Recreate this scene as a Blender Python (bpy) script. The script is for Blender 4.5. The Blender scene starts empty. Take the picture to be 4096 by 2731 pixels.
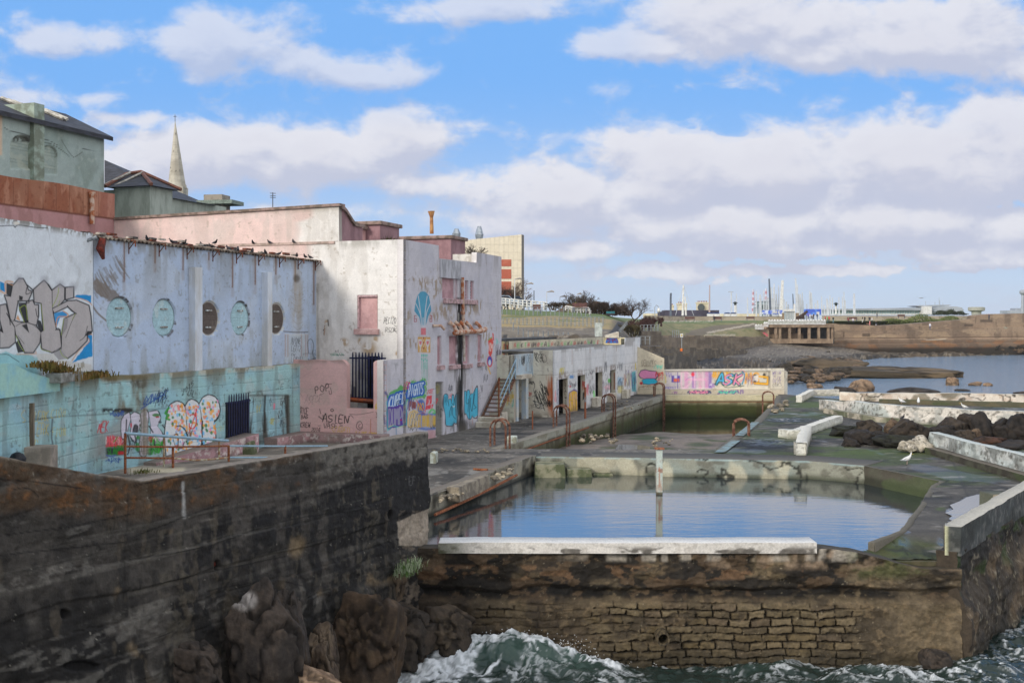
import bpy,math,random
import numpy as np
from mathutils import Vector,Matrix
from mathutils.geometry import delaunay_2d_cdt
random.seed(7)
S=bpy.context.scene
COL=S.collection
# ------------------------------------------------------------------ camera
F=4450.0;H=8.4;HY=1290.0;CX=2048.0;CY=1365.5
cam=bpy.data.cameras.new('camera');camo=bpy.data.objects.new('camera',cam);COL.objects.link(camo)
camo.location=(0,0,H);camo.rotation_euler=(math.radians(90),0,0)
cam.sensor_width=36;cam.lens=36*F/4096;cam.shift_y=-(CY-HY)/4096
cam.clip_start=0.3;cam.clip_end=20000
S.camera=camo
S.view_settings.view_transform='Standard';S.view_settings.look='None';S.view_settings.exposure=0.0;S.view_settings.gamma=1
S.view_settings.use_curve_mapping=False
SUN_EL=24;SUN_AZ=222
sl=bpy.data.lights.new('sun','SUN');sl.energy=2.5;sl.angle=math.radians(14);sl.color=(1.0,0.93,0.84)
so=bpy.data.objects.new('sun',sl);COL.objects.link(so)
_a,_e=math.radians(SUN_AZ),math.radians(SUN_EL)
so.rotation_euler=Vector((math.sin(_a)*math.cos(_e),math.cos(_a)*math.cos(_e),math.sin(_e))).to_track_quat('Z','Y').to_euler()
def srgb(c):
 c=np.asarray(c,dtype=float)/255.0
 return np.where(c<=0.04045,c/12.92,((c+0.055)/1.055)**2.4)
def rgba(c):return tuple(float(x)for x in srgb(c))+(1.0,)
class NT:
 """tiny node-expression helper"""
 def __init__(s,tree):s.t=tree;s.n=tree.nodes;s.l=tree.links
 def _in(s,sock,v):
  if hasattr(v,'links')or isinstance(v,bpy.types.NodeSocket):s.l.new(v,sock)
  else:sock.default_value=v
 def m(s,op,a,b=0.0,c=0.0,clamp=False):
  k=s.n.new('ShaderNodeMath');k.operation=op;k.use_clamp=clamp
  s._in(k.inputs[0],a);s._in(k.inputs[1],b)
  if op in('MULTIPLY_ADD','SMOOTH_MAX'):s._in(k.inputs[2],c)
  return k.outputs[0]
 def comb(s,x,y,z):
  k=s.n.new('ShaderNodeCombineXYZ');s._in(k.inputs[0],x);s._in(k.inputs[1],y);s._in(k.inputs[2],z);return k.outputs[0]
 def sep(s,v):
  k=s.n.new('ShaderNodeSeparateXYZ');s._in(k.inputs[0],v);return k.outputs
 def noise(s,v,scale,det=4,rough=0.5,dist=0.0,col=False):
  k=s.n.new('ShaderNodeTexNoise');s.l.new(v,k.inputs['Vector']);k.inputs['Scale'].default_value=scale
  k.inputs['Detail'].default_value=det;k.inputs['Roughness'].default_value=rough;k.inputs['Distortion'].default_value=dist
  return k.outputs['Color' if col else 'Fac']
 def ramp(s,f,lo,hi,a=0.0,b=1.0,smooth=True):
  k=s.n.new('ShaderNodeMapRange');k.interpolation_type='SMOOTHSTEP' if smooth else 'LINEAR'
  s._in(k.inputs[0],f);s._in(k.inputs[1],lo);s._in(k.inputs[2],hi);s._in(k.inputs[3],a);s._in(k.inputs[4],b);return k.outputs[0]
 def mix(s,f,a,b,mode='MIX'):
  k=s.n.new('ShaderNodeMix');k.data_type='RGBA';k.blend_type=mode
  s._in(k.inputs[0],f);s._in(k.inputs[6],a);s._in(k.inputs[7],b);return k.outputs[2]
 def vscale(s,v,sc):
  k=s.n.new('ShaderNodeVectorMath');k.operation='MULTIPLY';s.l.new(v,k.inputs[0]);k.inputs[1].default_value=sc;return k.outputs[0]
  # ------------------------------------------------------------------ sky: Nishita blue with cloud banks laid out by direction
W=bpy.data.worlds.new('World');S.world=W;W.use_nodes=True
w=NT(W.node_tree);w.n.clear()
out=w.n.new('ShaderNodeOutputWorld');bg=w.n.new('ShaderNodeBackground');w.l.new(bg.outputs[0],out.inputs[0])
sky=w.n.new('ShaderNodeTexSky');sky.sky_type='NISHITA';sky.sun_disc=False
sky.sun_elevation=math.radians(38);sky.sun_rotation=math.radians(SUN_AZ);sky.air_density=1.1;sky.dust_density=0.6;sky.ozone_density=2.0
SKYK=0.11
tc=w.n.new('ShaderNodeTexCoord');X,Y,Z=w.sep(tc.outputs['Generated'])
# direction -> azimuth / elevation slopes, expressed in the photo's pixel units
Ya=w.m('MAXIMUM',w.m('ABSOLUTE',Y),0.12)
U=w.m('MULTIPLY_ADD',w.m('DIVIDE',X,Ya),F,CX)
V=w.m('MULTIPLY_ADD',w.m('DIVIDE',Z,Ya),-F,HY)
BL=[(330,170,400,110,.68),(840,180,330,150,1.05),(1120,240,300,90,.85),(1420,290,340,85,.95),(1650,300,180,60,.7),(1950,40,560,90,.75),(60,120,200,110,.55),(2560,200,340,105,1.0),(3000,90,560,170,1.05),(3250,210,300,100,.85),(3760,140,600,190,1.1),(4150,270,380,120,.9),(200,400,380,60,.62),(700,640,560,165,1.0),(1280,620,520,170,1.05),(1560,560,260,150,1.0),(1700,760,420,90,.75),(1350,860,700,80,.6),(560,470,200,50,.6),
(2200,790,420,170,1.15),(2680,690,360,210,1.3),(3150,690,460,190,1.3),(3700,660,540,205,1.3),(4200,600,500,215,1.25),(2150,880,320,90,1.0),(2900,900,800,120,1.05),(3700,900,700,130,1.05),(3100,990,560,55,.75),(3950,1010,420,65,.75),(2300,1010,420,75,.75),(3300,1075,900,40,.5),(2500,1110,500,45,.5),(-500,500,700,300,.9),(5200,600,700,400,1.0)]
g=bpy.data.node_groups.new('cloud_field','ShaderNodeTree')
g.interface.new_socket('U',in_out='INPUT',socket_type='NodeSocketFloat');g.interface.new_socket('V',in_out='INPUT',socket_type='NodeSocketFloat')
g.interface.new_socket('D',in_out='OUTPUT',socket_type='NodeSocketFloat')
q=NT(g);gi=g.nodes.new('NodeGroupInput');go=g.nodes.new('NodeGroupOutput')
gu,gv=gi.outputs[0],gi.outputs[1]
pv=q.comb(q.m('MULTIPLY',gu,.001),q.m('MULTIPLY',gv,.0016),0.37)
nw=q.sep(q.noise(pv,2.2,3,.5,0,True))
gu2=q.m('MULTIPLY_ADD',q.m('SUBTRACT',nw[0],.5),260,gu);gv2=q.m('MULTIPLY_ADD',q.m('SUBTRACT',nw[1],.5),130,gv)
acc=None
for(cx,cy,rx,ry,k)in BL:
 dx=q.m('MULTIPLY_ADD',gu2,1/rx,-cx/rx);dy=q.m('MULTIPLY_ADD',gv2,1/ry,-cy/ry)
 d2=q.m('MULTIPLY_ADD',dx,dx,q.m('MULTIPLY',dy,dy))
 b=q.m('MULTIPLY',q.m('POWER',2.718,q.m('MULTIPLY',d2,-1.1)),k)
 acc=b if acc is None else q.m('SMOOTH_MAX',acc,b,.22)
puff=q.noise(pv,4.2,8,.57,.2)
acc=q.m('ADD',acc,q.m('MULTIPLY',q.m('SUBTRACT',puff,.5),1.5))
q.l.new(acc,go.inputs[0])
def field(u,v):
 k=w.n.new('ShaderNodeGroup');k.node_tree=g;w._in(k.inputs[0],u);w._in(k.inputs[1],v);return k.outputs[0]
d0=field(U,V);d1=field(w.m('ADD',U,-30.),w.m('ADD',V,-70.))
mask=w.ramp(d0,.22,.66)
sharp=w.ramp(d0,.34,.44)
lowr=w.ramp(U,1800,2800)
mask=w.m('MAXIMUM',mask,w.m('MULTIPLY',w.m('MULTIPLY',sharp,lowr),w.ramp(V,380,600)))
light=w.ramp(w.m('SUBTRACT',d0,d1),-.30,.34)
dens=w.ramp(d0,.5,1.3)
cb=w.mix(light,rgba((196,201,221)),rgba((233,233,240)))
cb=w.mix(w.m('MULTIPLY',dens,.35),cb,rgba((212,211,223)))
skyc=w.mix(1.0,sky.outputs[0],(SKYK*.92,SKYK*1.0,SKYK*1.12,1),'MULTIPLY')
# airlight: the blue pales towards the horizon
hz=w.ramp(V,250,1290)
blue=w.mix(w.m('MULTIPLY',hz,1.0),rgba((122,182,250)),rgba((194,214,240)))
blue=w.mix(.08,blue,skyc)
wisp=w.noise(w.comb(w.m('MULTIPLY',U,.0009),w.m('MULTIPLY',V,.0045),2.1),2.0,5,.55)
blue=w.mix(w.m('MULTIPLY',w.ramp(wisp,.45,.72),w.ramp(V,850,1100,0,.75)),blue,rgba((200,208,228)))
final=w.mix(w.m('MULTIPLY',mask,w.m('MAXIMUM',w.ramp(V,350,560,.72,.95),w.m('MULTIPLY',lowr,.93))),blue,cb)
# unseen sky: broken cloud added extra bright to fill the shaded walls
ovr=w.m('MAXIMUM',w.m('MAXIMUM',w.ramp(Z,.42,.7),w.ramp(w.m('ABSOLUTE',X),.52,.72)),w.ramp(w.m('MULTIPLY',Y,-1.0),-.3,.2))
ovc=w.mix(w.ramp(w.noise(tc.outputs['Generated'],2.6,5,.6),.36,.56),rgba((120,165,225)),(1.42,1.38,1.34,1))
final=w.mix(ovr,final,ovc)
ground=w.ramp(Z,-.05,-.002)
final=w.mix(ground,rgba((70,85,100)),final)
ten=w.n.new('ShaderNodeVectorMath');ten.operation='SCALE';w.l.new(final,ten.inputs[0]);ten.inputs['Scale'].default_value=10.0
w.l.new(ten.outputs[0],bg.inputs[0]);bg.inputs[1].default_value=0.1
W.cycles.sampling_method='MANUAL';W.cycles.sample_map_resolution=512
# ------------------------------------------------------------------ noise (numpy)
def _h(ix,iy,iz,seed):
 n=(ix.astype(np.int64)*374761393+iy.astype(np.int64)*668265263+iz*2147483647+seed*974634777)&0xffffffff
 n=((n^(n>>13))*1274126177)&0xffffffff
 n=n^(n>>16)
 return(n&0xffff)/65535.0
def vn2(x,y,seed=0):
 x=np.asarray(x,float);y=np.asarray(y,float)
 ix=np.floor(x);iy=np.floor(y);fx=x-ix;fy=y-iy
 fx=fx*fx*(3-2*fx);fy=fy*fy*(3-2*fy)
 a=_h(ix,iy,0,seed);b=_h(ix+1,iy,0,seed);c=_h(ix,iy+1,0,seed);d=_h(ix+1,iy+1,0,seed)
 return(a*(1-fx)+b*fx)*(1-fy)+(c*(1-fx)+d*fx)*fy
def fbm(x,y,oct=4,seed=0,g=.5):
 v=0;a=1;t=0
 for i in range(oct):
  v=v+a*vn2(x*2**i+17.3*i,y*2**i-9.1*i,seed+i);t+=a;a*=g
 return v/t
def vn3(x,y,z,seed=0):
 iz=np.floor(z);fz=z-iz;fz=fz*fz*(3-2*fz);r=0
 for k,wt in((0,1-fz),(1,fz)):
  ix=np.floor(x);iy=np.floor(y);fx=x-ix;fy=y-iy;fx=fx*fx*(3-2*fx);fy=fy*fy*(3-2*fy)
  zz=(iz+k).astype(np.int64)*1442695041
  hh=lambda a,b:_h(a,b,zz,seed)
  r=r+wt*((hh(ix,iy)*(1-fx)+hh(ix+1,iy)*fx)*(1-fy)+(hh(ix,iy+1)*(1-fx)+hh(ix+1,iy+1)*fx)*fy)
 return r
def fbm3(x,y,z,oct=4,seed=0):
 v=0;a=1;t=0
 for i in range(oct):
  v=v+a*vn3(x*2**i,y*2**i,z*2**i,seed+i);t+=a;a*=.5
 return v/t
def ss(x,a,b):
 t=np.clip((x-a)/(b-a),0,1);return t*t*(3-2*t)
 # ------------------------------------------------------------------ pixel <-> world helpers (measuring the photo)
def G(px,py,z):
 d=(H-z)*F/(py-HY);return Vector(((px-CX)/F*d,d,z))
def D(px,py,d):return Vector(((px-CX)/F*d,d,H-(py-HY)/F*d))
def hit(px,O,d):
 a=(px-CX)/F;t=(a*O[1]-O[0])/(d[0]-a*d[1]);return t
def zat(py,y):return H-(py-HY)/F*y
# ------------------------------------------------------------------ materials
MATS={}
def painted(name='painted',rough=.8,bump=.4,bscale=60.,spec=.3,fine=.25,wetr=.06):
 key=(name,rough,bump,bscale)
 if key in MATS:return MATS[key]
 m=bpy.data.materials.new(name);m.use_nodes=True;t=NT(m.node_tree);t.n.clear()
 o=t.n.new('ShaderNodeOutputMaterial');p=t.n.new('ShaderNodeBsdfPrincipled');t.l.new(p.outputs[0],o.inputs[0])
 a=t.n.new('ShaderNodeAttribute');a.attribute_name='Col'
 c=t.n.new('ShaderNodeTexCoord');v=c.outputs['Object']
 n1=t.noise(v,bscale*.35,5,.65);n2=t.noise(v,2.1,3,.6)
 f=t.m('MULTIPLY',t.ramp(n1,.25,.75,1-fine,1+fine,False),t.ramp(n2,.3,.7,.93,1.07,False))
 cc=t.n.new('ShaderNodeVectorMath');cc.operation='SCALE';t.l.new(a.outputs['Color'],cc.inputs[0]);t.l.new(f,cc.inputs['Scale'])
 t.l.new(cc.outputs[0],p.inputs['Base Color'])
 wet=t.m('SUBTRACT',1.0,a.outputs['Alpha'])
 t.l.new(t.m('MULTIPLY_ADD',wet,wetr-rough,rough),p.inputs['Roughness'])
 p.inputs['Specular IOR Level'].default_value=spec
 b=t.n.new('ShaderNodeBump');b.inputs['Distance'].default_value=.02
 t.l.new(t.m('MULTIPLY',t.ramp(wet,.3,.9,1,.02),bump),b.inputs['Strength']);t.l.new(t.noise(v,bscale,4,.7),b.inputs['Height'])
 t.l.new(b.outputs[0],p.inputs['Normal'])
 MATS[key]=m;return m
def plain(name,c,c2=None,scale=8.,rough=.7,metal=0.,bump=.2,stretch=(1,1,1),lo=.4,hi=.6,emit=0):
 if name in MATS:return MATS[name]
 m=bpy.data.materials.new(name);m.use_nodes=True;t=NT(m.node_tree);t.n.clear()
 o=t.n.new('ShaderNodeOutputMaterial');p=t.n.new('ShaderNodeBsdfPrincipled');t.l.new(p.outputs[0],o.inputs[0])
 cd=t.n.new('ShaderNodeTexCoord');v=t.vscale(cd.outputs['Object'],stretch)
 c2=c2 or tuple(x*.8 for x in c)
 n=t.noise(v,scale,5,.6)
 base=t.mix(t.ramp(n,lo,hi),rgba(c),rgba(c2))
 base=t.mix(1.0,base,t.mix(t.noise(v,scale*7,3,.6),(.8,.8,.8,1),(1.15,1.15,1.15,1)),'MULTIPLY')
 t.l.new(base,p.inputs['Base Color']);p.inputs['Roughness'].default_value=rough;p.inputs['Metallic'].default_value=metal
 p.inputs['Specular IOR Level'].default_value=.35
 if bump:
  b=t.n.new('ShaderNodeBump');b.inputs['Strength'].default_value=bump;b.inputs['Distance'].default_value=.02
  t.l.new(t.noise(v,scale*5,4,.65),b.inputs['Height']);t.l.new(b.outputs[0],p.inputs['Normal'])
 if emit:
  t.l.new(base,p.inputs['Emission Color']);p.inputs['Emission Strength'].default_value=emit
 MATS[name]=m;return m
 # ------------------------------------------------------------------ objects
def tag(o,label=None,cat=None,group=None,kind=None):
 if label:o['label']=label
 if cat:o['category']=cat
 if group:o['group']=group
 if kind:o['kind']=kind
 return o
def root(name,loc,label,cat,group=None):
 o=bpy.data.objects.new(name,None);COL.objects.link(o);o.location=loc;o.empty_display_size=.2
 return tag(o,label,cat,group)
def wloc(o):
 v=Vector((0,0,0))
 while o is not None:v+=o.location;o=o.parent
 return v
def link(name,me,parent=None,origin=None):
 o=bpy.data.objects.new(name,me);COL.objects.link(o)
 off=wloc(parent)if parent else Vector((0,0,0))
 if parent:o.parent=parent
 if origin is not None:o.location=Vector(origin)-off;off=Vector(origin)
 if off.length:me.transform(Matrix.Translation(-off))
 return o
def copy_tree(o,loc=None,label=None,parent=None):
 c=o.copy();COL.objects.link(c)
 if parent is not None:c.parent=parent
 if loc is not None:c.location=loc
 if label:c['label']=label
 for ch in[x for x in bpy.data.objects if x.parent==o]:
  copy_tree(ch,parent=c)
 return c
class MB:
 def __init__(s):s.v=[];s.f=[]
 def add(s,vs,fs):
  b=len(s.v);s.v+=[tuple(x)for x in vs];s.f+=[tuple(b+i for i in f)for f in fs];return s
 def hexa(s,p8):
  return s.add(p8,[(0,3,2,1),(4,5,6,7),(0,1,5,4),(1,2,6,5),(2,3,7,6),(3,0,4,7)])
 def box(s,c,sz,a=0.0):
  x,y,z=(t/2 for t in sz);ca,sa=math.cos(a),math.sin(a);p=[]
  for zz in(-z,z):
   for xx,yy in((-x,-y),(x,-y),(x,y),(-x,y)):p.append((c[0]+xx*ca-yy*sa,c[1]+xx*sa+yy*ca,c[2]+zz))
  return s.hexa(p)
 def tube(s,pts,r,n=8,cap=True):
  pts=[Vector(p)for p in pts];rr=r if isinstance(r,(list,tuple))else[r]*len(pts);vs=[]
  for i,p in enumerate(pts):
   t=(pts[min(i+1,len(pts)-1)]-pts[max(i-1,0)]).normalized()
   up=Vector((0,0,1))if abs(t.z)<.9 else Vector((1,0,0))
   a=t.cross(up).normalized();b=t.cross(a)
   for k in range(n):
    th=2*math.pi*k/n;vs.append(p+(a*math.cos(th)+b*math.sin(th))*rr[i])
  fs=[(i*n+k,i*n+(k+1)%n,(i+1)*n+(k+1)%n,(i+1)*n+k)for i in range(len(pts)-1)for k in range(n)]
  if cap:fs+=[tuple(range(n))[::-1],tuple((len(pts)-1)*n+k for k in range(n))]
  return s.add(vs,fs)
 def lathe(s,c,prof,n=16,sx=1,sy=1):
  vs=[(c[0]+r*math.cos(2*math.pi*k/n)*sx,c[1]+r*math.sin(2*math.pi*k/n)*sy,c[2]+z)for r,z in prof for k in range(n)]
  m=len(prof)
  fs=[(i*n+k,i*n+(k+1)%n,(i+1)*n+(k+1)%n,(i+1)*n+k)for i in range(m-1)for k in range(n)]
  fs+=[tuple(range(n))[::-1],tuple((m-1)*n+k for k in range(n))]
  return s.add(vs,fs)
 def prism(s,poly,z0,z1):
  n=len(poly);vs=[(p[0],p[1],z0)for p in poly]+[(p[0],p[1],z1)for p in poly]
  return s.add(vs,[tuple(range(n))[::-1],tuple(range(n,2*n))]+[(i,(i+1)%n,n+(i+1)%n,n+i)for i in range(n)])
 def wprism(s,O,d,nrm,poly,n0,n1):
  n=len(poly);P=lambda p,q:(O[0]+d[0]*p[0]+nrm[0]*q,O[1]+d[1]*p[0]+nrm[1]*q,p[1])
  vs=[P(p,n0)for p in poly]+[P(p,n1)for p in poly]
  return s.add(vs,[tuple(range(n))[::-1],tuple(range(n,2*n))]+[(i,(i+1)%n,n+(i+1)%n,n+i)for i in range(n)])
 def mesh(s,name,mat,smooth=False):
  me=bpy.data.meshes.new(name);me.from_pydata(s.v,[],s.f);me.validate()
  import bmesh
  b=bmesh.new();b.from_mesh(me);bmesh.ops.recalc_face_normals(b,faces=b.faces);b.to_mesh(me);b.free()
  if mat:me.materials.append(mat)
  if smooth:me.polygons.foreach_set('use_smooth',[True]*len(me.polygons))
  return me
 def build(s,name,mat,parent=None,origin=None,smooth=False,bevel=0,**kw):
  if parent is None and origin is None:
   a=np.array(s.v);origin=(a[:,0].mean(),a[:,1].mean(),a[:,2].min())
  o=link(name,s.mesh(name,mat,smooth),parent,origin)
  if bevel:
   mo=o.modifiers.new('b','BEVEL');mo.width=bevel;mo.segments=2;mo.limit_method='ANGLE'
  return tag(o,**kw)
  # ------------------------------------------------------------------ painted relief walls: dense grids whose vertex colours carry paint, stains and graffiti
FONT={k:[[(float(q.split(',')[0])/10,float(q.split(',')[1])/10)for q in st.split()]for st in v.split('|')]for k,v in{'A':"0,10 4,0 6,0 10,10|2,6 8,6",'B':"1,0 1,10|1,0 7,0 9,2.5 7,5 1,5|7,5 10,7.5 7,10 1,10",'C':"9,1 5,0 1,3 1,7 5,10 9,9",'D':"1,0 1,10 6,10 10,7 10,3 6,0 1,0",'E':"9,0 1,0 1,10 9,10|1,5 7,5",'F':"9,0 1,0 1,10|1,5 7,5",'G':"9,1 5,0 1,3 1,7 5,10 9,9 9,5 6,5",'H':"1,0 1,10|9,0 9,10|1,5 9,5",'I':"5,0 5,10",'J':"8,0 8,8 5,10 1,8",
'K':"1,0 1,10|9,0 1,5 9,10",'L':"1,0 1,10 9,10",'M':"0,10 1,0 5,6 9,0 10,10",'N':"1,10 1,0 9,10 9,0",'O':"5,0 1,3 1,7 5,10 9,7 9,3 5,0",'P':"1,10 1,0 7,0 9,3 7,5.5 1,5.5",'Q':"5,0 1,3 1,7 5,10 9,7 9,3 5,0|6,7 10,11",'R':"1,10 1,0 7,0 9,3 7,5 1,5|5,5 9,10",'S':"9,1 5,0 1,2 3,5 8,6 9,8 5,10 1,9",'T':"0,0 10,0|5,0 5,10",'U':"1,0 1,8 4,10 7,10 9,8 9,0",'V':"0,0 5,10 10,0",'W':"0,0 2,10 5,4 8,10 10,0",'X':"0,0 10,10|10,0 0,10",'Y':"0,0 5,5 10,0|5,5 5,10",'Z':"1,0 9,0 1,10 9,10",'0':"5,0 1,3 1,7 5,10 9,7 9,3 5,0",'1':"3,2 5,0 5,10",
'2':"1,2 5,0 9,3 1,10 9,10",'4':"7,10 7,0 0,7 10,7",'5':"9,0 2,0 1,4 7,4 9,7 6,10 1,9",'8':"5,5 1,2.5 5,0 9,2.5 5,5 1,7.5 5,10 9,7.5 5,5",'7':"1,0 9,0 4,10",'3':"1,0 8,0 4,4 9,7 5,10 1,9",'9':"9,4 5,5 1,3 5,0 9,3 8,10",'6':"8,0 2,5 1,8 5,10 9,8 6,5 2,6",'!':"5,0 5,7|5,9 5,10",'=':"0,4 9,4|0,7 9,7",'-':"0,5 9,5"}.items()}
Z2=(1.742,0,850);Z3=(1.809,0,1400);Z4=(2.94,1000,1300);Z5=(2.24,1150,780);Y1=(2.091,1600,1300);Y2=(2.94,1950,1050);Y3=(2.94,2550,1050)
Y4=(2.851,3296,1050);Y5=(2.94,2500,1400);Y6=(2.091,3096,1500);ZA=(3.919,0,1100);ZB=(3.92,400,1550);ZC=(4.276,1500,1450);ZD=(3.92,2050,1350)
XB=(1.96,1700,1700);N0=(1.0,0,0)
def tp(p,T):return(T[1]+p[0]/T[0],T[2]+p[1]/T[0])
class Sheet:
 """grid of points with colour, displacement and wetness; U,V = where each point was seen in the photo"""
 def __init__(s,P,N,A,B,shape,base):
  s.P=P;s.N=N;s.A=A;s.B=B;s.shape=shape
  s.U=CX+F*P[:,0]/P[:,1];s.V=HY+F*(H-P[:,2])/P[:,1]
  s.c=np.tile(srgb(base),(len(P),1));s.wet=np.zeros(len(P));s.h=np.zeros(len(P));s.T=N0;s.keep=None
 def mixc(s,m,col,idx=None,lin=False):
  col=np.asarray(col,float)if lin else srgb(col)
  if idx is None:s.c+=(col-s.c)*m[:,None]
  else:s.c[idx]+=(col-s.c[idx])*m[:,None]
 def mul(s,m):s.c*=m[:,None]if m.ndim==1 else m
 def n(s,fa,fb,o=4,seed=0):return fbm(s.A*fa,s.B*fb,o,seed)
 def box(s,x0,y0,x1,y1,soft=3):
  (x0,y0),(x1,y1)=tp((x0,y0),s.T),tp((x1,y1),s.T)
  return ss(s.U,x0-soft,x0+soft)*(1-ss(s.U,x1-soft,x1+soft))*ss(s.V,y0-soft,y0+soft)*(1-ss(s.V,y1-soft,y1+soft))
 def ell(s,x,y,rx,ry,edge=.15):
  (x,y)=tp((x,y),s.T);rx/=s.T[0];ry/=s.T[0]
  d=np.sqrt(((s.U-x)/rx)**2+((s.V-y)/ry)**2);return 1-ss(d,1-edge,1+edge)
 def poly(s,pts,col,a=1.0,soft=1.2,wob=0):
  pts=[tp(p,s.T)for p in pts];xs=[p[0]for p in pts];ys=[p[1]for p in pts]
  idx=np.nonzero((s.U>min(xs)-6)&(s.U<max(xs)+6)&(s.V>min(ys)-6)&(s.V<max(ys)+6))[0]
  if not len(idx):return
  u=s.U[idx];v=s.V[idx]
  if wob:u=u+(vn2(s.A[idx]*9,s.B[idx]*9,5)-.5)*wob;v=v+(vn2(s.A[idx]*9,s.B[idx]*9,6)-.5)*wob
  ins=np.zeros(len(idx),bool);dm=np.full(len(idx),1e9)
  for i in range(len(pts)):
   (x0,y0),(x1,y1)=pts[i],pts[(i+1)%len(pts)]
   if y0!=y1:ins^=((y0>v)!=(y1>v))&(u<(x1-x0)*(v-y0)/(y1-y0)+x0)
   ex,ey=x1-x0,y1-y0;L=ex*ex+ey*ey+1e-9;t=np.clip(((u-x0)*ex+(v-y0)*ey)/L,0,1)
   dm=np.minimum(dm,np.hypot(u-x0-t*ex,v-y0-t*ey))
  sd=np.where(ins,-dm,dm);s.mixc((1-ss(sd,-soft,soft))*a,col,idx)
 def stroke(s,pts,wd,col,a=1.0,soft=1.0,smooth=True):
  pts=[tp(p,s.T)for p in pts];wd=wd/s.T[0]/2
  if smooth and len(pts)>2:
   q=[];P=[pts[0]]+pts+[pts[-1]]
   for i in range(1,len(P)-2):
    p0,p1,p2,p3=P[i-1],P[i],P[i+1],P[i+2]
    for k in range(4):
     t=k/4;q.append(tuple(.5*(2*p1[j]+(p2[j]-p0[j])*t+(2*p0[j]-5*p1[j]+4*p2[j]-p3[j])*t*t+(3*p1[j]-p0[j]-3*p2[j]+p3[j])*t**3)for j in(0,1)))
   q.append(pts[-1]);pts=q
  xs=[p[0]for p in pts];ys=[p[1]for p in pts];m=wd+soft+1
  idx=np.nonzero((s.U>min(xs)-m)&(s.U<max(xs)+m)&(s.V>min(ys)-m)&(s.V<max(ys)+m))[0]
  if not len(idx):return
  u=s.U[idx];v=s.V[idx];dm=np.full(len(idx),1e9)
  for(x0,y0),(x1,y1)in zip(pts[:-1],pts[1:]):
   ex,ey=x1-x0,y1-y0;L=ex*ex+ey*ey+1e-9;t=np.clip(((u-x0)*ex+(v-y0)*ey)/L,0,1)
   dm=np.minimum(dm,np.hypot(u-x0-t*ex,v-y0-t*ey))
  s.mixc((1-ss(dm,wd-soft,wd+soft))*a,col,idx)
 def text(s,st,x,y,h,wl,col,lw=3,slant=.15,gap=.25,rise=0,jit=.1,a=1.0,fill=None,fw=None,halo=None,hw=None,seed=1):
  """hand-sprayed writing: x,y = top left of first letter, h height, wl letter width, rise = dy per dx"""
  R=random.Random(seed*131+len(st));strokes=[]
  for ch in st:
   if ch!=' ' and ch.upper()in FONT:
    for sk in FONT[ch.upper()]:
     strokes.append([(x+px*wl+(1-py)*slant*h+R.uniform(-jit,jit)*wl,y+py*h+(px*wl)*rise+R.uniform(-jit,jit)*h*.6)for px,py in sk])
   x+=wl*(1+gap);y+=rise*wl*(1+gap)
  if halo:
   for k in strokes:s.stroke(k,hw,halo,a,2.5)
  for k in strokes:s.stroke(k,(fw+lw*2)if fill else lw,col,a,.7)
  if fill:
   for k in strokes:s.stroke(k,fw,fill,a,.7)
 def scribble(s,x,y,w_,h_,col,lw=3,n=5,seed=1,a=1.0):
  R=random.Random(seed)
  for i in range(n):
   s.stroke([(x+w_*(i+R.uniform(-.6,1.4))/n,y+R.random()*h_)for _ in range(R.randint(3,6))],lw,col,a,.8)
 def mesh(s,name,mat,closed_thick=0,capcol=None):
  nb,na=s.shape;P=s.P+s.N*s.h[:,None];n=len(P)
  I=np.arange(n).reshape(nb,na)
  q=np.stack([I[:-1,:-1],I[:-1,1:],I[1:,1:],I[1:,:-1]],-1).reshape(-1,4)
  if s.keep is not None:q=q[s.keep[q].all(1)]
  V_=[P];C_=[np.concatenate([s.c,(1-s.wet)[:,None]],1)];Q=[q]
  if closed_thick:
   ring=np.concatenate([I[0,:],I[1:,-1],I[-1,-2::-1],I[-2:0:-1,0]])
   N2=s.N[ring];nz=s.N[:,2:3]
   b1=P[ring]-N2*closed_thick
   cc=C_[0][ring].copy()
   if capcol is not None:cc[:,:3]=srgb(capcol)
   m=len(ring);k0=n;V_+=[P[ring],b1];C_+=[cc,cc]
   j=np.arange(m);j2=(j+1)%m
   Q.append(np.stack([k0+j2,k0+j,k0+m+j,k0+m+j2],-1))
   # back: strips between bottom and top rows
   k1=n+m
   bot=k1+np.arange(na);top=k1+(na-1)+(nb-1)+np.arange(na);top=top[::-1]
   top=np.where(top>=k1+m,top-m,top)
   if s.keep is None:Q.append(np.stack([bot[1:],bot[:-1],top[:-1],top[1:]],-1))
  V_=np.concatenate(V_);C_=np.concatenate(C_);Q=np.concatenate(Q)
  me=bpy.data.meshes.new(name);me.vertices.add(len(V_));me.vertices.foreach_set('co',V_.astype(np.float32).ravel())
  me.loops.add(Q.size);me.loops.foreach_set('vertex_index',Q.astype(np.int32).ravel())
  me.polygons.add(len(Q));me.polygons.foreach_set('loop_start',(np.arange(len(Q))*4).astype(np.int32));me.update(calc_edges=True)
  me.polygons.foreach_set('use_smooth',[True]*len(Q))if False else None
  at=me.color_attributes.new('Col','FLOAT_COLOR','POINT');at.data.foreach_set('color',np.clip(C_,0,1).astype(np.float32).ravel())
  me.materials.append(mat);return me
 def build(s,name,mat,parent=None,thick=0,capcol=None,**kw):
  o_=None if parent else Vector(s.P.mean(0).tolist()[:2]+[float(s.P[:,2].min())])
  o=link(name,s.mesh(name,mat,thick,capcol),parent,o_);return tag(o,**kw)
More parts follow.
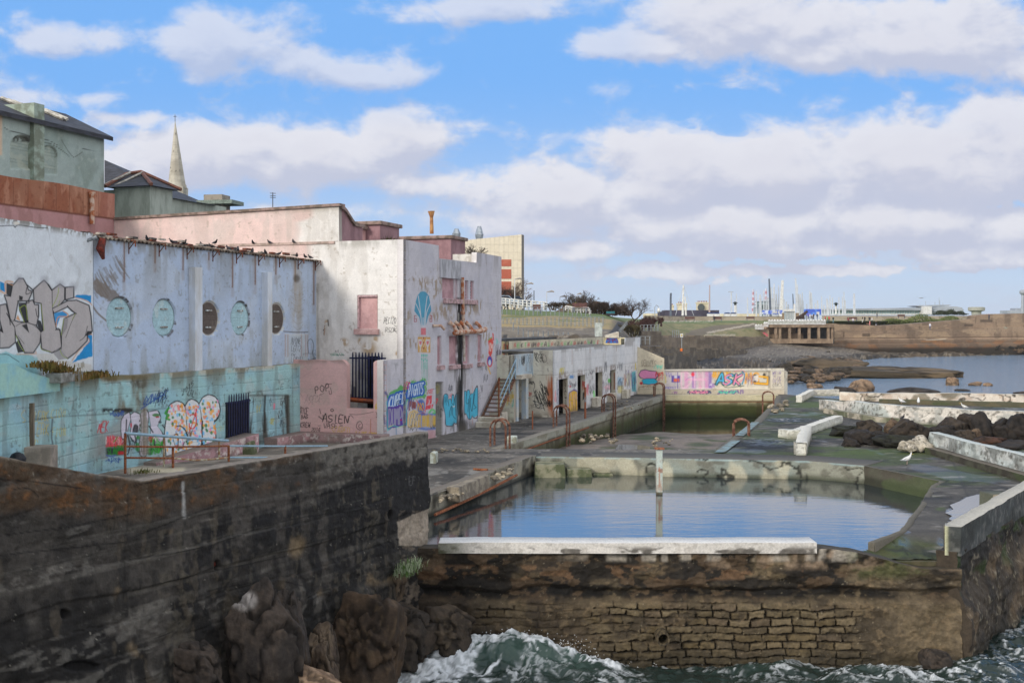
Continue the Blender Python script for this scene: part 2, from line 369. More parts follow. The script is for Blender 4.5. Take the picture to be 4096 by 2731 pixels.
def wall(path,zb,zt,ds,dz,base,side=1,flat=True,offn=0.0):
 """relief wall sheet along a plan polyline; zb/zt constants or functions of arclength. side=+1: normal to the right of travel"""
 pts=np.array(path,float);seg=np.diff(pts,axis=0);L=np.hypot(seg[:,0],seg[:,1]);cum=np.concatenate([[0],np.cumsum(L)])
 tot=cum[-1];na=int(tot/ds)+1;a=np.unique(np.concatenate([np.linspace(0,tot,na),cum]));na=len(a)
 k=np.clip(np.searchsorted(cum,a,side='right')-1,0,len(L)-1);t=(a-cum[k])/L[k]
 xy=pts[k]+seg[k]*t[:,None];nr=np.stack([seg[:,1],-seg[:,0]],1)/L[:,None]*side;nn=nr[k]
 for j in range(1,len(cum)-1):
  i=np.argmin(abs(a-cum[j]));b=nr[j-1]+nr[j];b/=np.linalg.norm(b);nn[i]=b/max(.3,b@nr[j])
 lo=np.array([zb(x)if callable(zb)else zb for x in a]);hi=np.array([zt(x)if callable(zt)else zt for x in a])
 nb=int((hi.max()-lo.min())/dz)+2;tt=np.linspace(0,1,nb)[:,None];z=lo+(hi-lo)*tt
 P=np.zeros((nb,na,3));P[...,:2]=xy+nn*offn;P[...,2]=z;N=np.zeros_like(P);N[...,:2]=nn
 A=np.tile(a,(nb,1))
 return Sheet(P.reshape(-1,3),N.reshape(-1,3),A.ravel(),z.ravel(),(nb,na),base)
def floor_sheet(x0,x1,y0,y1,dx,dy,z,base,zf=None):
 xs=np.arange(x0,x1,dx);ys=np.arange(y0,y1,dy);X_,Y_=np.meshgrid(xs,ys);Z_=np.full(X_.shape,float(z))if zf is None else zf(X_,Y_)
 P=np.stack([X_,Y_,Z_],-1).reshape(-1,3);N=np.zeros_like(P);N[:,2]=1
 return Sheet(P,N,P[:,0].copy(),P[:,1].copy(),X_.shape,base)
def inpoly(x,y,poly):
 ins=np.zeros(len(x),bool)
 for i in range(len(poly)):
  (x0,y0),(x1,y1)=poly[i][:2],poly[(i+1)%len(poly)][:2]
  if y0!=y1:ins^=((y0>y)!=(y1>y))&(x<(x1-x0)*(y-y0)/(y1-y0)+x0)
 return ins
 # ================================================================== large structure
u=Vector((.3236,.9462));v=Vector((.9462,-.3236));DECK=2.8;TERR=3.1
C0=Vector((-4.97,50.9));K0=Vector((-9.2,52.4));J0=Vector((-14.2,37.7));JL=Vector((-.077,-.997))
M_con=painted('painted_concrete',.85,.5,55)
M_wall=painted('painted_render',.8,.35,40,fine=.10)
M_rock=painted('rough_rock',.8,.9,24,fine=.4)
M_deck=painted('worn_deck',.75,.5,40,fine=.3,wetr=.12)
# ---- sea: near patch is real wave geometry, the rest a wide sheet of the same water
def water_mat(name,deep,bs,bstr,foam=True,rough=.12,st=(1,1,1),dist=.08,ior=1.33):
 m=bpy.data.materials.new(name);m.use_nodes=True;t=NT(m.node_tree);t.n.clear()
 o=t.n.new('ShaderNodeOutputMaterial');p=t.n.new('ShaderNodeBsdfPrincipled');t.l.new(p.outputs[0],o.inputs[0])
 c=t.n.new('ShaderNodeTexCoord');vv=t.vscale(c.outputs['Object'],st)
 if foam:
  a=t.n.new('ShaderNodeAttribute');a.attribute_name='Col'
  t.l.new(a.outputs['Color'],p.inputs['Base Color']);t.l.new(t.m('MULTIPLY_ADD',t.m('SUBTRACT',1.,a.outputs['Alpha']),rough-.7,.7),p.inputs['Roughness'])
 else:
  p.inputs['Base Color'].default_value=rgba(deep);p.inputs['Roughness'].default_value=rough
 p.inputs['IOR'].default_value=ior
 b=t.n.new('ShaderNodeBump');b.inputs['Strength'].default_value=bstr;b.inputs['Distance'].default_value=dist
 hgt=t.m('ADD',t.noise(vv,bs,3,.55,.4),t.m('MULTIPLY',t.noise(vv,bs*5,3,.6),.25))
 t.l.new(hgt,b.inputs['Height']);t.l.new(b.outputs[0],p.inputs['Normal']);return m
sea=floor_sheet(-8,24,24,44,.036,.034,0,(34,46,44))
X_,Y_=sea.P[:,0].copy(),sea.P[:,1].copy()
g_=lambda cx,cy,rx,ry,a:a*np.exp(-((X_-cx)/rx)**2-((Y_-cy)/ry)**2)
cx1=X_+.5*(fbm(X_*.8,Y_*.8,3,21)-.5)
arc=26.3+.6*np.cos(np.clip((X_+.2)/2.6,-1.5,1.5))+(fbm(X_*1.9,X_*0,4,22)-.5)*.6
cr=np.exp(-((Y_-arc)/np.where(Y_>arc,.25,1.0))**2);hump=cr*.74*np.exp(-((cx1+.15)/2.35)**4)*(.75+.5*fbm(X_*1.7,X_*0,3,23))+g_(-3.2,26.2,1.6,.8,.22)
for cx,cy,rx,ry,a in((6.2,26.7,1.2,.45,.30),(8.6,26.2,1.1,.5,.28),(11.4,26.7,1.3,.6,.22),(14.5,29,2,.8,.2)):hump=hump+g_(cx,cy,rx,ry,a)
wv=(fbm(X_*.55,Y_*.9,3,11)-.5)*.4+(fbm(X_*2.2+hump*2,Y_*3.1,4,12)-.5)*.26
wx=X_+(fbm(X_*.9,Y_*.9,3,24)-.5)*1.2;wy=Y_+(fbm(X_*.9,Y_*.9,3,25)-.5)*1.2
rid=1-abs(2*fbm(wx*1.5,wy*2.6,5,15)-1);rid2=1-abs(2*fbm(wx*4+5,wy*6.2,5,16)-1)
zz=hump+wv+.07*(rid-.8)
zone=np.clip(g_(-3.0,26.0,2.7,1.1,1.25)+g_(-1.7,26.4,.9,.8,.55)+np.exp(-((Y_-arc)/.3)**2)*np.exp(-((X_+.1)/2.7)**4)*.85+g_(2.2,26.3,.5,.9,.6)+g_(7.5,26.5,4.2,.5,.35)+g_(9.5,25.9,2.5,.6,.3)+g_(14,28.0,4.5,2.6,.5),0,1)
web=ss(rid2*.5+rid*.3+.2*fbm(X_*14,Y_*16,3,27),.765,.87)*ss(fbm(X_*1.1,Y_*1.6,3,28),.4,.6)
lace=np.clip(web*(.15+1.1*zone),0,1)
solid=ss(zone*1.0+(fbm(wx*5,wy*9,6,18)-.5)*1.9,.62,.98)
foam=np.clip(np.maximum(solid*(.55+.45*ss(fbm(X_*12,Y_*14,4,29),.38,.55)),lace),0,1)
edge=(1-ss(abs(Y_-27.2),.05,.3))*(X_<11)*ss(fbm(X_*4,Y_*4,3,31),.5,.62)*.6
foam=np.maximum(foam,edge)
zz=zz+foam*.16*(fbm(X_*9,Y_*9,4,19)-.4)+.05*hump*(fbm(wx*7,wy*9,4,26)-.5)
sea.P[:,2]=zz*(1-ss(np.maximum(abs(X_-7.5)-15,Y_-42.5),0,1.5))+.02
sea.c[:]=srgb((34,46,42));sea.mixc(ss(hump,.1,.6)*.6,(66,88,80));sea.mixc(foam*.93,(214,219,222));sea.wet=1-foam
sea.build('sea',water_mat('churned_sea',(20,30,30),3.0,.5),kind='structure')
mb=MB();mb.add([(-3000,-200,-.6),(4000,-200,-.6),(4000,9000,-.6),(-3000,9000,-.6)],[(0,1,2,3)])
mb.build('seabed_ground',plain('sea_bed',(40,45,45)),origin=(0,0,0),kind='structure')
mb=MB();mb.add([(14,66,-.05),(4000,66,-.05),(4000,9000,-.05),(14,9000,-.05)],[(0,1,2,3)])
mb.build('open_sea',water_mat('open_sea',(104,126,146),.9,1.0,False,.1,(.5,1.4,1),.5,2.0),origin=(0,0,0),kind='structure')
# ---- pools in the deck
P1=[(-5.2,28.15),(1.0,46.6),(11.8,45.0),(13.7,43.5),(15.05,39.3),(14.35,38.2),(12.2,33.6),(10.4,29.95),(8.75,28.15)]
P2=[(-.6,49.4),(8.9,49.2),(13.5,62.5),(18.3,78),(20.2,85.2),(11.75,85.3)]
OUT=[(-3.0,27.6),(8.0,27.6),(11.0,27.5),(25.5,47.3),(36,60),(35.5,74.5),(24.4,80.5),(21.4,87),(9.7,89.5),(-6,80),(-16,60),(-14,50),(-2.7,36.4),(-5.5,28.3)]
def in_pool(x,y):return inpoly(x,y,P1)|inpoly(x,y,P2)
dk=floor_sheet(-16,36,27.5,90,.055,.13,DECK,(108,103,95))
A,B=dk.A,dk.B
big=fbm(A*.18,B*.12,4,3);med=fbm(A*.9,B*.5,4,4);fin=fbm(A*5,B*3,3,5);strk=fbm(A*.35,B*1.6,5,8)
dk.mixc(ss(strk,.42,.66)*.75,(58,56,53));dk.mixc(ss(med,.5,.68)*.6,(44,44,43));dk.mixc(ss(big,.5,.62)*.35,(84,80,74))
dk.mixc(ss(fin,.62,.78)*.45,(156,150,140))
right=ss(A-(.34*B-9.6),0,3)
dk.mixc(right*.62,(56,53,48))
dk.mixc(right*ss(fbm(A*.25,B*.35,4,9)+(A>8)*.03,.46,.6)*.8,(58,70,30))
dk.mixc(right*ss(fbm(A*.8,B*1.5,4,13),.56,.7)*.7,(30,30,29));dk.mixc(right*ss(fbm(A*1.1,B*3,4,23),.66,.76)*.6,(140,136,128))
# cracks and joints
cr=1-abs(2*fbm(A*.35,B*.3,5,40)-1);dk.mixc(ss(cr,.985,.996)*.8,(26,26,24));dk.h-=ss(cr,.98,.996)*.03
jn=np.minimum(abs((A*.9462-B*.3236)%4.6-2.3),abs((A*.3236+B*.9462)%6.0-3));dk.mixc((1-ss(jn,.02,.07))*.5,(40,40,38))
dk.T=Y6
for x,y,rx,ry,a in((600,640,330,42,.75),(250,700,130,25,.5),(330,255,140,28,.8),(200,200,90,22,.7),(330,320,110,20,.6),(950,660,250,30,.35),(1400,1118,45,14,.7)):
 dk.mixc(dk.ell(x,y,rx,ry,.5)*ss(fbm(A*1.2,B*1.2,3,61),.3,.55)*a,(66,82,28))
dk.T=Y5
dk.mixc(dk.ell(1560,1120,430,70,.35)*ss(fbm(A*.8,B*1.2,3,7),.3,.5)*.92,(20,22,26));dk.wet=np.maximum(dk.wet,dk.ell(1700,1080,330,50,.4)*.6*ss(fin,.4,.6))
dk.mixc(dk.ell(1950,820,330,28,.4)*.7,(40,42,48));dk.wet=np.maximum(dk.wet,dk.ell(1950,818,260,18,.6)*ss(fin,.45,.6))
dk.wet=np.maximum(dk.wet,ss(fbm(A*.5,B*.35,4,77),.62,.68)*right*.5)
dk.T=Y6
pm=ss(inpoly(dk.U,dk.V,[tp(p,Y6)for p in((1460,1110),(1520,1080),(1590,1025),(1735,990),(1800,1000),(1750,1090),(1620,1160),(1500,1235),(1455,1225),(1500,1190),(1430,1140))])*1.0,0,1)
dk.wet=np.maximum(dk.wet,pm);dk.mixc(pm*.8,(50,48,44))
for x,y,rx,ry in((1060,1360,80,28),(620,602,60,6),(1130,1310,50,10),(50,560,60,10),(1400,1360,40,30)):
 dk.wet=np.maximum(dk.wet,dk.ell(x,y,rx,ry,.7)*ss(fin,.42,.6)*.95)
dk.T=Y1
for x,y,rx,ry,a in((600,910,300,14,.8),(960,905,220,12,.8),(1150,830,260,16,.6),(1000,870,150,8,.5),(500,1180,250,60,.35),(560,1290,240,60,.5),(350,1150,120,50,.4),(1500,700,300,18,.8),(1750,690,220,24,.8),(2000,590,160,10,.7)):
 dk.mixc(dk.ell(x,y,rx,ry,.6)*ss(strk,.3,.5)*a,(28,27,26))
dk.mixc(dk.ell(1850,690,260,40,.5)*ss(fin,.35,.6)*.6,(78,66,40))
dk.T=XB;dk.wet=np.maximum(dk.wet,dk.ell(760,115,60,8,.5));dk.mixc(dk.ell(250,380,260,40,.5)*ss(fbm(A*2,B*.6,4,90),.52,.62)*.45,(150,148,142))
dk.h+=(fin-.5)*.012+(med-.5)*.05*(1-dk.wet)
# the ledge at the front right slumps towards the broken wall
slump=ss(27.5+2.6-B,0,2.4)*ss(A,7.6,9.5);dk.h-=slump*.28*(1+.6*(fin-.5));dk.mixc(slump*ss(fin,.4,.6)*.6,(70,70,40))
dk.keep=inpoly(A,B,OUT)&~in_pool(A,B)
dk.build('pool_deck',M_deck,kind='structure')
# pool water
wm=water_mat('still_pool',(30,42,48),1.2,.09,False,.012,(.6,2.0,1),.05,6.0)
def flat(name,poly,z,mat):
 m=MB();m.add([(p[0],p[1],z)for p in poly],[tuple(range(len(poly)))]);return m.build(name,mat,origin=(0,0,0),kind='structure')
flat('pool_water',[(-5.5,27.95),(.9,46.9),(12.2,45.3),(14.2,43.8),(15.5,39.4),(14.8,38.1),(12.6,33.5),(10.8,29.9),(9.1,27.7)],2.1,wm)
m_=MB();m_.add([G(*tp(p,Y6),2.835)for p in((1432,1150),(1500,1120),(1470,1085),(1560,1050),(1610,1020),(1690,1000),(1770,990),(1800,1060),(1745,1110),(1660,1150),(1560,1200),(1500,1222),(1462,1200),(1490,1175))],[tuple(range(14))])
m_.build('deck_puddle',wm,origin=(0,0,0),kind='structure')
# middle pool floor
ff=floor_sheet(-2,22,48.8,86.5,.06,.14,0,(118,108,98),lambda x,y:2.2-(y-49.4)*.045+(fbm(x*.3,y*.3,3,51)-.5)*.30-1.0*ss(y,74,80))
A,B=ff.A,ff.B
ff.mixc(ss(fbm(A*.5,B*.5,4,52),.5,.62)*.6,(82,76,68));ff.mixc(ss(fbm(A*.5,B*.8,4,53),.57,.66)*.8,(60,72,34));ff.mixc(ss(fbm(A*3,B*3,3,54),.62,.75)*.5,(60,54,48))
ff.T=Y5;ff.mixc(ff.ell(300,1030,190,22,.5)*.8,(52,66,28));ff.mixc(ff.ell(870,1110,140,28,.6)*.8,(52,66,28));ff.mixc(ff.ell(450,1160,150,14,.6)*.6,(52,66,28))
ff.wet=ss(.34-abs(fbm(A*.22,B*.3,3,51)-.5)*6,.2,.4)*ss(A,2,4)*(1-ss(A,6,8))*.9*(B<60)
ff.keep=(A-(.3419*(B-49.4)-.6))>-1.0
ff.build('pool_floor',M_deck,kind='structure')
shallow=water_mat('shallow_water',(30,34,28),1.5,.06,False,.01,(1,2,1),.03)
flat('pool_puddle',[(5.5,68.5),(18.0,68.5),(20.4,85.4),(11.3,85.4)],1.13,shallow)
m_=MB();m_.add([G(*tp(p,Y5),2.13)for p in((-70,1105),(60,1112),(200,1118),(300,1135),(290,1168),(150,1182),(0,1184),(-120,1170))],[tuple(range(8))])
m_.build('pool_puddle',shallow,origin=(0,0,0),kind='structure')
def strip(name,pts,wdt,z0,z1,mat_col,seed=0,side=1,out=.0,mat=None,parent=None,top=None,**kw):
 """long low concrete kerb: relief front face plus lumpy top, follows pts in plan; returns the object"""
 sh=wall(pts,z0,z1,.09,.07,mat_col,side);n1=sh.n(.8,1.5,4,seed);n2=sh.n(3,4,4,seed+1)
 sh.h+=(n1-.5)*.05+(n2-.5)*.05+out
 return sh,n1,n2
 # ---- pool 1: far wall / divider, left quay kerb, right kerb
def kerb(name,pts,zlo,zhi,width,base,seed,side,label,cat,paintf=None,cap=(110,104,96),group=None,kind=None,ds=.08,dz=.05,jag=.04,mat=None,parent=None,plab=None,zhf=None):
 f=(lambda a:zhi+(fbm(np.array([a*.9]),np.array([seed*1.]),4,seed)[0]-.5)*jag)if zhf is None else zhf
 sh=wall(pts,zlo,f,ds,dz,base,side)
 sh.n1=sh.n(.5,.9,4,seed);sh.n2=sh.n(2.2,3,4,seed+1);sh.n3=sh.n(7,7,3,seed+2)
 sh.h+=(sh.n1-.5)*.06+(sh.n2-.5)*.05
 if paintf:paintf(sh)
 o=sh.build(name,mat or M_con,parent,width,cap)
 if parent is None:tag(o,label,cat,group,kind)
 elif plab:tag(o,plab)
 return o
def pf(sh):
 sh.mixc(ss(sh.n1,.45,.6)*.7,(126,136,130));sh.mixc(ss(sh.n2,.52,.66)*.7,(88,86,76));sh.mixc((1-ss(sh.B,2.1,2.4))*.85,(52,56,40));sh.mixc(ss(sh.n(1,.5,4,44),.55,.65)*.55,(186,180,156))
 sh.mixc(ss(sh.B,2.72,2.78)*.5*ss(sh.n2,.4,.5),(150,175,178));cr=1-abs(2*sh.n(.5,.5,5,45)-1);sh.mixc(ss(cr,.97,.99)*.9,(34,34,28));sh.h-=ss(cr,.96,.99)*.05
 sh.h+=(.2-.2*ss(sh.B,2.28,2.4))*(sh.A>5)*(sh.A<11)
kerb('divider_wall',[(1.0,46.55),(11.9,44.95),(13.8,43.45)],1.9,2.815,1.9,(132,133,120),31,1,'low concrete divider wall with peeling pale green paint between the two pools','pool wall',pf,(96,92,84),dz=.035)
def pk(sh):
 sh.mixc(ss(sh.n2,.45,.62)*.7,(100,96,84));sh.mixc(ss(sh.n1,.5,.62)*.6,(160,158,146));sh.mixc((1-ss(sh.B,2.15,2.3))*.9,(44,44,36));sh.mixc(ss(sh.n3,.6,.75)*.5,(60,58,50))
 sh.mixc(ss(sh.n(1.2,.8,4,47),.6,.68)*.6,(40,38,34))
kerb('quay_kerb',[(-5.6,27.9),(-2.0,38.0),(-.6,42.1)],1.9,2.83,.42,(140,136,120),33,1,'broken concrete kerb with crumbling stretches along the left edge of the near pool','kerb',pk)
kerb('quay_kerb',[(-.6,42.1),(.98,46.6)],1.9,2.86,.5,(146,140,122),34,1,'intact square concrete kerb at the far left corner of the near pool','kerb',pk)
def pr(sh):
 sh.mixc(ss(sh.n2,.45,.62)*.7,(80,80,66));sh.mixc((1-ss(sh.B,2.3,2.5))*.8,(40,42,30));sh.mixc(ss(sh.n1,.52,.6)*.6,(70,82,50))
kerb('pool_edge',[(13.75,43.5),(15.1,39.3),(14.4,38.2),(12.25,33.6),(10.45,29.95),(9.1,28.4)],1.9,2.803,.17,(74,70,60),35,1,'narrow mossy concrete edging round the seaward side of the near pool','kerb',pr,(96,92,82),jag=.015)
# ---- steps in the corner of pool 1
mb=MB()
for i,(x0,x1,y0,y1,z1)in enumerate(((.9,2.2,45.2,46.5,2.62),(2.2,3.3,45.4,46.5,2.4),(3.3,4.2,45.7,46.5,2.18))):mb.hexa([(x0,y0,1.9),(x1,y0,1.9),(x1,y1,1.9),(x0,y1,1.9),(x0+.05,y0+.05,z1),(x1-.05,y0+.05,z1),(x1-.05,y1,z1),(x0+.05,y1,z1)])
M_mossy=plain('mossy_concrete',(128,126,104),(78,84,58),2.5,.85,bump=.8)
mb.build('pool_steps',M_mossy,bevel=.04,label='mossy concrete steps going into the water at the near pool corner',cat='steps')
# ---- middle pool walls
def pq(sh):
 gr=ss(fbm(sh.A*.15,sh.B*.1,3,61),.3,.6)
 sh.mixc(ss(sh.n2,.5,.62)*.6,(104,98,84));sh.mixc(1-ss(sh.B,2.0-.25*gr,2.5),(70,74,40));sh.mixc((1-ss(sh.B,.9,2.0))*.85,(26,40,12))
 sh.mixc((1-ss(sh.B,.9,1.4))*.8,(30,28,22));sh.mixc(ss(sh.n(1.5,.2,4,63),.58,.66)*(sh.B<2.6)*.5,(58,44,30));sh.mixc(ss(sh.B,2.5,2.56)*ss(sh.n1,.4,.5)*.55,(170,172,160))
 sh.h+=.10*ss(sh.B,2.38,2.42)
kerb('pool_wall',[(-.6,49.4),(11.75,85.4)],.3,2.84,.45,(134,130,114),36,1,'long quay wall with bright green slime along the left side of the empty pool','pool wall',pq,(132,128,118),ds=.1)
def pe(sh):
 pq(sh);sh.mixc(ss(sh.B,2.3,2.36)*.8,(206,196,160));sh.mixc((1-ss(abs(sh.B-2.32),.02,.06))*.9,(120,62,30))
kerb('pool_wall',[(11.6,85.3),(20.4,85.35)],.3,2.86,.8,(186,176,140),37,1,'end wall of the empty pool, cream above a rust line and green below','pool wall',pe,(190,184,160),ds=.08)
kerb('pool_wall',[(20.3,85.3),(18.4,78),(13.6,62.5),(9.0,49.1)],.3,2.82,.4,(90,88,76),38,1,'low crumbling edge along the seaward side of the empty pool','pool wall',pr,(100,96,86),ds=.1)
m_=MB();a_=G(*tp((1068,1203),Y5),2.83);b_=G(*tp((1260,1065),Y5),2.83);c_=G(*tp((1300,1010),Y5),2.83);d_=G(*tp((1500,850),Y5),2.83)
for p0,p1 in((a_,b_),(c_,d_)):m_.add([(p0.x-.05,p0.y,2.85),(p0.x+.40,p0.y,2.85),(p1.x+.40,p1.y,2.85),(p1.x-.05,p1.y,2.85)],[(0,1,2,3)])
tag(m_.build('painted_edge_line',plain('worn_blue_paint',(120,146,152),(104,108,104),3,.8)),kind='structure')
# ---- terrace behind the dark sea wall
te=floor_sheet(-17,-2.0,14,51,.1,.1,TERR,(148,140,128));A,B=te.A,te.B
te.mixc(ss(te.n(.6,.6,4,71),.45,.6)*.7,(96,90,82));te.mixc(ss(te.n(2,2,4,72),.6,.7)*.6,(70,64,58));te.mixc(te.box(520,1895,740,1915,6),(196,186,160))
te.P[:,2]+=.22*(1-ss(B,39,46));te.h+=(te.n(2,2,3,73)-.5)*.03
te.keep=inpoly(A,B,[(-2.5,28.1),(-5.35,48.6),(-11,51.2),(-16.5,36),(-16.5,28.4),(-12,16),(-9.4,14.6)])
te.build('terrace',M_deck,kind='structure')
# ================================================================== dark board-marked sea wall (foreground left)
BK=(28,26,24)
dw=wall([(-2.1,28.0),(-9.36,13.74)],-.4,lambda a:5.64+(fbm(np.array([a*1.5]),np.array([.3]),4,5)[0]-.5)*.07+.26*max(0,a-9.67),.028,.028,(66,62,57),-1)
A,B=dw.A,dw.B;n1=dw.n(.5,.7,4,80);n2=dw.n(1.6,3.0,5,81);n3=dw.n(6,9,4,82);st=dw.n(1.5,.25,4,83);lay=fbm(A*.35,B*3.2,5,84);speck=dw.n(22,22,2,85)
low=1-ss(B,2.6,4.6);near=A<9.9;n5=dw.n(3.2,2.2,6,87);brd=fbm(A*.12,B*7,3,84);strk=fbm(A*3.0,B*.35,5,89)
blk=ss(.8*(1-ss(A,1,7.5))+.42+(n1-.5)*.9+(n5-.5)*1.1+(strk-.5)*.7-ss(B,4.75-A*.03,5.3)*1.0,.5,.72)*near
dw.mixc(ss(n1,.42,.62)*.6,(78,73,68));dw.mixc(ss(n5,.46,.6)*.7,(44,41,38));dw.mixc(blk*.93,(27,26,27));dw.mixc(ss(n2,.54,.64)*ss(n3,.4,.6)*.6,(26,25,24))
dw.mixc(ss(brd,.55,.68)*(1-blk*.5)*.35,(112,108,100));dw.mixc(low*ss(n5*.6+n1*.5+.1*(1-near),.4,.56)*.9,(25,23,21));dw.mixc((~near)*(1-ss(B,3.6,4.6+(n1-.5)*2))*ss(n5,.3,.5)*.85,(30,28,26))  # left stretch: black algae, deepened in colour to carry cloud shadow
# orange lichen band along the top, pale streaks, brown patches
och=ss(B,4.85+.2*(A>9.67)*(A-9.67),5.1+.2*(A>9.67)*(A-9.67))*(1-ss(abs(A-10.5),5.2,6.2))*ss(n2*.6+n1*.4,.38,.56);dw.mixc(och*.5,(92,68,42));dw.mixc(och*ss(n3,.56,.7)*.6,(118,80,46))
dw.mixc(ss(A,3.2,3.5)*0+(1-ss(A,4.4,4.9))*ss(B,5.0,5.15)*.6*ss(n3,.3,.55),(118,114,106))
dw.mixc(ss(strk,.58,.66)*ss(n3,.42,.6)*(B<4.7)*near*.5,(90,84,72));dw.mixc(ss(dw.n(4,1.1,6,86),.62,.66)*ss(n5,.5,.6)*.3,(104,94,78))
dw.mixc(ss(lay,.62,.68)*(1-blk)*ss(n3,.4,.6)*.4,(128,124,116));dw.mixc(ss(speck,.86,.95)*.55,(170,164,150))
dw.T=(1.3067,0,1750);
for pts,wd,c,a in(([(958,235),(962,330),(966,415)],16,(176,176,172),.8),([(668,290),(662,560),(650,900)],9,(24,22,20),.6)):dw.stroke(pts,wd,c,a,5)
for pts in([(700,520),(1000,400),(1200,330)],[(0,512),(330,470),(680,400)],[(690,640),(1100,560),(1500,430),(2060,360)],[(0,615),(300,585),(660,545)],[(1080,800),(1400,745),(1560,770)],[(0,215),(250,240),(440,268)],[(700,250),(1100,170),(1430,105)],[(700,800),(1000,720),(1500,620)],[(1400,600),(1900,480)],[(60,270),(150,265),(200,310)],[(800,1050),(900,1010)]):
 dw.stroke(pts,6,(16,15,14),.85,2.5)
for x,y,rx,ry in((1130,665,16,26),(340,920,24,26),(2028,400,10,26),(405,1190,90,26)):m_=dw.ell(x,y,rx,ry,.2);dw.mixc(m_*.9,(10,9,9));dw.h-=m_*.1
dw.mixc(dw.ell(1128,662,11,16,.3)*.8,(96,34,20))
for x,y,rx,ry in((1900,700,180,60),(1600,770,120,50),(930,510,80,30),(640,790,40,60),(730,1100,60,40),(1550,560,40,60)):dw.mixc(dw.ell(x,y,rx,ry,.5)*ss(dw.n(1.8,1.4,5,88),.46,.6)*.6,(142,122,92))
dw.T=N0;dw.poly([(1586,2088),(1650,2056),(1760,2020),(1760,2185),(1586,2180)],(158,146,130),.92,3,6);dw.mixc((dw.U>1586)*(dw.V>2040)*ss(n3,.52,.66)*.5,(120,108,94))
dw.T=(1.3067,0,1750)
dw.text("EF",2140,205,40,16,(112,112,112),3,0,a=.5)
ledge=np.floor(B/.52+(fbm(A*.25,B*0,3,90)-.5)*1.2);lf=(B/.52+(fbm(A*.25,B*0,3,90)-.5)*1.2)%1
dw.h+=(n1-.5)*.10+(n2-.5)*.08+(n3-.5)*.035+(_h(ledge,ledge*0,0,3)-.5)*.05-(1-ss(lf,.0,.05))*.02+(4.2-B).clip(0)*.05+(n5-.5)*.045
dw.h+=low*(fbm(A*1.3,B*1.5,5,92)-.5)*.26
capm=ss(B-.26*np.maximum(0,A-9.67),5.6,5.66);dw.mixc(capm*.7,(168,160,148))
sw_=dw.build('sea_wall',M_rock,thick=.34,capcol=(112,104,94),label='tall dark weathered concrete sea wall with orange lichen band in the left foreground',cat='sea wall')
# ================================================================== front stone wall of the near pool
fw=wall([(-2.35,27.35),(8.2,27.3),(10.95,27.15)],-.5,lambda a:2.86-.05*ss(a,10,10.6)-.42*ss(a,10.3,12.6)+(fbm(np.array([a*1.2]),np.array([1.3]),4,9)[0]-.5)*.07*ss(a,9,11),.02,.02,(98,86,66),1)
A,B=fw.A,fw.B;n1=fw.n(.6,.9,4,100);n2=fw.n(1.8,2.6,5,101);n3=fw.n(6,8,4,102);n4=fw.n(16,16,3,103)
# coursed stones below, eroded concrete above
wob=(fbm(A*.6,B*.8,3,104)-.5)*.3+(fbm(A*2.5,B*2,2,124)-.5)*.05;row=np.floor((B+wob)/.195);rz=((B+wob)/.195)%1
sw=.34+.34*_h(row,row*0+3,0,7);off=_h(row,row*0,0,8)*3;ax=A+(fbm(A*2,B*2,2,105)-.5)*.06
ci=np.floor((ax+off)/sw);cx_=((ax+off)/sw)%1
rid_=_h(ci,row,0,9);rid2_=_h(ci,row,0,10)
ed=np.minimum(np.minimum(cx_,1-cx_)*sw,np.minimum(rz,1-rz)*.195)+(n4-.5)*.03+(n3-.5)*.06
stone=ss(ed,.006,.03)
lowr_=(1-ss(B,1.42+(n1-.5)*.5,1.62+(n1-.5)*.5))*ss(A,1.4+(n1-.5)*2,2.6+(n1-.5)*2)*(1-ss(A,10.6+(n1-.5)*2,11.4+(n1-.5)*2))
lost=ss(n2+(n1-.5)*.8+.35*(1-ss(A,3.5,5.5)),.54,.68)
stn=lowr_*(1-lost*.8)
fw.mixc(ss(n1,.5,.62)*.8,(60,50,38));fw.mixc(ss(n2,.5,.64)*.6,(36,31,26));fw.mixc(ss(n3,.58,.7)*.5,(126,108,82))
sc=np.array([srgb(c)for c in((116,102,76),(104,92,68),(96,82,54),(124,110,84),(82,72,54),(100,86,68))])[(rid_*5.99).astype(int)]
fw.mixc(stn*stone*.62,sc,lin=True);fw.mixc(stn*(1-stone)*.75,(34,29,22));fw.mixc(stn*ss(n3,.55,.68)*.5,(66,58,42))
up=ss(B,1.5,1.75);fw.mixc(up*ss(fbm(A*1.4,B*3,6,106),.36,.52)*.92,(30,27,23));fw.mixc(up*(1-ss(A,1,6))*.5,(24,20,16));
fw.mixc(up*ss(fbm(A*2,B*3,6,107),.58,.62)*.6,(98,80,60));fw.mixc(ss(B,2.05,2.15)*(1-ss(B,2.4,2.5))*ss(fbm(A*2.2,B*4,6,108),.56,.61)*(A<9.5)*.5,(128,98,70))
fw.mixc(ss(B,2.5,2.6)*ss(A,3,5)*ss(fbm(A*3,B*.8,4,109),.45,.6)*.75,(176,168,154));fw.mixc(ss(B,2.3,2.45)*ss(A,6.5,8)*ss(fbm(A*2,B*1.5,4,110),.42,.55)*.7,(150,130,108))
fw.mixc((1-ss(abs(B-1.75-(n1-.5)*.4),.05,.16))*ss(n3,.38,.5)*.9,(18,17,15));fw.mixc((1-ss(B,.15,.5))*.6,(40,38,28));fw.mixc(ss(n4,.78,.9)*.5,(170,158,132))
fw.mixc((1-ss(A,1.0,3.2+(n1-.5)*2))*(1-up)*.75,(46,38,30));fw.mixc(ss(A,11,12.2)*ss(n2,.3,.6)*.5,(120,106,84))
fw.mixc(ss(A,10.2,11)*ss(B,2.0,2.3)*ss(n2,.45,.6)*.6,(74,82,44))
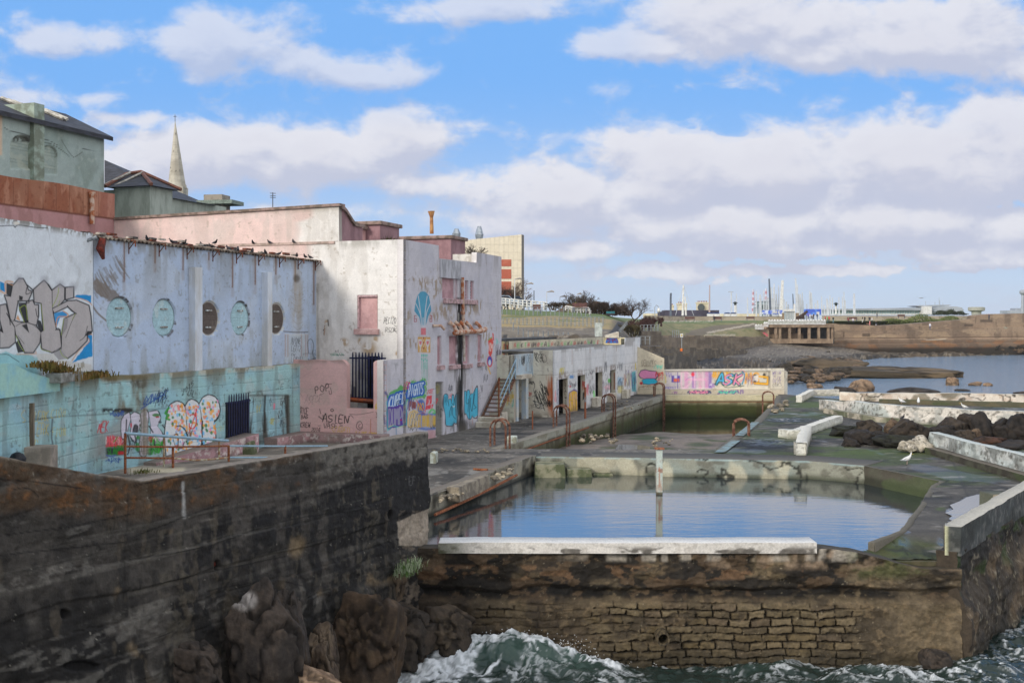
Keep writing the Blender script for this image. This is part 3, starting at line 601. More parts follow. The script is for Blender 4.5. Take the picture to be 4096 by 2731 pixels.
fw.mul(np.full(len(A),.86));fw.h+=(n1-.5)*.3+(n2-.5)*.14+(n3-.5)*.06+stn*stone*(.05+.05*rid2_)-stn*(1-stone)*.05+(1-up)*.07-(1-ss(abs(B-1.75-(n1-.5)*.4),.05,.2))*.12+up*(fbm(A*1.1,B*3,4,112)-.5)*.2
mb=MB();mb.prism([(8.9,27.55),(10.9,27.45),(12.4,29.4),(9.6,29.4)],.5,2.5);core_=mb
fr=root('stone_pool_wall',(3,27.3,-.4),'brown stone and concrete wall holding the near pool above the waves','stone wall')
fw.build('wall_face',M_rock,fr,thick=.5,capcol=(70,62,48))
core_.build('wall_core',plain('core_rock',(84,78,58),(60,62,38),3,.9,bump=.8),fr)
cp=kerb('coping',[(-1.8,27.22),(7.45,27.18)],2.76,3.02,.72,(206,202,194),39,1,None,None,lambda sh:(sh.mixc(ss(sh.n(2.2,5,5,111),.52,.6)*(1-ss(sh.B,2.84,2.98))*.85,(60,54,46)),sh.mixc(ss(sh.n3,.55,.7)*.4,(150,144,134)),sh.mixc((1-ss(sh.A,.2,1.0))*.7,(70,74,44))),(214,212,206),parent=fr,ds=.03,dz=.02)
mb=MB();pc=D(2647,2542,27.0);ring=[]
prof=[(.16,0),(.175,-.35),(.125,-.35),(.115,0),(.115,.5)]
for i,(r,yy)in enumerate([(.12,.6),(.165,.6),(.165,-.28),(.12,-.28),(.115,.6)]):
 ring.append((r,yy))
n=20;vs=[(pc.x+r*math.cos(6.2832*k/n),pc.y+yy,pc.z+r*math.sin(6.2832*k/n))for r,yy in ring for k in range(n)]
fs=[(i*n+k,i*n+(k+1)%n,(i+1)*n+(k+1)%n,(i+1)*n+k)for i in range(4)for k in range(n)]
mb.add(vs,fs);mb.build('drain_pipe',plain('pipe_clay',(96,84,62),(50,44,34),12,.8),fr)
mb=MB();mb.add([(pc.x+.118*math.cos(6.2832*k/n),pc.y+.35,pc.z+.118*math.sin(6.2832*k/n))for k in range(n)],[tuple(range(n))]);mb.build('pipe_bore',plain('black_void',(8,8,8),(4,4,4)),fr)
# ================================================================== right return wall with parapet
rw=wall([(10.9,27.12),(25.5,47.1)],-.5,2.8,.035,.03,(70,62,52),1)
A,B=rw.A,rw.B;n1=rw.n(.6,.9,4,120);n2=rw.n(2,3,5,121);n3=rw.n(7,7,4,122)
rw.mixc(ss(n1,.48,.6)*.7,(104,88,68));rw.mixc(ss(n2,.52,.62)*.7,(34,32,30));rw.mixc(ss(B,2.0,2.5)*.7,(44,44,44));rw.mixc((1-ss(B,0,.6))*.6,(40,40,32));rw.mixc(ss(rw.n(1,2,4,125),.58,.66)*ss(B,1.5,2)*.7,(60,76,40));rw.mixc(ss(n3,.66,.75)*.5,(150,140,118))
rw.h+=(n1-.5)*.4+(n2-.5)*.2+(n3-.5)*.06+(1-ss(B,1.2,2.0))*.22
rr=root('return_wall',(14,32,-.4),'dark outer wall of the near pool running away along the sea on the right','sea wall')
rw.build('wall_face',M_rock,rr,thick=.5,capcol=(62,54,44))
def pp(sh):
 sh.mixc(ss(sh.n2,.5,.6)*.8,(80,84,84));sh.mixc(ss(sh.n3,.55,.7)*.5,(130,130,124));sh.mixc(ss(sh.n1,.5,.6)*.5,(44,48,44));sh.mixc((1-ss(sh.A,.0,.12))*.9,(196,196,160))
kerb('parapet',[(10.62,27.3),(10.95,27.16),(20.0,39.6)],2.7,3.42,.42,(70,72,72),40,1,None,None,pp,(176,172,160),parent=rr,ds=.05,dz=.04,jag=.05)
b0=G(4004,2040,2.8)
def pb2(sh):sh.mixc(ss(sh.n2,.45,.6)*.7,(140,132,112));sh.mixc(ss(sh.B,3.25,3.4)*.8,(50,56,40))
kerb('concrete_block',[(b0.x-.33,b0.y-.2),(b0.x+.3,b0.y-.1)],2.75,3.3,.7,(176,166,146),41,1,'pale broken concrete block behind the seaward parapet beside the puddle','block',pb2,(90,92,78))
# ================================================================== blue hall and walls on the left
lf_=root('blue_hall',(-13.6,44,3),'long pale blue hall wall with five round bricked-up windows and rusty gutter brackets','building')
BLUE=(176,192,214)
bl=wall([tuple(K0),tuple(J0)],6.3,11.3,.03,.03,BLUE,-1)
A,B=bl.A,bl.B;n1=bl.n(.5,.7,4,130);n2=bl.n(2.5,.7,5,131);n3=bl.n(7,7,4,132)
bl.mixc(ss(n1,.5,.65)*.35,(192,200,208));bl.mixc(ss(n2,.58,.72)*.35,(150,152,148));bl.mixc(ss(B,10.6,11.2)*ss(bl.n(3,2,5,133),.42,.6)*.55,(136,130,118));bl.mixc((1-ss(B,6.5,7.3))*ss(n2,.4,.65)*.5,(132,136,128));bl.mixc(ss(n3,.68,.76)*.4,(120,112,100))
bl.mixc(ss(bl.n(1.2,.12,4,140),.60,.72)*ss(B,8.6,11)*.45,(126,122,108))
bl.T=Z2
bl.mixc(bl.box(640,120,652,1125,2)*.6,(70,60,50))
for x,y0,y1 in((865,200,480),(1080,225,350),(1275,250,400),(1455,280,330),(1620,270,520),(1778,300,500),(1922,310,430),(2056,320,480),(2186,330,640)):
 bl.stroke([(x,y0),(x+1,(y0+y1)/2),(x,y1)],9,(108,66,36),.8,2);bl.stroke([(x,y0),(x,y1+60)],22,(140,110,80),.3,6)
FAN=(122,112,102)
R=random.Random(5)
bl.poly([(640,490),(680,455),(740,500),(850,590),(790,625),(745,610),(700,585),(650,540)],FAN,.85,2.5,12)
for i in range(42):
 t=R.random();x=648+t*190;y=330+(1-t)*150+R.uniform(-20,120)*(1-.3*t);l=R.uniform(35,120)
 bl.stroke([(x,y-l*.5),(x+l*.22,y),(x+l*.55,y+l*.5)],R.uniform(4,13),FAN,.55,2)
bl.stroke([(640,640),(680,700),(755,765)],13,FAN,.85,1.5);bl.stroke([(640,585),(700,650),(780,700)],3,FAN,.4,1.5)
for i in range(5):bl.stroke([(800+i*12,310-i*5),(830+i*10,350),(862+i*4,372+i*3)],3,FAN,.6,1)
for x,rx in((1220,130),):pass
for i in range(7):bl.stroke([(2020+i*4,540+i*42),(2075,575+i*40),(2125-i*3,540+i*44)],3,(128,116,104),.5,1.5)
bl.mixc(bl.ell(2070,590,45,190,.6)*ss(n2,.3,.6)*.6,(164,150,124));bl.mixc(bl.ell(2067,460,22,26,.5)*.8,(86,78,70))
bl.mixc(bl.box(1985,850,2145,1045,3)*.5,(188,196,196));
for x in(1988,2006,2100,2130,2144):bl.stroke([(x,850),(x,930),(x,1000)],6,(150,90,44),.55,3)
bl.stroke([(1978,828),(2060,834),(2145,832)],7,(84,72,60),.8,2);bl.stroke([(1985,848),(2145,850)],4,(220,220,214),.8,1)
bl.T=Z4;K=(30,30,30)
for s_,y,h in(("MZONE",150,75),("LEZ12",240,65),("EW",335,26),("LEM281",375,60)):bl.text(s_,486,y,h,18,K,4,.1,.25,0,.18,.85,seed=h)
bl.stroke([(690,330),(680,200),(720,165),(750,240),(735,330),(760,380)],8,(70,74,78),.8,2);bl.stroke([(630,350),(640,335),(760,335)],8,(96,100,106),.6,2)
bl.text("RTA",730,290,40,20,K,3,.1,.2,0,.2,.8);bl.text("PAN",735,335,30,18,K,3,.1,.2,0,.2,.8);bl.text("POLICE",740,380,40,12,K,3,.1,.2,0,.2,.8);bl.scribble(670,390,150,40,(60,60,64),5,7,3,.6)
PORT=[]
for x,y,ry,cc in((833,730,140,0),(1145,732,131,0),(1458,738,122,1),(1675,738,117,0),(1927,740,110,1)):
 px,py=tp((x,y),Z2);t=hit(px,K0,-u);p=K0-u*t;PORT.append((t,zat(py,p.y),ry/1.742/F*p.y,cc))
for(t,z,r,cc)in PORT:
 d_=np.hypot(A-t,B-z);bl.h-=.10*(1-ss(d_,r-.02,r+.02));bl.mixc((1-ss(abs(d_-r-.015),.01,.05))*ss(n3,.45,.6)*.9,(206,206,200)if cc else(70,60,50))
bl.build('front_wall',M_wall,lf_)
sh_brick=painted('painted_brick',.8,.4,30)
for i,(t,z,r,cc)in enumerate(PORT):
 cen=K0-u*t;k=np.linspace(-r,r,70);X2,Z2_=np.meshgrid(k,k)
 P=np.stack([cen.x-u.x*X2,cen.y-u.y*X2,z+Z2_],-1).reshape(-1,3);N=np.tile([v.x,v.y,0],(len(P),1));ps=Sheet(P,N,X2.ravel()+t,Z2_.ravel()+z,X2.shape,(164,196,204)if not cc else(92,82,76))
 A_,B_=ps.A,ps.B;brow=np.floor(B_/.11);bx=((A_+(brow%2)*.17)/.34)%1;mo=np.maximum(1-ss(((B_/.11)%1),.0,.12),1-ss(bx,0,.04));ps.mixc(mo*.35*ss(ps.n(2,2,3,i),.3,.6),(90,110,112)if not cc else(60,52,48));ps.mixc(ss(ps.n(3,3,4,i+9),.62,.7)*.5,(196,206,204)if not cc else(120,110,100));ps.mixc(ss(A_-t,-r,r)*0+(1-ss(r-np.hypot(A_-t,B_-z),.02,.08))*.7,(58,50,44)if not cc else(200,198,190))
 ps.h+=-.055-mo*.008;ps.keep=np.hypot(A_-t,B_-z)<r+.01
 wo=ps.build('round_window',sh_brick,lf_,label='round window bricked up and painted '+('dark brown' if cc else 'pale cyan'))
 for dz_ in(r*.46,-r*.5):
  mb=MB();P_=lambda s_,n_,zz_:(cen.x-u.x*s_+v.x*n_,cen.y-u.y*s_+v.y*n_,zz_)
  mb.hexa([P_(-.22,-.06,z+dz_-.03),P_(.18,-.06,z+dz_-.03),P_(.18,.0,z+dz_-.03),P_(-.22,.0,z+dz_-.03),P_(-.22,-.06,z+dz_+.03),P_(.18,-.06,z+dz_+.03),P_(.18,.0,z+dz_+.03),P_(-.22,.0,z+dz_+.03)])
  o_=mb.build('fixing_bar',plain('bar_paint',(196,204,204)if 1 else 0,(120,110,100),6),wo)
  # pilasters
for x0,x1,yt in((1290,1372,380),(1798,1862,415)):
 pa,pb_=tp((x0,yt),Z2),tp((x1,1112),Z2);t0=hit(pa[0]+14,K0,-u);t1=hit(pb_[0]-4,K0,-u);ym=(K0-u*t0).y;zt_=zat(pa[1],ym)
 w_=abs(t0-t1);a,b=min(t0,t1),max(t0,t1)
 mb=MB();mb.hexa([(K0-u*q_+v*n_).to_tuple()+(zz_,)for zz_ in(6.45,zt_)for q_,n_ in((b,.0),(b,.30),(a,.30),(a,.0))])
 mb.build('pilaster',plain('pilaster_paint',(206,214,224),(192,194,194),1.5,bump=.1,stretch=(1,1,.3)),lf_)
 # gutter brackets
for x,y in((893,190),(1105,215),(1300,240),(1480,262),(1645,272),(1800,292),(1945,312),(2075,322),(2195,338)):
 px,py=tp((x,y),Z2);t=hit(px,K0,-u);p=K0-u*t;z=11.28;mb=MB()
 q0=p+v*.02;mb.tube([(q0.x,q0.y,z+.02),(q0.x+v.x*.28,q0.y+v.y*.28,z+.02),(q0.x+v.x*.3,q0.y+v.y*.3,z-.2)],.025,5);mb.tube([(q0.x,q0.y,z-.45),(q0.x,q0.y,z+.03)],.025,5);mb.tube([(q0.x,q0.y,z-.3),(q0.x+v.x*.28,q0.y+v.y*.28,z)],.018,5)
 mb.build('gutter_bracket',plain('rust',(118,62,34),(74,44,30),9,.85),lf_)
 # ragged corrugated roof: runs back from the wall top to the pink block
sh=[];R=random.Random(3);nA=330;mb=MB();vs=[]
for i in range(nA+1):
 t=15.7*i/nA-.1;cz=.04*math.sin(i*1.35);over=.12+.16*(fbm(np.array([t*.7]),np.array([.5]),4,5)[0]-.4)
 for n_,z_ in((over,11.30),(-.6,11.36),(-1.5,11.52+.15*(fbm(np.array([t*.6]),np.array([3.5]),4,6)[0]-.3))):
  p=K0-u*t+v*n_;vs.append((p.x,p.y,z_+cz))
for i in range(nA):
 for j in(0,1):
  b=i*3+j;mb.f.append((b,b+3,b+4,b+1))
mb.v=vs;ro=mb.build('corrugated_roof',plain('old_sheet',(120,110,98),(64,52,44),1.8,.9,bump=.5),lf_,smooth=False);mo=ro.modifiers.new('s','SOLIDIFY');mo.thickness=.03
for i in range(38):
 t=15.2-i*.36-R.random()*.2;n_=-R.random()*1.1;p=K0-u*t+v*n_;a=R.random()*3;mb=MB();L=R.uniform(.15,.5)
 mb.box((p.x,p.y,11.45+R.random()*.06),(L,R.uniform(.08,.2),.07),math.atan2(u.y,u.x)+R.uniform(-.3,.3));tag(mb.build('loose_slate',plain(*[('slate_bit',(98,92,88),(60,54,50)),('plaster_bit',(190,180,168),(140,128,116)),('rust_bit',(124,62,38),(90,48,30))][i%3]),lf_))
 # broken rusty gutter end on the left corner
mb=MB();p=K0-u*15.3+v*.25;mb.tube([(p.x,p.y,11.25),(p.x-.05,p.y-.1,10.9),(p.x+.02,p.y,10.55)],[.12,.15,.05],6);mb.build('broken_gutter',plain('red_rust',(120,46,32),(80,36,26),6),lf_)
mb=MB();p2=D(362,958,37.3);mb.tube([p2-Vector((.12,0,.04)),p2+Vector((.2,.02,.08))],.06,8);lamp_=mb.build('flood_lamp',plain('lamp_grey',(150,156,160)),lf_)
# body behind the front wall
mb=MB();mb.prism([tuple(K0-v*.35-u*15.4),tuple(K0-v*.35),tuple(K0-v*8),tuple(K0-v*8-u*15.4)],3,11.25);mb.build('hall_body',plain('hall_core',(150,150,146),(110,104,98),1.),lf_)
# ---- cyan retaining wall along the terrace
CY=(148,188,198)
JE=J0+JL*9.0
cw_pts=[tuple(K0+v*.34+u*.0-u*2.0),tuple(J0+v*.34),tuple(JE+Vector((.34,0)))]
def ztop(a):return 6.55+(fbm(np.array([a*.8]),np.array([2.2]),4,3)[0]-.5)*.10+.10*ss(a,13.5,15)
cy=wall(cw_pts,2.9,ztop,.026,.026,CY,-1)
A,B=cy.A,cy.B;n1=cy.n(.5,.7,4,150);n2=cy.n(1.6,2.2,5,151);n3=cy.n(6,6,4,152);n4=cy.n(1.4,.35,5,153)
cy.mixc(ss(n1,.45,.62)*.5,(162,200,194));cy.mixc(ss(n2,.54,.66)*.4,(176,186,184));cy.mixc(ss(B,6.3,6.5)*ss(n2,.3,.5)*.8,(186,176,156));cy.mixc(ss(B,5.6,6.5)*ss(n4,.46,.62)*.8,(112,106,86));cy.mixc(ss(cy.n(2.2,.3,5,158),.54,.68)*.4,(104,112,106))
bh=np.minimum(abs((B%.42)-.02),1);cy.mixc((1-ss(bh,.004,.022))*.5*ss(n2,.4,.6),(70,92,98));cy.h-=(1-ss(bh,.004,.02))*.015
cy.mixc((1-ss(B,3.1,3.6))*ss(n2,.45,.6)*.6,(92,92,84));cy.mixc(ss(n3,.68,.75)*.5,(90,96,90))
cy.T=Z3
dirt=cy.box(730,190,1050,460,22)*ss(cy.n(1.3,.5,5,154),.36,.52);cy.mixc(dirt*.85,(118,106,84));cy.mixc(dirt*ss(n2,.45,.6)*.85,(58,50,36));cy.mixc(cy.ell(860,195,170,26,.6)*.8,(98,84,36))
cy.mixc(cy.box(740,420,960,450,6)*ss(n3,.35,.5)*.95,(28,24,18));cy.stroke([(240,500),(480,478),(720,465),(960,440),(1200,420)],10,(60,56,48),.5,3)
gry=cy.box(690,460,960,830,20)*ss(n2,.36,.55);cy.mixc(gry*.6,(140,136,132))
for x,w_ in((1820,26),(1915,22),(2072,26)):m_=cy.box(x-w_,325,x+w_,640,7)*ss(cy.n(4,.6,5,x),.36,.56);cy.mixc(m_*.9,(74,66,54));m_=cy.box(x-w_*.4,325,x+w_*.4,600,5)*ss(cy.n(6,.8,5,x+1),.34,.5);cy.mixc(m_*.8,(36,32,27))
cy.mixc(cy.box(1800,320,2090,335,4)*.6,(60,56,44));cy.mixc(cy.box(1800,610,2090,700,6)*ss(n2,.4,.55)*.6,(60,58,50))
YL=(196,176,62);BLU=(34,78,150);RED=(190,44,52);BL=(26,26,28)
cy.text("LERK",245,445,70,22,YL,4,.1,.2,-.03,.12,.75);cy.text("ERK",262,530,80,26,YL,4,.1,.2,0,.12,.75);cy.text("CIOH",365,430,60,22,YL,4,.1,.25,-.1,.15,.75);cy.text("FION",375,560,60,20,YL,4,.1,.25,0,.15,.75)
cy.stroke([(180,430),(155,470),(185,510),(165,520)],4,YL,.7)
cy.scribble(230,640,40,45,YL,4,4,5,.7)
for cx_,cy0 in((110,440),):
 for r_ in(20,34,48):cy.stroke([(cx_+r_*math.cos(a_),cy0+r_*math.sin(a_))for a_ in np.linspace(2.6,5.9,9)],3,(196,200,210),.6)
for i in range(6):
 x=380+i*62;cy.stroke([(x,470),(x+15,435),(x+45,432),(x+60,465)],6,(104,118,126),.55,2);cy.stroke([(x,475),(x-4+i*3,620),(x+20,800)],2.5,(104,124,130),.4,1.5)
cy.stroke([(378,500),(374,640),(400,740)],13,(84,96,104),.8,2.5);cy.stroke([(368,720),(395,730),(390,800)],10,(84,96,104),.7,2.5)
cy.text("OMMADS",1028,340,62,26,BLU,6,.3,.12,-.28,.2,.9,seed=4);cy.text("ADRS",1120,300,100,20,(36,40,52),5,.2,.1,-.25,.25,.85,seed=6);cy.stroke([(1020,425),(1100,372),(1185,320)],9,BLU,.9)
cy.text("2015",1316,290,40,16,BL,4,.1,.35,-.9,.12,.9);cy.text("CAL",1355,285,45,14,BL,4,.2,.2,.15,.12,.9)
cy.text("MEK",705,530,72,22,RED,7,.15,.15,-.25,.15,.85)
cy.T=ZB
cy.scribble(170,360,200,90,BLU,14,9,2,.7);cy.mixc(cy.box(95,760,390,920,8)*.85,(168,50,66));cy.scribble(100,760,280,150,(232,226,220),10,9,8,.55);cy.scribble(110,900,280,30,(210,60,60),20,4,9,.7)
cy.text("MARVIN",110,770,130,30,(228,90,100),14,0,.3,0,.12,.8);cy.mixc(cy.box(90,930,385,1060,8)*.92,(26,40,26));cy.text("SLAP",120,940,105,34,(44,132,44),13,0,.35,-.1,.1,.95);cy.text("THE",215,970,80,24,(44,132,44),10,0,.3,0,.1,.95);cy.text("DUKE",285,900,80,20,(44,132,44),10,0,.3,0,.1,.95);cy.mixc(cy.box(285,1000,385,1050,5)*.9,(190,40,44));cy.stroke([(100,1060),(170,1075),(240,1060)],20,(60,90,170),.8,2);cy.scribble(110,1090,240,100,BLU,12,7,12,.75);cy.stroke([(212,850),(250,810),(270,770)],16,(60,150,50),.9)
# throw-up letters in pale mauve with black outline, then three domed letters filled with coloured spots
PK=(206,200,214)
for pts in([(335,520),(380,430),(460,390),(480,500),(440,640),(410,800),(345,790),(330,640)],[(480,430),(540,385),(620,420),(640,560),(590,700),(560,860),(480,760),(500,560)],[(640,400),(720,350),(760,420),(740,640),(720,1060),(640,1060),(620,900),(660,640)],[(760,380),(900,360),(950,470),(900,600),(960,690),(1000,800),(900,1010),(790,880),(800,600)]):
 cy.stroke(pts+[pts[0]],20,BL,.9,2);cy.poly(pts,PK,.95,1.5);
for pts in([(415,500),(412,690)],[(545,590),(520,700),(580,690),(590,600)],[(770,600),(830,700)],[(430,700),(470,900),(440,1050)],[(540,700),(600,1000)],[(980,590),(1040,690),(990,760)]):cy.stroke(pts,22,(44,44,50),.9,1.5)
for x,y,rx,ry,c in((560,640,40,70,(50,50,56)),(600,780,30,30,(44,130,50)),(590,930,40,70,(70,150,90)),(800,800,45,60,(190,40,60)),(880,790,40,60,(230,210,216)),(780,1000,50,60,(40,100,40)),(900,950,60,80,(60,150,50)),(970,900,30,70,(60,160,60)),(850,860,20,60,(20,60,30)),(490,590,14,40,(200,40,60)),(620,520,10,16,BL),(628,590,14,26,BL),(630,665,12,18,BL),(880,430,60,26,(50,120,50)),(900,460,30,14,(180,40,50)),(940,540,26,20,(60,62,70))):cy.mixc(cy.ell(x,y,rx,ry,.2)*.9,c)
cy.scribble(430,780,560,260,BL,7,16,21,.7);cy.scribble(740,760,260,280,(60,170,60),12,6,22,.8);cy.mixc(cy.box(640,330,760,1070,14)*ss(cy.n(1.5,.5,5,159),.48,.56)*.9,(142,134,120));cy.stroke([(690,330),(686,640),(690,1060)],16,(66,56,44),.5,4)
WH=(216,220,222)
D1=[(1030,1070),(1010,700),(1060,400),(1100,270),(1200,215),(1290,240),(1340,330),(1355,560),(1370,760),(1390,1030)]
D2=[(1330,300),(1380,210),(1450,185),(1540,240),(1580,400),(1595,700),(1590,960),(1380,1010),(1365,600)]
D3=[(1550,260),(1620,150),(1710,112),(1810,150),(1870,260),(1880,380),(1830,500),(1790,520),(1810,700),(1800,920),(1640,960),(1605,800),(1610,520),(1570,400)]
for P_ in(D1,D2,D3):cy.stroke(P_+[P_[0]],20,BL,.95,1.5);
for P_ in(D2,D3,D1):cy.poly(P_,WH,1,1.2)
for P_ in(D1,D2,D3):cy.stroke(P_[:-1],11,BL,.9,1.2)
R=random.Random(11)
from itertools import product
cnt=0
while cnt<210:
 x,y=R.uniform(1030,1870),R.uniform(200,1010)
 for P_ in(D1,D2,D3):
  if inpoly(np.array([x]),np.array([y]),P_)[0]and y>min(p[1]for p in P_)+60:
   cy.mixc(cy.ell(x,y,R.uniform(12,24),R.uniform(16,34),.25)*.9,R.choice([(236,170,70),(236,160,60),(130,196,232),(110,190,236),(228,160,200),(236,140,130),(60,130,80),(240,176,90)]));cnt+=1;break
cy.stroke([(1410,440),(1440,420),(1500,440),(1505,560),(1460,640),(1400,620),(1395,560)],18,(206,40,44),.95);cy.stroke([(1520,340),(1460,520),(1390,710)],15,(206,40,44),.95);cy.text("COMM",1150,270,90,70,(200,60,60),7,.1,.2,.1,.1,.6)
cy.stroke([(1205,605),(1260,600),(1330,660),(1370,760)],20,BL,.9);cy.stroke([(1165,740),(1200,720),(1225,770),(1220,900),(1250,950),(1290,940),(1320,850)],16,BL,.9);cy.mixc(cy.ell(1258,830,24,50,.2),(232,236,240));cy.mixc(cy.ell(1255,850,14,22,.3)*.7,(90,150,210));cy.stroke([(1140,800),(1170,900),(1190,960)],9,BL,.9);cy.text("COOL",1340,700,160,16,BL,8,.3,.4,-.6,.1,.8)
cy.poly([(1590,520),(1612,520),(1600,900),(1650,1000),(1560,1000),(1595,800)],BL,.95);cy.stroke([(1810,520),(1850,470)],26,BL,.9)
cy.stroke([(1080,320),(1030,400),(1080,430),(1040,480),(1090,500)],34,(56,150,50),.95,2);cy.stroke([(1240,540),(1220,640),(1180,700),(1260,660)],8,(60,100,190),.8);cy.stroke([(1870,420),(1940,440),(1900,520)],5,(50,60,62),.7);cy.text("OH",1850,600,90,36,(190,190,100),6,.1,.3,-.1,.1,.6)
cy.T=Z4
for x,y in((380,900),(350,1050),(370,1150)):cy.scribble(x-25,y-60,60,110,(50,54,60),5,4,x+y,.75)
cy.text("E",355,690,60,40,(80,90,94),4,.1);cy.mixc(cy.ell(285,955,12,40,.3)*.85,(222,130,150));cy.scribble(235,1060,50,110,(186,176,70),7,4,33,.75);cy.scribble(80,920,50,110,(186,176,70),6,4,34,.6);cy.scribble(225,850,35,100,(60,66,70),4,4,35,.6)
cr=root('retaining_wall',(-12.5,42,2.9),'turquoise graffiti covered retaining wall below the blue hall','retaining wall')
cyh=((n1-.5)*.04+(n2-.5)*.03)
cy.h+=cyh;cy.build('graffiti_wall',M_wall,cr,thick=.34,capcol=(150,146,126))
# mossy shelf between the blue hall and the graffiti wall end
# ---- white wall with silver lettering, far left
lw=wall([tuple(J0),tuple(JE)],6.3,lambda a:11.42+(fbm(np.array([a*1.2]),np.array([4.2]),4,3)[0]-.5)*.12,.02,.02,(220,226,230),-1)
A,B=lw.A,lw.B;n1=lw.n(.5,.7,4,160);n2=lw.n(2,2,5,161);n3=lw.n(7,7,4,162)
lw.mixc(ss(n1,.5,.64)*.25,(196,204,210));lw.mixc(ss(n2,.64,.74)*.25,(160,158,150));lw.mixc(ss(B,11.15,11.4)*ss(n3,.35,.55)*.8,(120,112,98))
lw.T=ZA;SIL=(182,176,174);KB=(22,22,26);AZ=(32,142,204);ORG=(206,152,104);LIM=(150,168,70)
cyan_low=ss(lw.V-(1410+(lw.U-0)*.12+(n2-.5)*40),-3,6)*(1-ss(lw.U,120,200)*(1-ss(lw.V,1430,1450))*0)
lw.mixc(cyan_low*(1-ss(lw.U,140,175)),(150,196,200));lw.poly([(560,1230),(850,1230),(900,1320),(1430,1400),(1440,1500),(1200,1500),(600,1330)],(206,204,196),.8,3)
lw.poly([(0,100),(70,130),(80,270),(0,230)],AZ);lw.stroke([(0,240),(90,285),(85,110),(200,110)],24,ORG,.8,3)
lw.poly([(1160,350),(1200,315),(1300,308),(1430,320),(1430,455),(1370,400),(1260,370)],AZ,1,1.5,2);lw.poly([(1130,1375),(1250,1230),(1360,1080),(1410,1030),(1350,960),(1400,920),(1445,940),(1450,1280),(1300,1310)],AZ,1,1.5,3)
lw.stroke([(1160,350),(1300,380),(1400,430),(1440,470)],14,ORG,.85,2);lw.stroke([(1130,1340),(1240,1180),(1400,1040),(1350,950),(1440,930)],16,ORG,.8,2);lw.stroke([(270,1240),(540,1235),(560,1200)],18,ORG,.7,3)
lw.poly([(100,130),(200,130),(170,350),(100,300)],KB,.95,2.5)
LET=[[(0,480),(90,460),(150,700),(230,820),(235,1050),(140,1130),(0,1140),(0,860),(50,900),(0,700)],[(75,320),(170,340),(200,170),(300,60),(360,60),(420,170),(440,240),(500,260),(440,400),(280,400),(230,680),(200,740),(165,680),(110,420)],[(165,700),(300,740),(440,740),(560,790),(640,900),(620,1060),(520,1210),(390,1210),(300,1010),(250,930),(230,800)],[(420,420),(510,400),(540,470),(600,470),(600,640),(570,780),(450,760),(410,500)],
[(530,230),(640,130),(690,90),(760,160),(815,250),(815,420),(830,600),(880,860),(935,860),(960,1130),(815,1210),(660,1150),(640,900),(680,870),(650,440),(540,420)],[(820,240),(940,150),(1010,200),(1010,380),(940,460),(820,520)],[(1030,200),(1150,190),(1150,350),(1030,380)],[(820,530),(1060,410),(1200,400),(1390,480),(1420,640),(1440,880),(1370,880),(1360,1030),(1180,1210),(1060,1300),(960,1200),(970,940),(1010,690),(1190,600),(1060,490),(850,590)]]
for P_ in LET:lw.stroke(P_+[P_[0]],34,KB,.95,2.5,False)
for P_ in LET:lw.poly(P_,SIL,1,1.6)
for P_ in LET:lw.stroke(P_+[P_[0]],7,KB,.7,1.2,False)
for P_,c in(([(850,600),(990,565),(1050,600),(1050,650),(940,670),(890,810),(860,700)],AZ),([(290,440),(400,440),(430,560),(440,740),(380,740),(300,560)],KB),([(240,1060),(300,1010),(390,1200),(280,1220)],KB),([(340,790),(420,760),(460,910)],KB),([(0,740),(55,910),(0,880)],KB),([(300,320),(360,340),(350,395),(300,390)],KB),([(1370,880),(1440,880),(1440,920),(1330,960)],KB),([(590,700),(640,720),(680,860),(640,900),(590,800)],KB),([(250,690),(280,620),(320,720)],ORG),([(1010,680),(1070,680),(1050,830),(970,960)],(150,146,146)),([(870,1180),(950,1150),(1060,1310),(920,1330),(830,1220)],(160,158,158))):lw.poly(P_,c,.95,1.5)
for P_,w_,c in(([(990,565),(1060,610),(1050,650),(910,660),(880,800)],16,ORG),([(1055,480),(1120,560),(1200,605)],14,KB),([(1190,600),(1120,740),(1030,980)],7,KB),([(1180,605),(1130,700)],7,LIM),([(920,200),(900,330),(820,500)],10,LIM),([(940,400),(910,490)],8,LIM),([(310,520),(400,480),(430,700)],10,LIM),([(300,500),(380,740)],10,LIM),([(250,950),(300,1080),(380,1200)],10,LIM),([(640,450),(660,600),(690,870)],8,LIM),([(1000,690),(960,940)],9,LIM),([(940,1170),(980,1260),(1060,1310)],9,LIM),([(630,1100),(660,1170),(790,1200)],9,LIM),([(105,600),(150,690),(160,780)],14,KB),([(420,200),(410,300),(490,270)],12,KB),([(280,410),(440,410),(440,440),(290,430)],12,KB),([(560,530),(580,640),(605,640),(605,500)],12,KB),([(1370,800),(1330,960),(1250,1030)],9,KB),([(1020,210),(1015,370),(1060,400)],14,KB),([(870,860),(930,850),(960,1130),(815,1215)],12,KB),([(250,800),(350,750),(500,770),(640,880)],8,KB),([(280,950),(380,1080)],7,KB),([(100,120),(200,160)],10,ORG),([(750,150),(810,240)],16,KB),([(430,160),(520,240)],20,KB)):lw.stroke(P_,w_,c,.95,1.2)
for i in range(13):lw.stroke([(250+i*4,800+i*30),(600,790+i*32)],3,(200,208,206),.35,1,False)
for x,y in((300,60),(690,70),(940,150),(1150,180)):lw.mixc(lw.ell(x,y,60,60,.8)*.5,(150,150,156))
lw.stroke([(0,1240),(120,1245),(190,1290),(300,1360)],9,KB,.9,1.5);lw.T=Z2
lw.stroke([(0,95),(90,92),(105,105),(130,88),(250,105),(330,108)],6,(40,38,34),.85,1.2);lw.mixc(lw.ell(115,75,22,12,.3)*.9,(232,226,214));lw.stroke([(335,110),(350,200),(370,300),(420,380)],2,(130,130,130),.5)
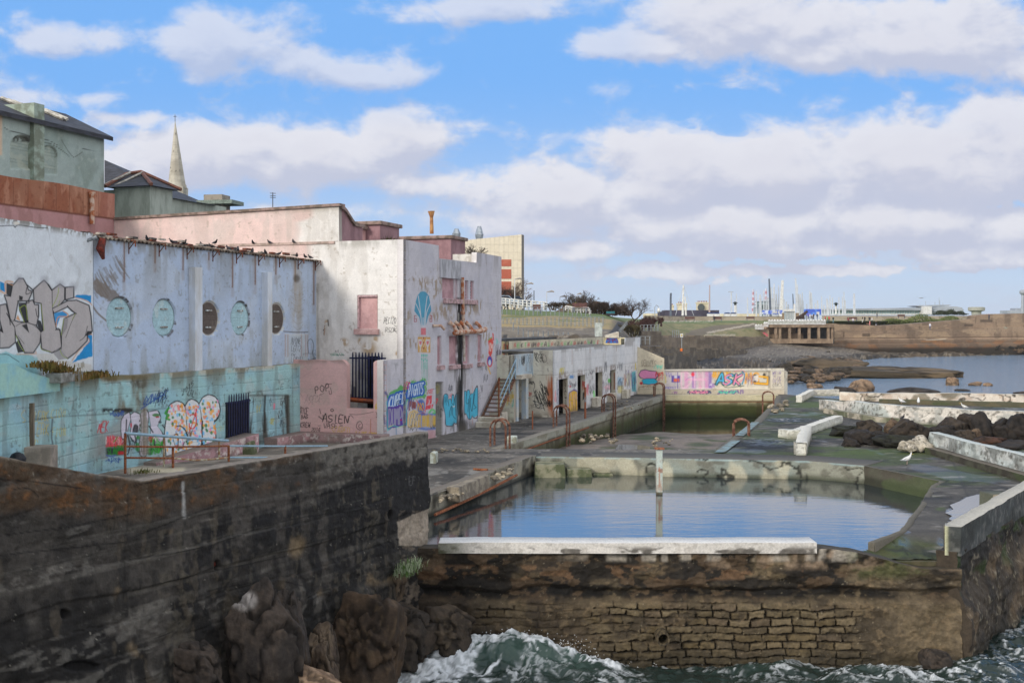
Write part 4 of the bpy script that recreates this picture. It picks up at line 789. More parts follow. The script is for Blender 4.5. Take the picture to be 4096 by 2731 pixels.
lw.mixc((1-ss(B,6.6,6.9+(n2-.5)))*ss(lw.U,120,300)*.5,(120,106,60))
lo=root('lettered_wall',(-14.4,33,6.3),'white wall on the far left with big silver graffiti letters outlined in black','wall')
lw.build('graffiti_wall',M_wall,lo,thick=.4,capcol=(132,122,106))
mb=MB();mb.prism([tuple(J0+Vector((-.42,0))),tuple(JE+Vector((-.42,0))),tuple(JE+Vector((-6,0))),tuple(J0+Vector((-6,0)))],3,11.3);mb.build('wall_backing',plain('hall_core',(150,150,146)),lo)
# turquoise step, slab and weeds on the shelf
mb=MB();q0=[D(0,1420,32.3),D(60,1430,33.2),D(90,1445,33.7),D(190,1490,35.3),D(165,1515,35.0),D(0,1545,32.3)]
pp_=[((x-JL.x*0),)for x in()]
P_=[(-14.65+.2,31.8),(-14.2+.2,36.0)]
prof=[(0,7.3),(2.2,7.25),(3.2,6.95),(5.0,6.6),(5.0,6.3),(-3,6.3),(-3,7.3)]
o2=JE;mb=MB();mb.wprism((JE.x+.02,JE.y),(-JL.x,-JL.y),(1,0),[(s_+.5,z_)for s_,z_ in prof],0,.55)
mb.build('step_ramp',plain('turquoise_render',(140,190,200),(158,200,190),1.2,bump=.4),lo)
mb=MB();mb.box((J0.x+.35+.02,J0.y-3.3,6.72),(.5,1.7,.3),.0);mb.build('grey_slab',plain('grey_slab',(150,152,148),(110,108,100),3),lo,bevel=.03)
def weeds(name,pts,n,hgt,cols,seed,label,cat,parent=None,blade=.03):
 R=random.Random(seed);mb=MB()
 for i in range(n):
  c=Vector(R.choice(pts))+Vector((R.gauss(0,.18),R.gauss(0,.25),0));a=R.uniform(0,6.28);L=hgt*R.uniform(.4,1.2);lean=R.uniform(.1,.8)
  d=Vector((math.cos(a),math.sin(a),0));sd=Vector((-d.y,d.x,0))*blade*R.uniform(.4,1.2);m_=c+d*L*lean*.4+Vector((0,0,L*.7));e=c+d*L*lean+Vector((0,0,L*R.uniform(.6,1)))
  mb.add([c-sd,c+sd,m_+sd*.8,m_-sd*.8,e],[(0,1,2,3),(3,2,4)])
 o=mb.build(name,cols,parent);return tag(o,label,cat)if not parent else o
GRS=plain('dry_grass',(104,98,44),(128,100,56),3,.9,bump=0);GR2=plain('green_weed',(74,88,36),(98,92,44),3,.9,bump=0)
base_=[(J0.x+.25+R.random()*.1,J0.y-.2-k*.22,6.58)for k in range(14)]+[(J0.x+.3,J0.y-3.2-k*.2,6.8+k*.04)for k in range(8)]
weeds('weeds',base_,1500,.24,GRS,3,'dry brown and green weeds growing along the ledge under the silver graffiti','weeds')
# ================================================================== white and pink bath house
bh_=root('bath_house',(-5,56,2.8),'peeling white and pink derelict bath house with art deco mural and rusty pipes','building')
PINK=(214,176,172);DPK=(156,120,124);WHT=(222,219,214)
SF=-u
def on(px,py,O,d):
 t=hit(px,O,d);return t,zat(py,O[1]+d[1]*t)
 # --- seaward facade
def ft(a):
 return np.interp(a,[0,4.2,4.25,9.45,9.5,13.6],[12.2,12.2,11.56,11.62,12.18,12.16])
FEND=13.5
fa=wall([tuple(C0-u*2.12),tuple(C0+u*FEND)],2.7,lambda a:6.75 if a<2.1 else float(ft(a-2.12)),.024,.026,(190,188,196),1)
A,B=fa.A-2.12,fa.B;n1=fa.n(.6,.6,4,200);n2=fa.n(2.2,1.6,5,201);n3=fa.n(6,6,4,202);n4=fa.n(2,.5,5,203)
fa.mixc(ss(n1,.48,.62)*.35,(206,202,204));fa.mixc(ss(n4,.58,.7)*.3,(166,162,162));fa.mixc(ss(B,11,12.1)*ss(n4,.45,.6)*.4,(128,122,118));fa.mixc(ss(n3,.68,.75)*ss(n2,.45,.6)*.4,(150,136,120))
bk=np.maximum(1-ss((B%.225)/.225,0,.09),1-ss(((A+(np.floor(B/.225)%2)*.22)%.45)/.45,0,.04));fa.mixc(bk*.22*ss(n2,.35,.6),(120,116,120));fa.h-=bk*.004
PEEL=(156,140,122)
fa.T=Z5
for x,y,rx,ry,th in((1118,755,24,22,.5),(1210,790,60,60,.47),(1330,800,80,60,.5),(1400,1030,80,70,.47),(1340,1090,60,40,.5),(1640,1030,50,60,.5),(1300,870,60,60,.53),(1070,1080,40,60,.55),(1085,1290,30,30,.6),(1130,1320,60,60,.58),(1780,1250,100,100,.6),(1450,1090,40,30,.5),(1230,1010,60,90,.56),(1700,1000,60,60,.56),(1720,1430,60,60,.6)):
 fa.mixc(fa.ell(x,y,rx,ry,.6)*ss(fa.n(4.5,2.6,6,int(x)),th+.02,th+.04)*.9,PEEL)
TEAL=(66,146,176);BR=(160,56,66)
# scallop fan mural
fan=[(1215,862),(1240,870),(1268,905),(1278,960),(1290,1035),(1262,1085),(1240,1168),(1197,1170),(1180,1095),(1136,1040),(1146,965),(1163,905),(1190,868)]
fa.poly(fan,TEAL,.95,1);fa.mixc(fa.ell(1215,960,40,110,.4)*.25,(90,170,196))
for P_ in([(1172,905),(1188,1020),(1203,1168)],[(1146,965),(1185,1050),(1197,1100)],[(1252,905),(1237,1020),(1225,1168)],[(1278,975),(1245,1060),(1235,1168)],[(1215,1100),(1213,1168)]):fa.stroke(P_,7,(200,200,204),.9,.8)
for x0,sg in((1136,1),(1294,-1)):fa.stroke([(x0+18*sg,1080),(x0,1080),(x0,1135),(x0+18*sg,1135),(x0+18*sg,1105),(x0+8*sg,1105)],6,BR,.9,.7,False)
fa.poly([(1195,1190),(1240,1190),(1240,1253),(1195,1253)],(206,112,120),.95);OC=(200,156,84)
fa.poly([(1167,1270),(1280,1272),(1280,1412),(1168,1408)],OC,.95)
for x in(1192,1256):fa.poly([(x-20,1292),(x+20,1292),(x+16,1340),(x+4,1365),(x+8,1405),(x-8,1405),(x-4,1365),(x-16,1340)],(206,202,204),.95);fa.poly([(x-12,1308),(x+12,1308),(x+8,1332),(x-2,1342),(x-10,1332)],(206,112,120),.95)
for a_,b_ in(((1200,1275),(1246,1400)),((1242,1275),(1196,1400))):fa.stroke([a_,((a_[0]+b_[0])/2,1338),b_],9,OC,.95,.7,False);fa.stroke([(a_[0]+8,a_[1]),((a_[0]+b_[0])/2+6,1338),(b_[0]+8,b_[1])],3,(206,202,204),.8,.6,False)
for y in(1280,1320,1370):fa.poly([(1220,y-8),(1228,y),(1220,y+12),(1212,y)],(150,50,60),.95)
GT=(84,180,160)
for i,x in enumerate((1203,1218,1233,1249)):
 fa.stroke([(x,1425),(x,1560)],4,GT,.9,.6);fa.mixc(fa.ell(x,1436,6,10,.2)*.9,GT);fa.mixc(fa.ell(x,1470+12*(i%2),6,10,.2)*.9,GT)
fa.T=ZC
for x in(802,828,848,872,894):fa.stroke([(x,0),(x+2,300)],6,GT,.9,.8)
fa.stroke([(828,60),(872,60)],5,GT,.8)
# grey render patch, shelf line, throw-ups
fa.mixc(fa.box(155,10,525,210,8)*ss(n2,.35,.55)*.55,(128,128,130));fa.stroke([(240,545),(600,515),(1030,445)],7,(120,116,120),.8,1.2)
GN=(60,160,60);BB=(40,96,180)
fa.stroke([(180,510),(230,640),(215,900),(240,1130)],40,(64,56,130),.8,4);fa.stroke([(150,900),(170,1040)],24,(64,44,130),.8,4)
fa.poly([(230,560),(260,490),(400,430),(460,390),(530,440),(560,330),(650,300),(720,320),(840,260),(880,340),(875,600),(560,640),(500,740),(350,760),(220,860)],GN,.85,4,14)
fa.text("CURED",240,590,180,42,BB,34,.1,.28,-.32,.06,1,(196,214,226),15,seed=3);fa.stroke([(300,590),(250,640),(232,760),(240,820)],26,(200,216,228),.9,2);fa.stroke([(320,575),(240,640),(215,760)],8,BB,.9)
fa.text("RIGHTS",560,395,190,34,BB,26,.12,.3,-.22,.06,1,(196,214,226),13,seed=5);fa.stroke([(240,548),(600,517),(880,475)],5,(150,150,156),.7,1)
fa.text("LETS",480,330,120,16,(214,50,70),10,.3,.5,.1,.1,.95);fa.text("EU",360,660,90,34,(30,30,50),9,.2,.2,-.3,.1,.9)
fa.poly([(230,800),(500,740),(530,1050),(230,1090)],(150,144,166),.8,3);fa.text("DUMPO",235,800,270,44,(88,60,150),34,.0,.35,-.05,.05,.95,(150,146,172),22,seed=9)
for P_ in([(215,1160),(300,1080),(420,1100),(530,1040)],[(200,650),(215,1140)],[(530,640),(540,1060)]):fa.stroke(P_,16,(80,190,180),.8,3);
fa.stroke([(230,1100),(300,1070)],12,(210,206,110),.8);fa.stroke([(410,1100),(520,1080)],12,(210,206,110),.8);fa.stroke([(360,1110),(365,1220)],16,(64,120,160),.8,3);fa.mixc(fa.ell(445,980,14,10,.3),(200,30,50))
fa.scribble(560,540,130,260,(40,70,140),14,7,51,.75);fa.scribble(590,650,110,160,(140,66,50),16,6,52,.8)
fa.text("GRM",570,860,210,48,(206,178,120),30,.15,.12,0,.08,.9,(214,208,200),12,seed=2);fa.text("GRM",575,860,210,48,(40,34,30),6,.15,.12,0,.08,.9,seed=2);fa.scribble(570,1060,150,110,(44,40,40),7,6,54,.8)
fa.mixc(fa.ell(785,740,75,120,.25)*.9,(50,96,170));fa.text("NO",725,690,130,50,(206,160,50),14,.05,.2,0,.06,.95);fa.stroke([(705,640),(780,740),(860,830)],11,(200,40,50),.95)
RD=(208,44,60)
for s_,y in(("ISEE",470),("HUMANS",575),("BUT NO",650),("HUMANITY",735)):fa.text(s_,890-(y-470)*.1,y,66,20 if len(s_)<5 else 12,RD,9,.15,.3,-.15,.12,.95,seed=y)
fa.stroke([(850,900),(870,780),(890,640)],8,RD,.9);fa.mixc(fa.ell(820,875,34,34,.5)*.8,(150,34,60));fa.mixc(fa.box(740,870,1075,1130,12)*.55,(60,112,180));fa.stroke([(740,880),(900,890),(1060,880)],22,(44,96,180),.85,4);fa.stroke([(760,1120),(900,1140),(1060,1120)],30,(44,96,180),.85,5)
fa.text("ELIMINATION",745,900,190,18,(206,168,60),14,.02,.5,.02,.06,.95);fa.stroke([(930,850),(980,800),(1040,850),(1000,860)],34,(70,190,90),.85,4);fa.scribble(950,1060,90,70,(50,60,70),6,6,57,.8)
fa.mixc(fa.ell(1110,650,14,60,.3)*0,RD)
# cinder block doorway
CB=fa.box(1043,335,1165,1260,2);fa.mixc(CB,(122,120,114));mo=np.maximum(1-ss((B%.21)/.21,0,.09),1-ss(((A+(np.floor(B/.21)%2)*.2)%.42)/.42,0,.05));fa.mixc(CB*mo*.6,(90,88,84));fa.h-=CB*.12
fa.mixc(fa.box(1043,345,1165,430,6)*ss(n2,.4,.6)*.7,(96,92,40));fa.scribble(1050,360,100,200,(160,150,50),7,5,61,.6);fa.scribble(1080,700,90,240,(66,66,66),8,6,62,.7);fa.stroke([(1050,640),(1110,620),(1080,700)],20,RD,.7)
# turquoise block letters left and right of the stain
TQ=(72,176,206)
L1=[(1180,560),(1210,535),(1245,560),(1250,640),(1290,620),(1310,690),(1320,560),(1345,560),(1350,680),(1385,540),(1440,540),(1440,760),(1400,1030),(1350,1030),(1320,1080),(1215,1070),(1205,900),(1175,740)]
fa.stroke(L1+[L1[0]],16,(24,24,28),.95,1.5);fa.poly(L1,TQ,.97,1.5)
for P_ in([(1270,930),(1280,830),(1310,740),(1300,900)],[(1330,760),(1330,900),(1380,960)],[(1250,650),(1265,740)],[(1310,690),(1345,720),(1360,620)],[(1385,560),(1375,700),(1385,900)]):fa.stroke(P_,9,(24,24,28),.9)
fa.poly([(1325,745),(1370,735),(1350,770)],(206,200,196));fa.scribble(1190,550,50,200,(30,60,80),5,5,71,.8)
L2=[(1530,490),(1560,490),(1570,560),(1580,480),(1610,470),(1630,560),(1650,530),(1680,530),(1720,440),(1755,430),(1755,900),(1690,940),(1660,900),(1640,960),(1600,960),(1560,870),(1530,860)]
fa.stroke(L2+[L2[0]],15,(24,24,28),.95,1.5);fa.poly(L2,TQ,.97,1.5)
for P_ in([(1565,540),(1560,690),(1600,690)],[(1620,560),(1615,800),(1620,960)],[(1640,600),(1630,700),(1660,830),(1690,540)],[(1715,440),(1690,700),(1730,760),(1690,790)],[(1600,620),(1590,840)]):fa.stroke(P_,9,(24,24,28),.9)
fa.stroke([(1665,400),(1675,500)],6,(216,130,90),.7);fa.stroke([(1755,690),(1790,690)],6,(216,130,90),.7);fa.stroke([(1665,960),(1668,1060)],6,(216,130,90),.7)
fa.text("RST",1255,400,80,20,(50,50,60),6,.1,.3,0,.2,.8);fa.scribble(1265,370,60,120,(50,50,60),6,5,81,.7);fa.text("SA",1262,540,50,16,(216,60,80),6,.3,.3,-.1,.1,.8)
for y in(490,540,590):fa.stroke([(1790,y-25),(1775,y),(1800,y+15),(1795,y+35)],6,(90,90,96),.7)
fa.scribble(1805,380,40,150,(90,90,96),5,5,83,.6);fa.scribble(1860,190,70,160,(70,74,80),5,6,84,.7);fa.scribble(1800,80,50,80,(110,114,120),4,4,85,.6);fa.text("B8",1885,20,90,14,(50,50,60),5,0,.2,1.2,.1,.8)
# red ghost piece
fa.T=Z5
fa.stroke([(1840,1240),(1845,1300)],10,(214,50,40),.9);fa.poly([(1795,1300),(1830,1270),(1845,1320),(1840,1400),(1820,1450),(1800,1420),(1805,1360)],(214,70,54),.95,1.5);fa.stroke([(1800,1300),(1830,1275)],8,(90,180,70),.8);fa.text("OM",1808,1320,70,14,(226,200,190),5,0,.1,.6,.1,.9)
fa.mixc(fa.ell(1812,1490,26,52,.15)*.95,(214,70,54));fa.mixc(fa.ell(1812,1485,20,42,.15)*.95,(40,80,170));fa.mixc(fa.ell(1812,1500,12,26,.2)*.9,(206,214,226));fa.stroke([(1795,1540),(1810,1580),(1818,1600)],12,(216,170,60),.8)
fa.T=Y2;fa.text("EWO",95,1040,100,16,(60,44,48),6,.1,.3,0,.15,.8);fa.scribble(92,960,60,230,(74,64,70),6,8,87,.7);fa.scribble(105,900,30,60,(100,190,180),8,3,88,.6)
fa.T=Z5
# black drain stain behind the stack pipe
dxs=abs(fa.U-(1150+np.interp(fa.V,[1190,1600,1722],[1542,1548,1560])/2.24))+(fa.n(3,.7,6,261)-.5)*26
for wd,c,a in((19,(96,90,84),.6),(13,(52,48,44),.85),(7,(24,22,21),.95)):fa.mixc((1-ss(dxs,wd-3,wd+3))*ss(fa.V,1185,1200)*a*ss(fa.n(5,1.2,6,262),.25,.45),c)
fa.mixc(fa.ell(1550,2060,80,60,.7)*ss(n2,.35,.6)*.8,(40,38,36));fa.stroke([(1530,600),(1528,680),(1534,740)],12,(50,46,44),.8,2);fa.mixc(fa.ell(1533,710,16,22,.3)*.9,(40,40,44));fa.stroke([(1430,1080),(1470,1190)],20,(110,90,70),.5,3)
for x in(1437,1490,1535,1585,1672):fa.stroke([(x-2,1060),(x,1140)],10,(196,192,186),.5,3)
fa.mixc((1-ss(B,2.8,3.4))*ss(n2,.42,.58)*.6,(90,86,78));fa.mixc(fa.box(1178/1,0,0,0)*0,WHT)
fa.T=ZC;fa.mixc(fa.box(900,1150,1045,1310,5)*.8,(190,146,150));fa.T=Z5
# window openings are recessed in the wall mesh
WIN=[(1388,748,1500,926,0),(1506,752,1527,930,0),(1556,766,1578,930,1),(1592,770,1621,932,1),(1639,773,1671,934,1),(1343,1268,1380,1522,0),(1450,1264,1522,1516,0),(1572,1260,1630,1510,0),(1705,1254,1741,1494,0)]
wr=[]
for x0,y0,x1,y1,k in WIN:
 (a0,b0),(a1,b1)=tp((x0,y0),Z5),tp((x1,y1),Z5);s0=hit(a0,C0,u);s1=hit(a1,C0,u);ym=C0.y+u.y*(s0+s1)/2
 z1=zat((b0),C0.y+u.y*s0);z0=zat(b1,C0.y+u.y*s1);z1=(zat(b0,C0.y+u.y*s0)+zat(b0,C0.y+u.y*s1))/2;z0=(zat(b1,C0.y+u.y*s0)+zat(b1,C0.y+u.y*s1))/2
 wr.append((s0,s1,z0,z1,k));m_=ss(A,s0-.015,s0+.015)*(1-ss(A,s1-.015,s1+.015))*ss(B,z0-.015,z0+.015)*(1-ss(B,z1-.015,z1+.015));fa.h-=m_*.2;fa.mixc(m_,(186,152,158))
fa.build('facade',M_wall,bh_,thick=.3,capcol=(204,200,198))
M_pkb=plain('pink_block',(188,152,156),(164,128,134),2,.8,bump=.4);M_sill=plain('pink_sill',(196,164,166),(150,126,124),5,.8)
for(s0,s1,z0,z1,k)in wr:
 def Pq(s_,n_,z_):q_=C0+u*s_+v*n_;return(q_.x,q_.y,z_)
 def slab(m_,a,b,c_,d_,n0,n1):m_.hexa([Pq(a,n0,c_),Pq(b,n0,c_),Pq(b,n1,c_),Pq(a,n1,c_),Pq(a,n0,d_),Pq(b,n0,d_),Pq(b,n1,d_),Pq(a,n1,d_)])
 mb=MB();slab(mb,s0+.02,s1-.02,z0,z1,-.198,-.11);wo=mb.build('window',M_pkb,bh_)
 if k:
  mb=MB()
  for j in range(6):zz_=z0+(z1-z0)*(j+.5)/6;slab(mb,s0+.04,(s0+s1)/2+.05,zz_-.07,zz_+.03,-.108,-.095)
  mb.build('louvre',plain('louvre_dark',(70,60,62),(100,88,90),6),wo)
mb=MB();(a0,b0)=tp((1393,940),Z5);s0=hit(a0,C0,u);s1=hit(tp((1686,0),Z5)[0],C0,u);z0=wr[0][2];slab(mb,s0,s1,z0-.26,z0-.02,.005,.16);mb.build('sill',M_sill,bh_,bevel=.02)
for k in(5,6,7,8):mb=MB();s0,s1,z0=wr[k][0],wr[k][1],wr[k][2];slab(mb,s0-.08,s1+.1,z0-.24,z0-.02,.005,.17);mb.build('sill',M_sill,bh_,bevel=.02)
mb=MB();s0=hit(tp((1362,0),Z5)[0],C0,u);s1=hit(tp((1545,0),Z5)[0],C0,u);slab(mb,s0,s1,zat(tp((0,742),Z5)[1],55.6),11.55,.004,.07);mb.build('fascia_panel',plain('grey_panel',(186,186,192),(150,150,154),2.5,bump=.2,stretch=(1,1,.4)),bh_)
# stack pipe and manifold
M_rp=plain('orange_rust_pipe',(166,96,56),(200,178,160),3.5,.8,bump=.5);M_wp=plain('white_pipe',(206,200,192),(160,140,124),3)
def FP(x,y,n_):(a0,b0)=tp((x,y),Z5);s_=hit(a0,C0,u);q_=C0+u*s_+v*n_;return Vector((q_.x,q_.y,zat(b0,(C0+u*s_).y)))
mb=MB();mb.tube([FP(1548,738,.12),FP(1550,900,.12),FP(1553,1040,.12),FP(1555,1180,.12)],[.085,.085,.09,.085],8);mb.tube([FP(1551,1040,.12),FP(1552,1065,.12)],.12,8);mb.build('soil_pipe',M_rp,bh_)
mb=MB();mb.tube([FP(1556,1130,.14),FP(1560,1488,.14)],.07,8);mb.build('soil_pipe',M_wp,bh_)
mb=MB();mb.tube([FP(1437,1225,.42),FP(1470,1232,.45),FP(1545,1222,.45),FP(1620,1222,.45),FP(1690,1212,.45),FP(1728,1198,.3)],.13,8);
for x in(1440,1490,1535,1585,1672):mb.tube([FP(x-6,1140,.08),FP(x-2,1160,.25),FP(x,1180,.34),FP(x+2,1222,.42)],[.13,.09,.09,.13],8)
mb.tube([FP(1298,1172,.02),FP(1325,1170,.3),FP(1338,1205,.4)],.07,8);mb.tube([FP(1437,1225,.42),FP(1440,1245,.42)],.17,8);mb.build('pipe_manifold',M_rp,bh_)
# --- south face: white with pink left part; upper pink storey continues above it
so_=wall([tuple(C0),tuple(C0-v*17.2)],2.7,lambda a:12.2 if a<3.28 else 13.82-.022*(a-3.3),.026,.028,WHT,-1)
A,B=so_.A,so_.B;n1=so_.n(.5,.5,4,210);n2=so_.n(2,1.3,5,211);n3=so_.n(6,6,4,212);n4=so_.n(2.5,.7,5,213)
pinkm=ss(A+(n1-.5)*3-(12.6-B)*.1,5.0,6.2)*ss(B,10,11);pinkm=np.maximum(pinkm,ss(A,4.4,4.9)*ss(B+(n1-.5)*1.2,13.0,13.3))
pinkm=np.maximum(pinkm,ss(A,4.5,5.2)*(B<12.2)*ss(B,10.6,10.9));so_.mixc(pinkm*.85,(216,186,178));so_.mixc(ss(n4,.54,.66)*.3,(178,172,162));so_.mixc(ss(n1,.5,.65)*.2,(200,196,190));so_.mixc(ss(n3,.66,.74)*ss(n2,.48,.6)*.45,(150,136,116))
so_.mixc(ss(A,2.7,4.2)*(1-ss(A,4.2,4.7))*ss(B,5,7)*ss(n2,.36,.6)*.4,(168,160,148));so_.mixc(ss(B,11.7,12.1)*(A<3.3)*ss(n4,.4,.6)*.5,(126,122,112));so_.mixc(ss(so_.n(1.2,.15,4,214),.58,.7)*ss(B,10,13.5)*.2,(150,142,130));so_.mixc(ss(B,13.5,13.8)*ss(n2,.45,.6)*.5,(140,132,116))
bk=1-ss((B%.45)/.45,0,.04);so_.mixc(bk*.3*ss(n2,.4,.6),(130,122,110));so_.T=Z5
so_.stroke([(0,430),(130,428),(470,415)],5,(130,110,100),.7,1);so_.stroke([(0,515),(120,535),(275,558)],4,(150,120,110),.7,1);so_.stroke([(270,800),(268,1000),(275,1480)],22,(128,120,104),.5,5)
for x,y,rx,ry in((505,1320,40,36),(650,1310,20,30),(790,1290,20,26),(730,1380,60,60),(350,1140,18,22),(985,1420,20,20)):so_.mixc(so_.ell(x,y,rx,ry,.6)*ss(so_.n(4,3,5,int(x)),.47,.53)*.9,(172,148,116))
so_.text("RECIZO",862,1100,50,16,K,4,.1,.15,0,.14,.95);so_.stroke([(995,1120),(990,1160),(975,1178),(955,1165)],4,K,.9);so_.text("OB",982,1098,18,14,K,3,0,.3,0,.1,.9);so_.text("RSDK",872,1190,38,22,K,4,.2,.2,0,.14,.95);so_.stroke([(960,1205),(990,1245),(1008,1235),(975,1215)],4,K,.9)
so_.text("NO",425,1390,20,15,K,3,0,.4,0,.1,.9);so_.text("URBAN",388,1418,22,18,(60,150,120),4,0,.3,0,.15,.85);so_.stroke([(380,1428),(440,1430),(512,1436)],4,K,.9)
so_.mixc(so_.ell(323,1210,5,6,.3),(20,20,20));so_.stroke([(363,1120),(366,1170)],10,(50,40,36),.9);so_.stroke([(515,1510),(530,1540),(525,1580)],4,K,.8)
so_.T=Z4;so_.stroke([(1155,690),(1170,670)],12,K,.8,2);so_.poly([(1158,800),(1190,810),(1195,710),(1206,850),(1160,850)],(36,36,36),.8,3);so_.stroke([(1225,740),(1225,840)],40,(40,40,40),.7,4)
(a0,b0),(a1,b1)=tp((1268,368),Z4),tp((1530,990),Z4);s1=hit(a0,C0,-v);s0=max(.15,hit(a1,C0,-v));z1=zat(b0,C0.y+.3236*.9);DOOR=(s0,s1,2.8,z1)
m_=ss(A,s0-.01,s0+.01)*(1-ss(A,s1-.01,s1+.01))*(1-ss(B,z1-.01,z1+.01))*(B>2.9);so_.mixc(m_,(12,12,14));so_.keep=m_<.5
(a0,b0),(a1,b1)=tp((629,900),Z5),tp((803,1197),Z5);w1,w0=hit(a0,C0,-v),hit(a1,C0,-v);wz1,wz0=zat(b0,51.7),zat(b1,51.7)
m_=ss(A,w0-.015,w0+.015)*(1-ss(A,w1-.015,w1+.015))*ss(B,wz0-.015,wz0+.015)*(1-ss(B,wz1-.015,wz1+.015));so_.h-=m_*.2;so_.mixc(m_,(196,156,156))
so_.build('south_wall',M_wall,bh_,thick=.3,capcol=(150,142,134))
def Sq(s_,n_,z_):q_=C0-v*s_-u*n_;return(q_.x,q_.y,z_)
def sslab(m_,a,b,c_,d_,n0,n1):m_.hexa([Sq(b,n0,c_),Sq(a,n0,c_),Sq(a,n1,c_),Sq(b,n1,c_),Sq(b,n0,d_),Sq(a,n0,d_),Sq(a,n1,d_),Sq(b,n1,d_)])
mb=MB();sslab(mb,w0+.06,w1-.06,wz0,wz1-.05,-.198,-.12);wn=mb.build('window',plain('pink_block_front',(204,164,162),(188,148,146),2,bump=.4),bh_,label='blocked up window painted pink')
mb=MB();sslab(mb,w1-.07,w1+.01,wz0,wz1,-.17,.012);sslab(mb,w0+.001,w1-.071,wz1-.07,wz1+.001,-.17,.012);mb.build('frame',M_sill,wn)
mb=MB();sslab(mb,w0-.12,w1+.12,wz0-.27,wz0-.01,.005,.2);mb.build('sill',plain('sill_front',(206,172,168),(180,146,142),4),bh_,bevel=.02)
mb=MB();sslab(mb,DOOR[0]-.3,DOOR[1]+.3,2.8,DOOR[3]+.3,-.35,-3.0);
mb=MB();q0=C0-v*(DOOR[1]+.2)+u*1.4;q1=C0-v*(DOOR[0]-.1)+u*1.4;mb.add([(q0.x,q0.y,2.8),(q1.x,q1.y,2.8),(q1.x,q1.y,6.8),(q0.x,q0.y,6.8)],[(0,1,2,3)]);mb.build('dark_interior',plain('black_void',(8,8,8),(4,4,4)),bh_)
# main volume and roof slab
mb=MB();mb.prism([tuple(C0-v*.32+u*.35),tuple(C0-v*.32+u*FEND),tuple(C0-v*9+u*FEND),tuple(C0-v*9+u*.35)],7.2,11.4);mb.build('building_core',plain('hall_core',(150,150,146)),bh_)
mb=MB();mb.prism([tuple(C0-v*.3+u*(FEND+.0)),tuple(C0-v*9+u*FEND),tuple(C0-v*9+u*(FEND-.3)),tuple(C0-v*.3+u*(FEND-.3))],2.7,12.1);mb.build('north_wall',plain('north_wall',(190,188,190),(160,156,150),2),bh_)
mb=MB();a_=C0+u*9.5;mb.prism([tuple(a_-v*.31),tuple(a_+u*.25-v*.31),tuple(a_+u*.25-v*1.4),tuple(a_-v*1.4)],11.3,12.1);mb.build('parapet_return',plain('white_return',(214,210,202),(180,174,164),3),bh_)
# --- upper dark pink volumes on the roof, set back
M_dp=plain('dark_pink',(156,122,126),(136,104,108),1.4,.8,bump=.2,stretch=(1,1,.5));M_lp=plain('light_pink',(212,170,166),(190,150,148),1.6,.8,bump=.2);M_cap=plain('parapet_cap',(152,130,122),(110,96,84),3,.85,bump=.4)
Q0=C0-v*3.3
def U1(px,off=3.3):return hit(px,C0-v*off,u)
def zq(px,py,off=3.3):t=U1(px,off);return zat(py,(C0-v*off+u*t).y)
def q5(x,y):return tp((x,y),Z5)
pr_=[]
for x,y in((470,125),(495,135),(520,165),(545,205),(570,245),(590,275),(620,285),(670,290),(672,300)):
 a_,b_=q5(x,y);pr_.append((U1(a_),zq(a_,b_)))
mb=MB();mb.wprism((Q0.x,Q0.y),u,v,[(0.301,11.3)]+[(max(.301,a),b)for a,b in pr_]+[(pr_[-1][0],11.3)],-.5,0);mb.build('curved_parapet',M_dp,bh_)
mb=MB()
for i in range(len(pr_)-2):
 (a,b),(c_,d_)=pr_[i],pr_[i+1];P_=lambda s_,n_,z_:((Q0+u*s_+v*n_).x,(Q0+u*s_+v*n_).y,z_);mb.hexa([P_(a,-.6,b+.002),P_(c_,-.6,d_+.002),P_(c_,.12,d_+.002),P_(a,.12,b+.002),P_(a,-.6,b+.16),P_(c_,-.6,d_+.16),P_(c_,.12,d_+.16),P_(a,.12,b+.16)])
mb.build('coping',M_cap,bh_)
mb=MB();sslab(mb,3.2,17.2,13.83,13.96,-.45,.1)
vs_=mb.v;mb.v=[(x,y,z-(.022*max(0,(Vector((x,y))-C0).dot(-v)-3.3)))for x,y,z in vs_];mb.build('coping',M_cap,bh_)
def rbox(name,x0,x1,off,depth,ytop,mat,cap=True,zlow=11.3,ux=None):
 a_,b_=q5(x0,ytop);t0=U1(a_,off);t1=U1(q5(x1,0)[0],off);zt_=zq(a_,b_,off);O=C0-v*off;mb=MB()
 mb.prism([tuple(O+u*t0),tuple(O+u*t1),tuple(O+u*t1-v*depth),tuple(O+u*t0-v*depth)],zlow,zt_);o_=mb.build(name,mat,bh_)
 if cap:mb=MB();mb.prism([tuple(O+u*(t0-.15)+v*.15),tuple(O+u*(t1+.15)+v*.15),tuple(O+u*(t1+.15)-v*depth),tuple(O+u*(t0-.15)-v*depth)],zt_+.002,zt_+.2);mb.build('coping',M_cap,bh_,bevel=.05)
 return t0,t1,zt_
rbox('stair_head',830,1000,3.0,3.2,268,M_dp);rbox('roof_link',664,800,3.8,2,308,M_lp)
rbox('roof_tower',1465,1592,2.5,5.6,392,M_dp)
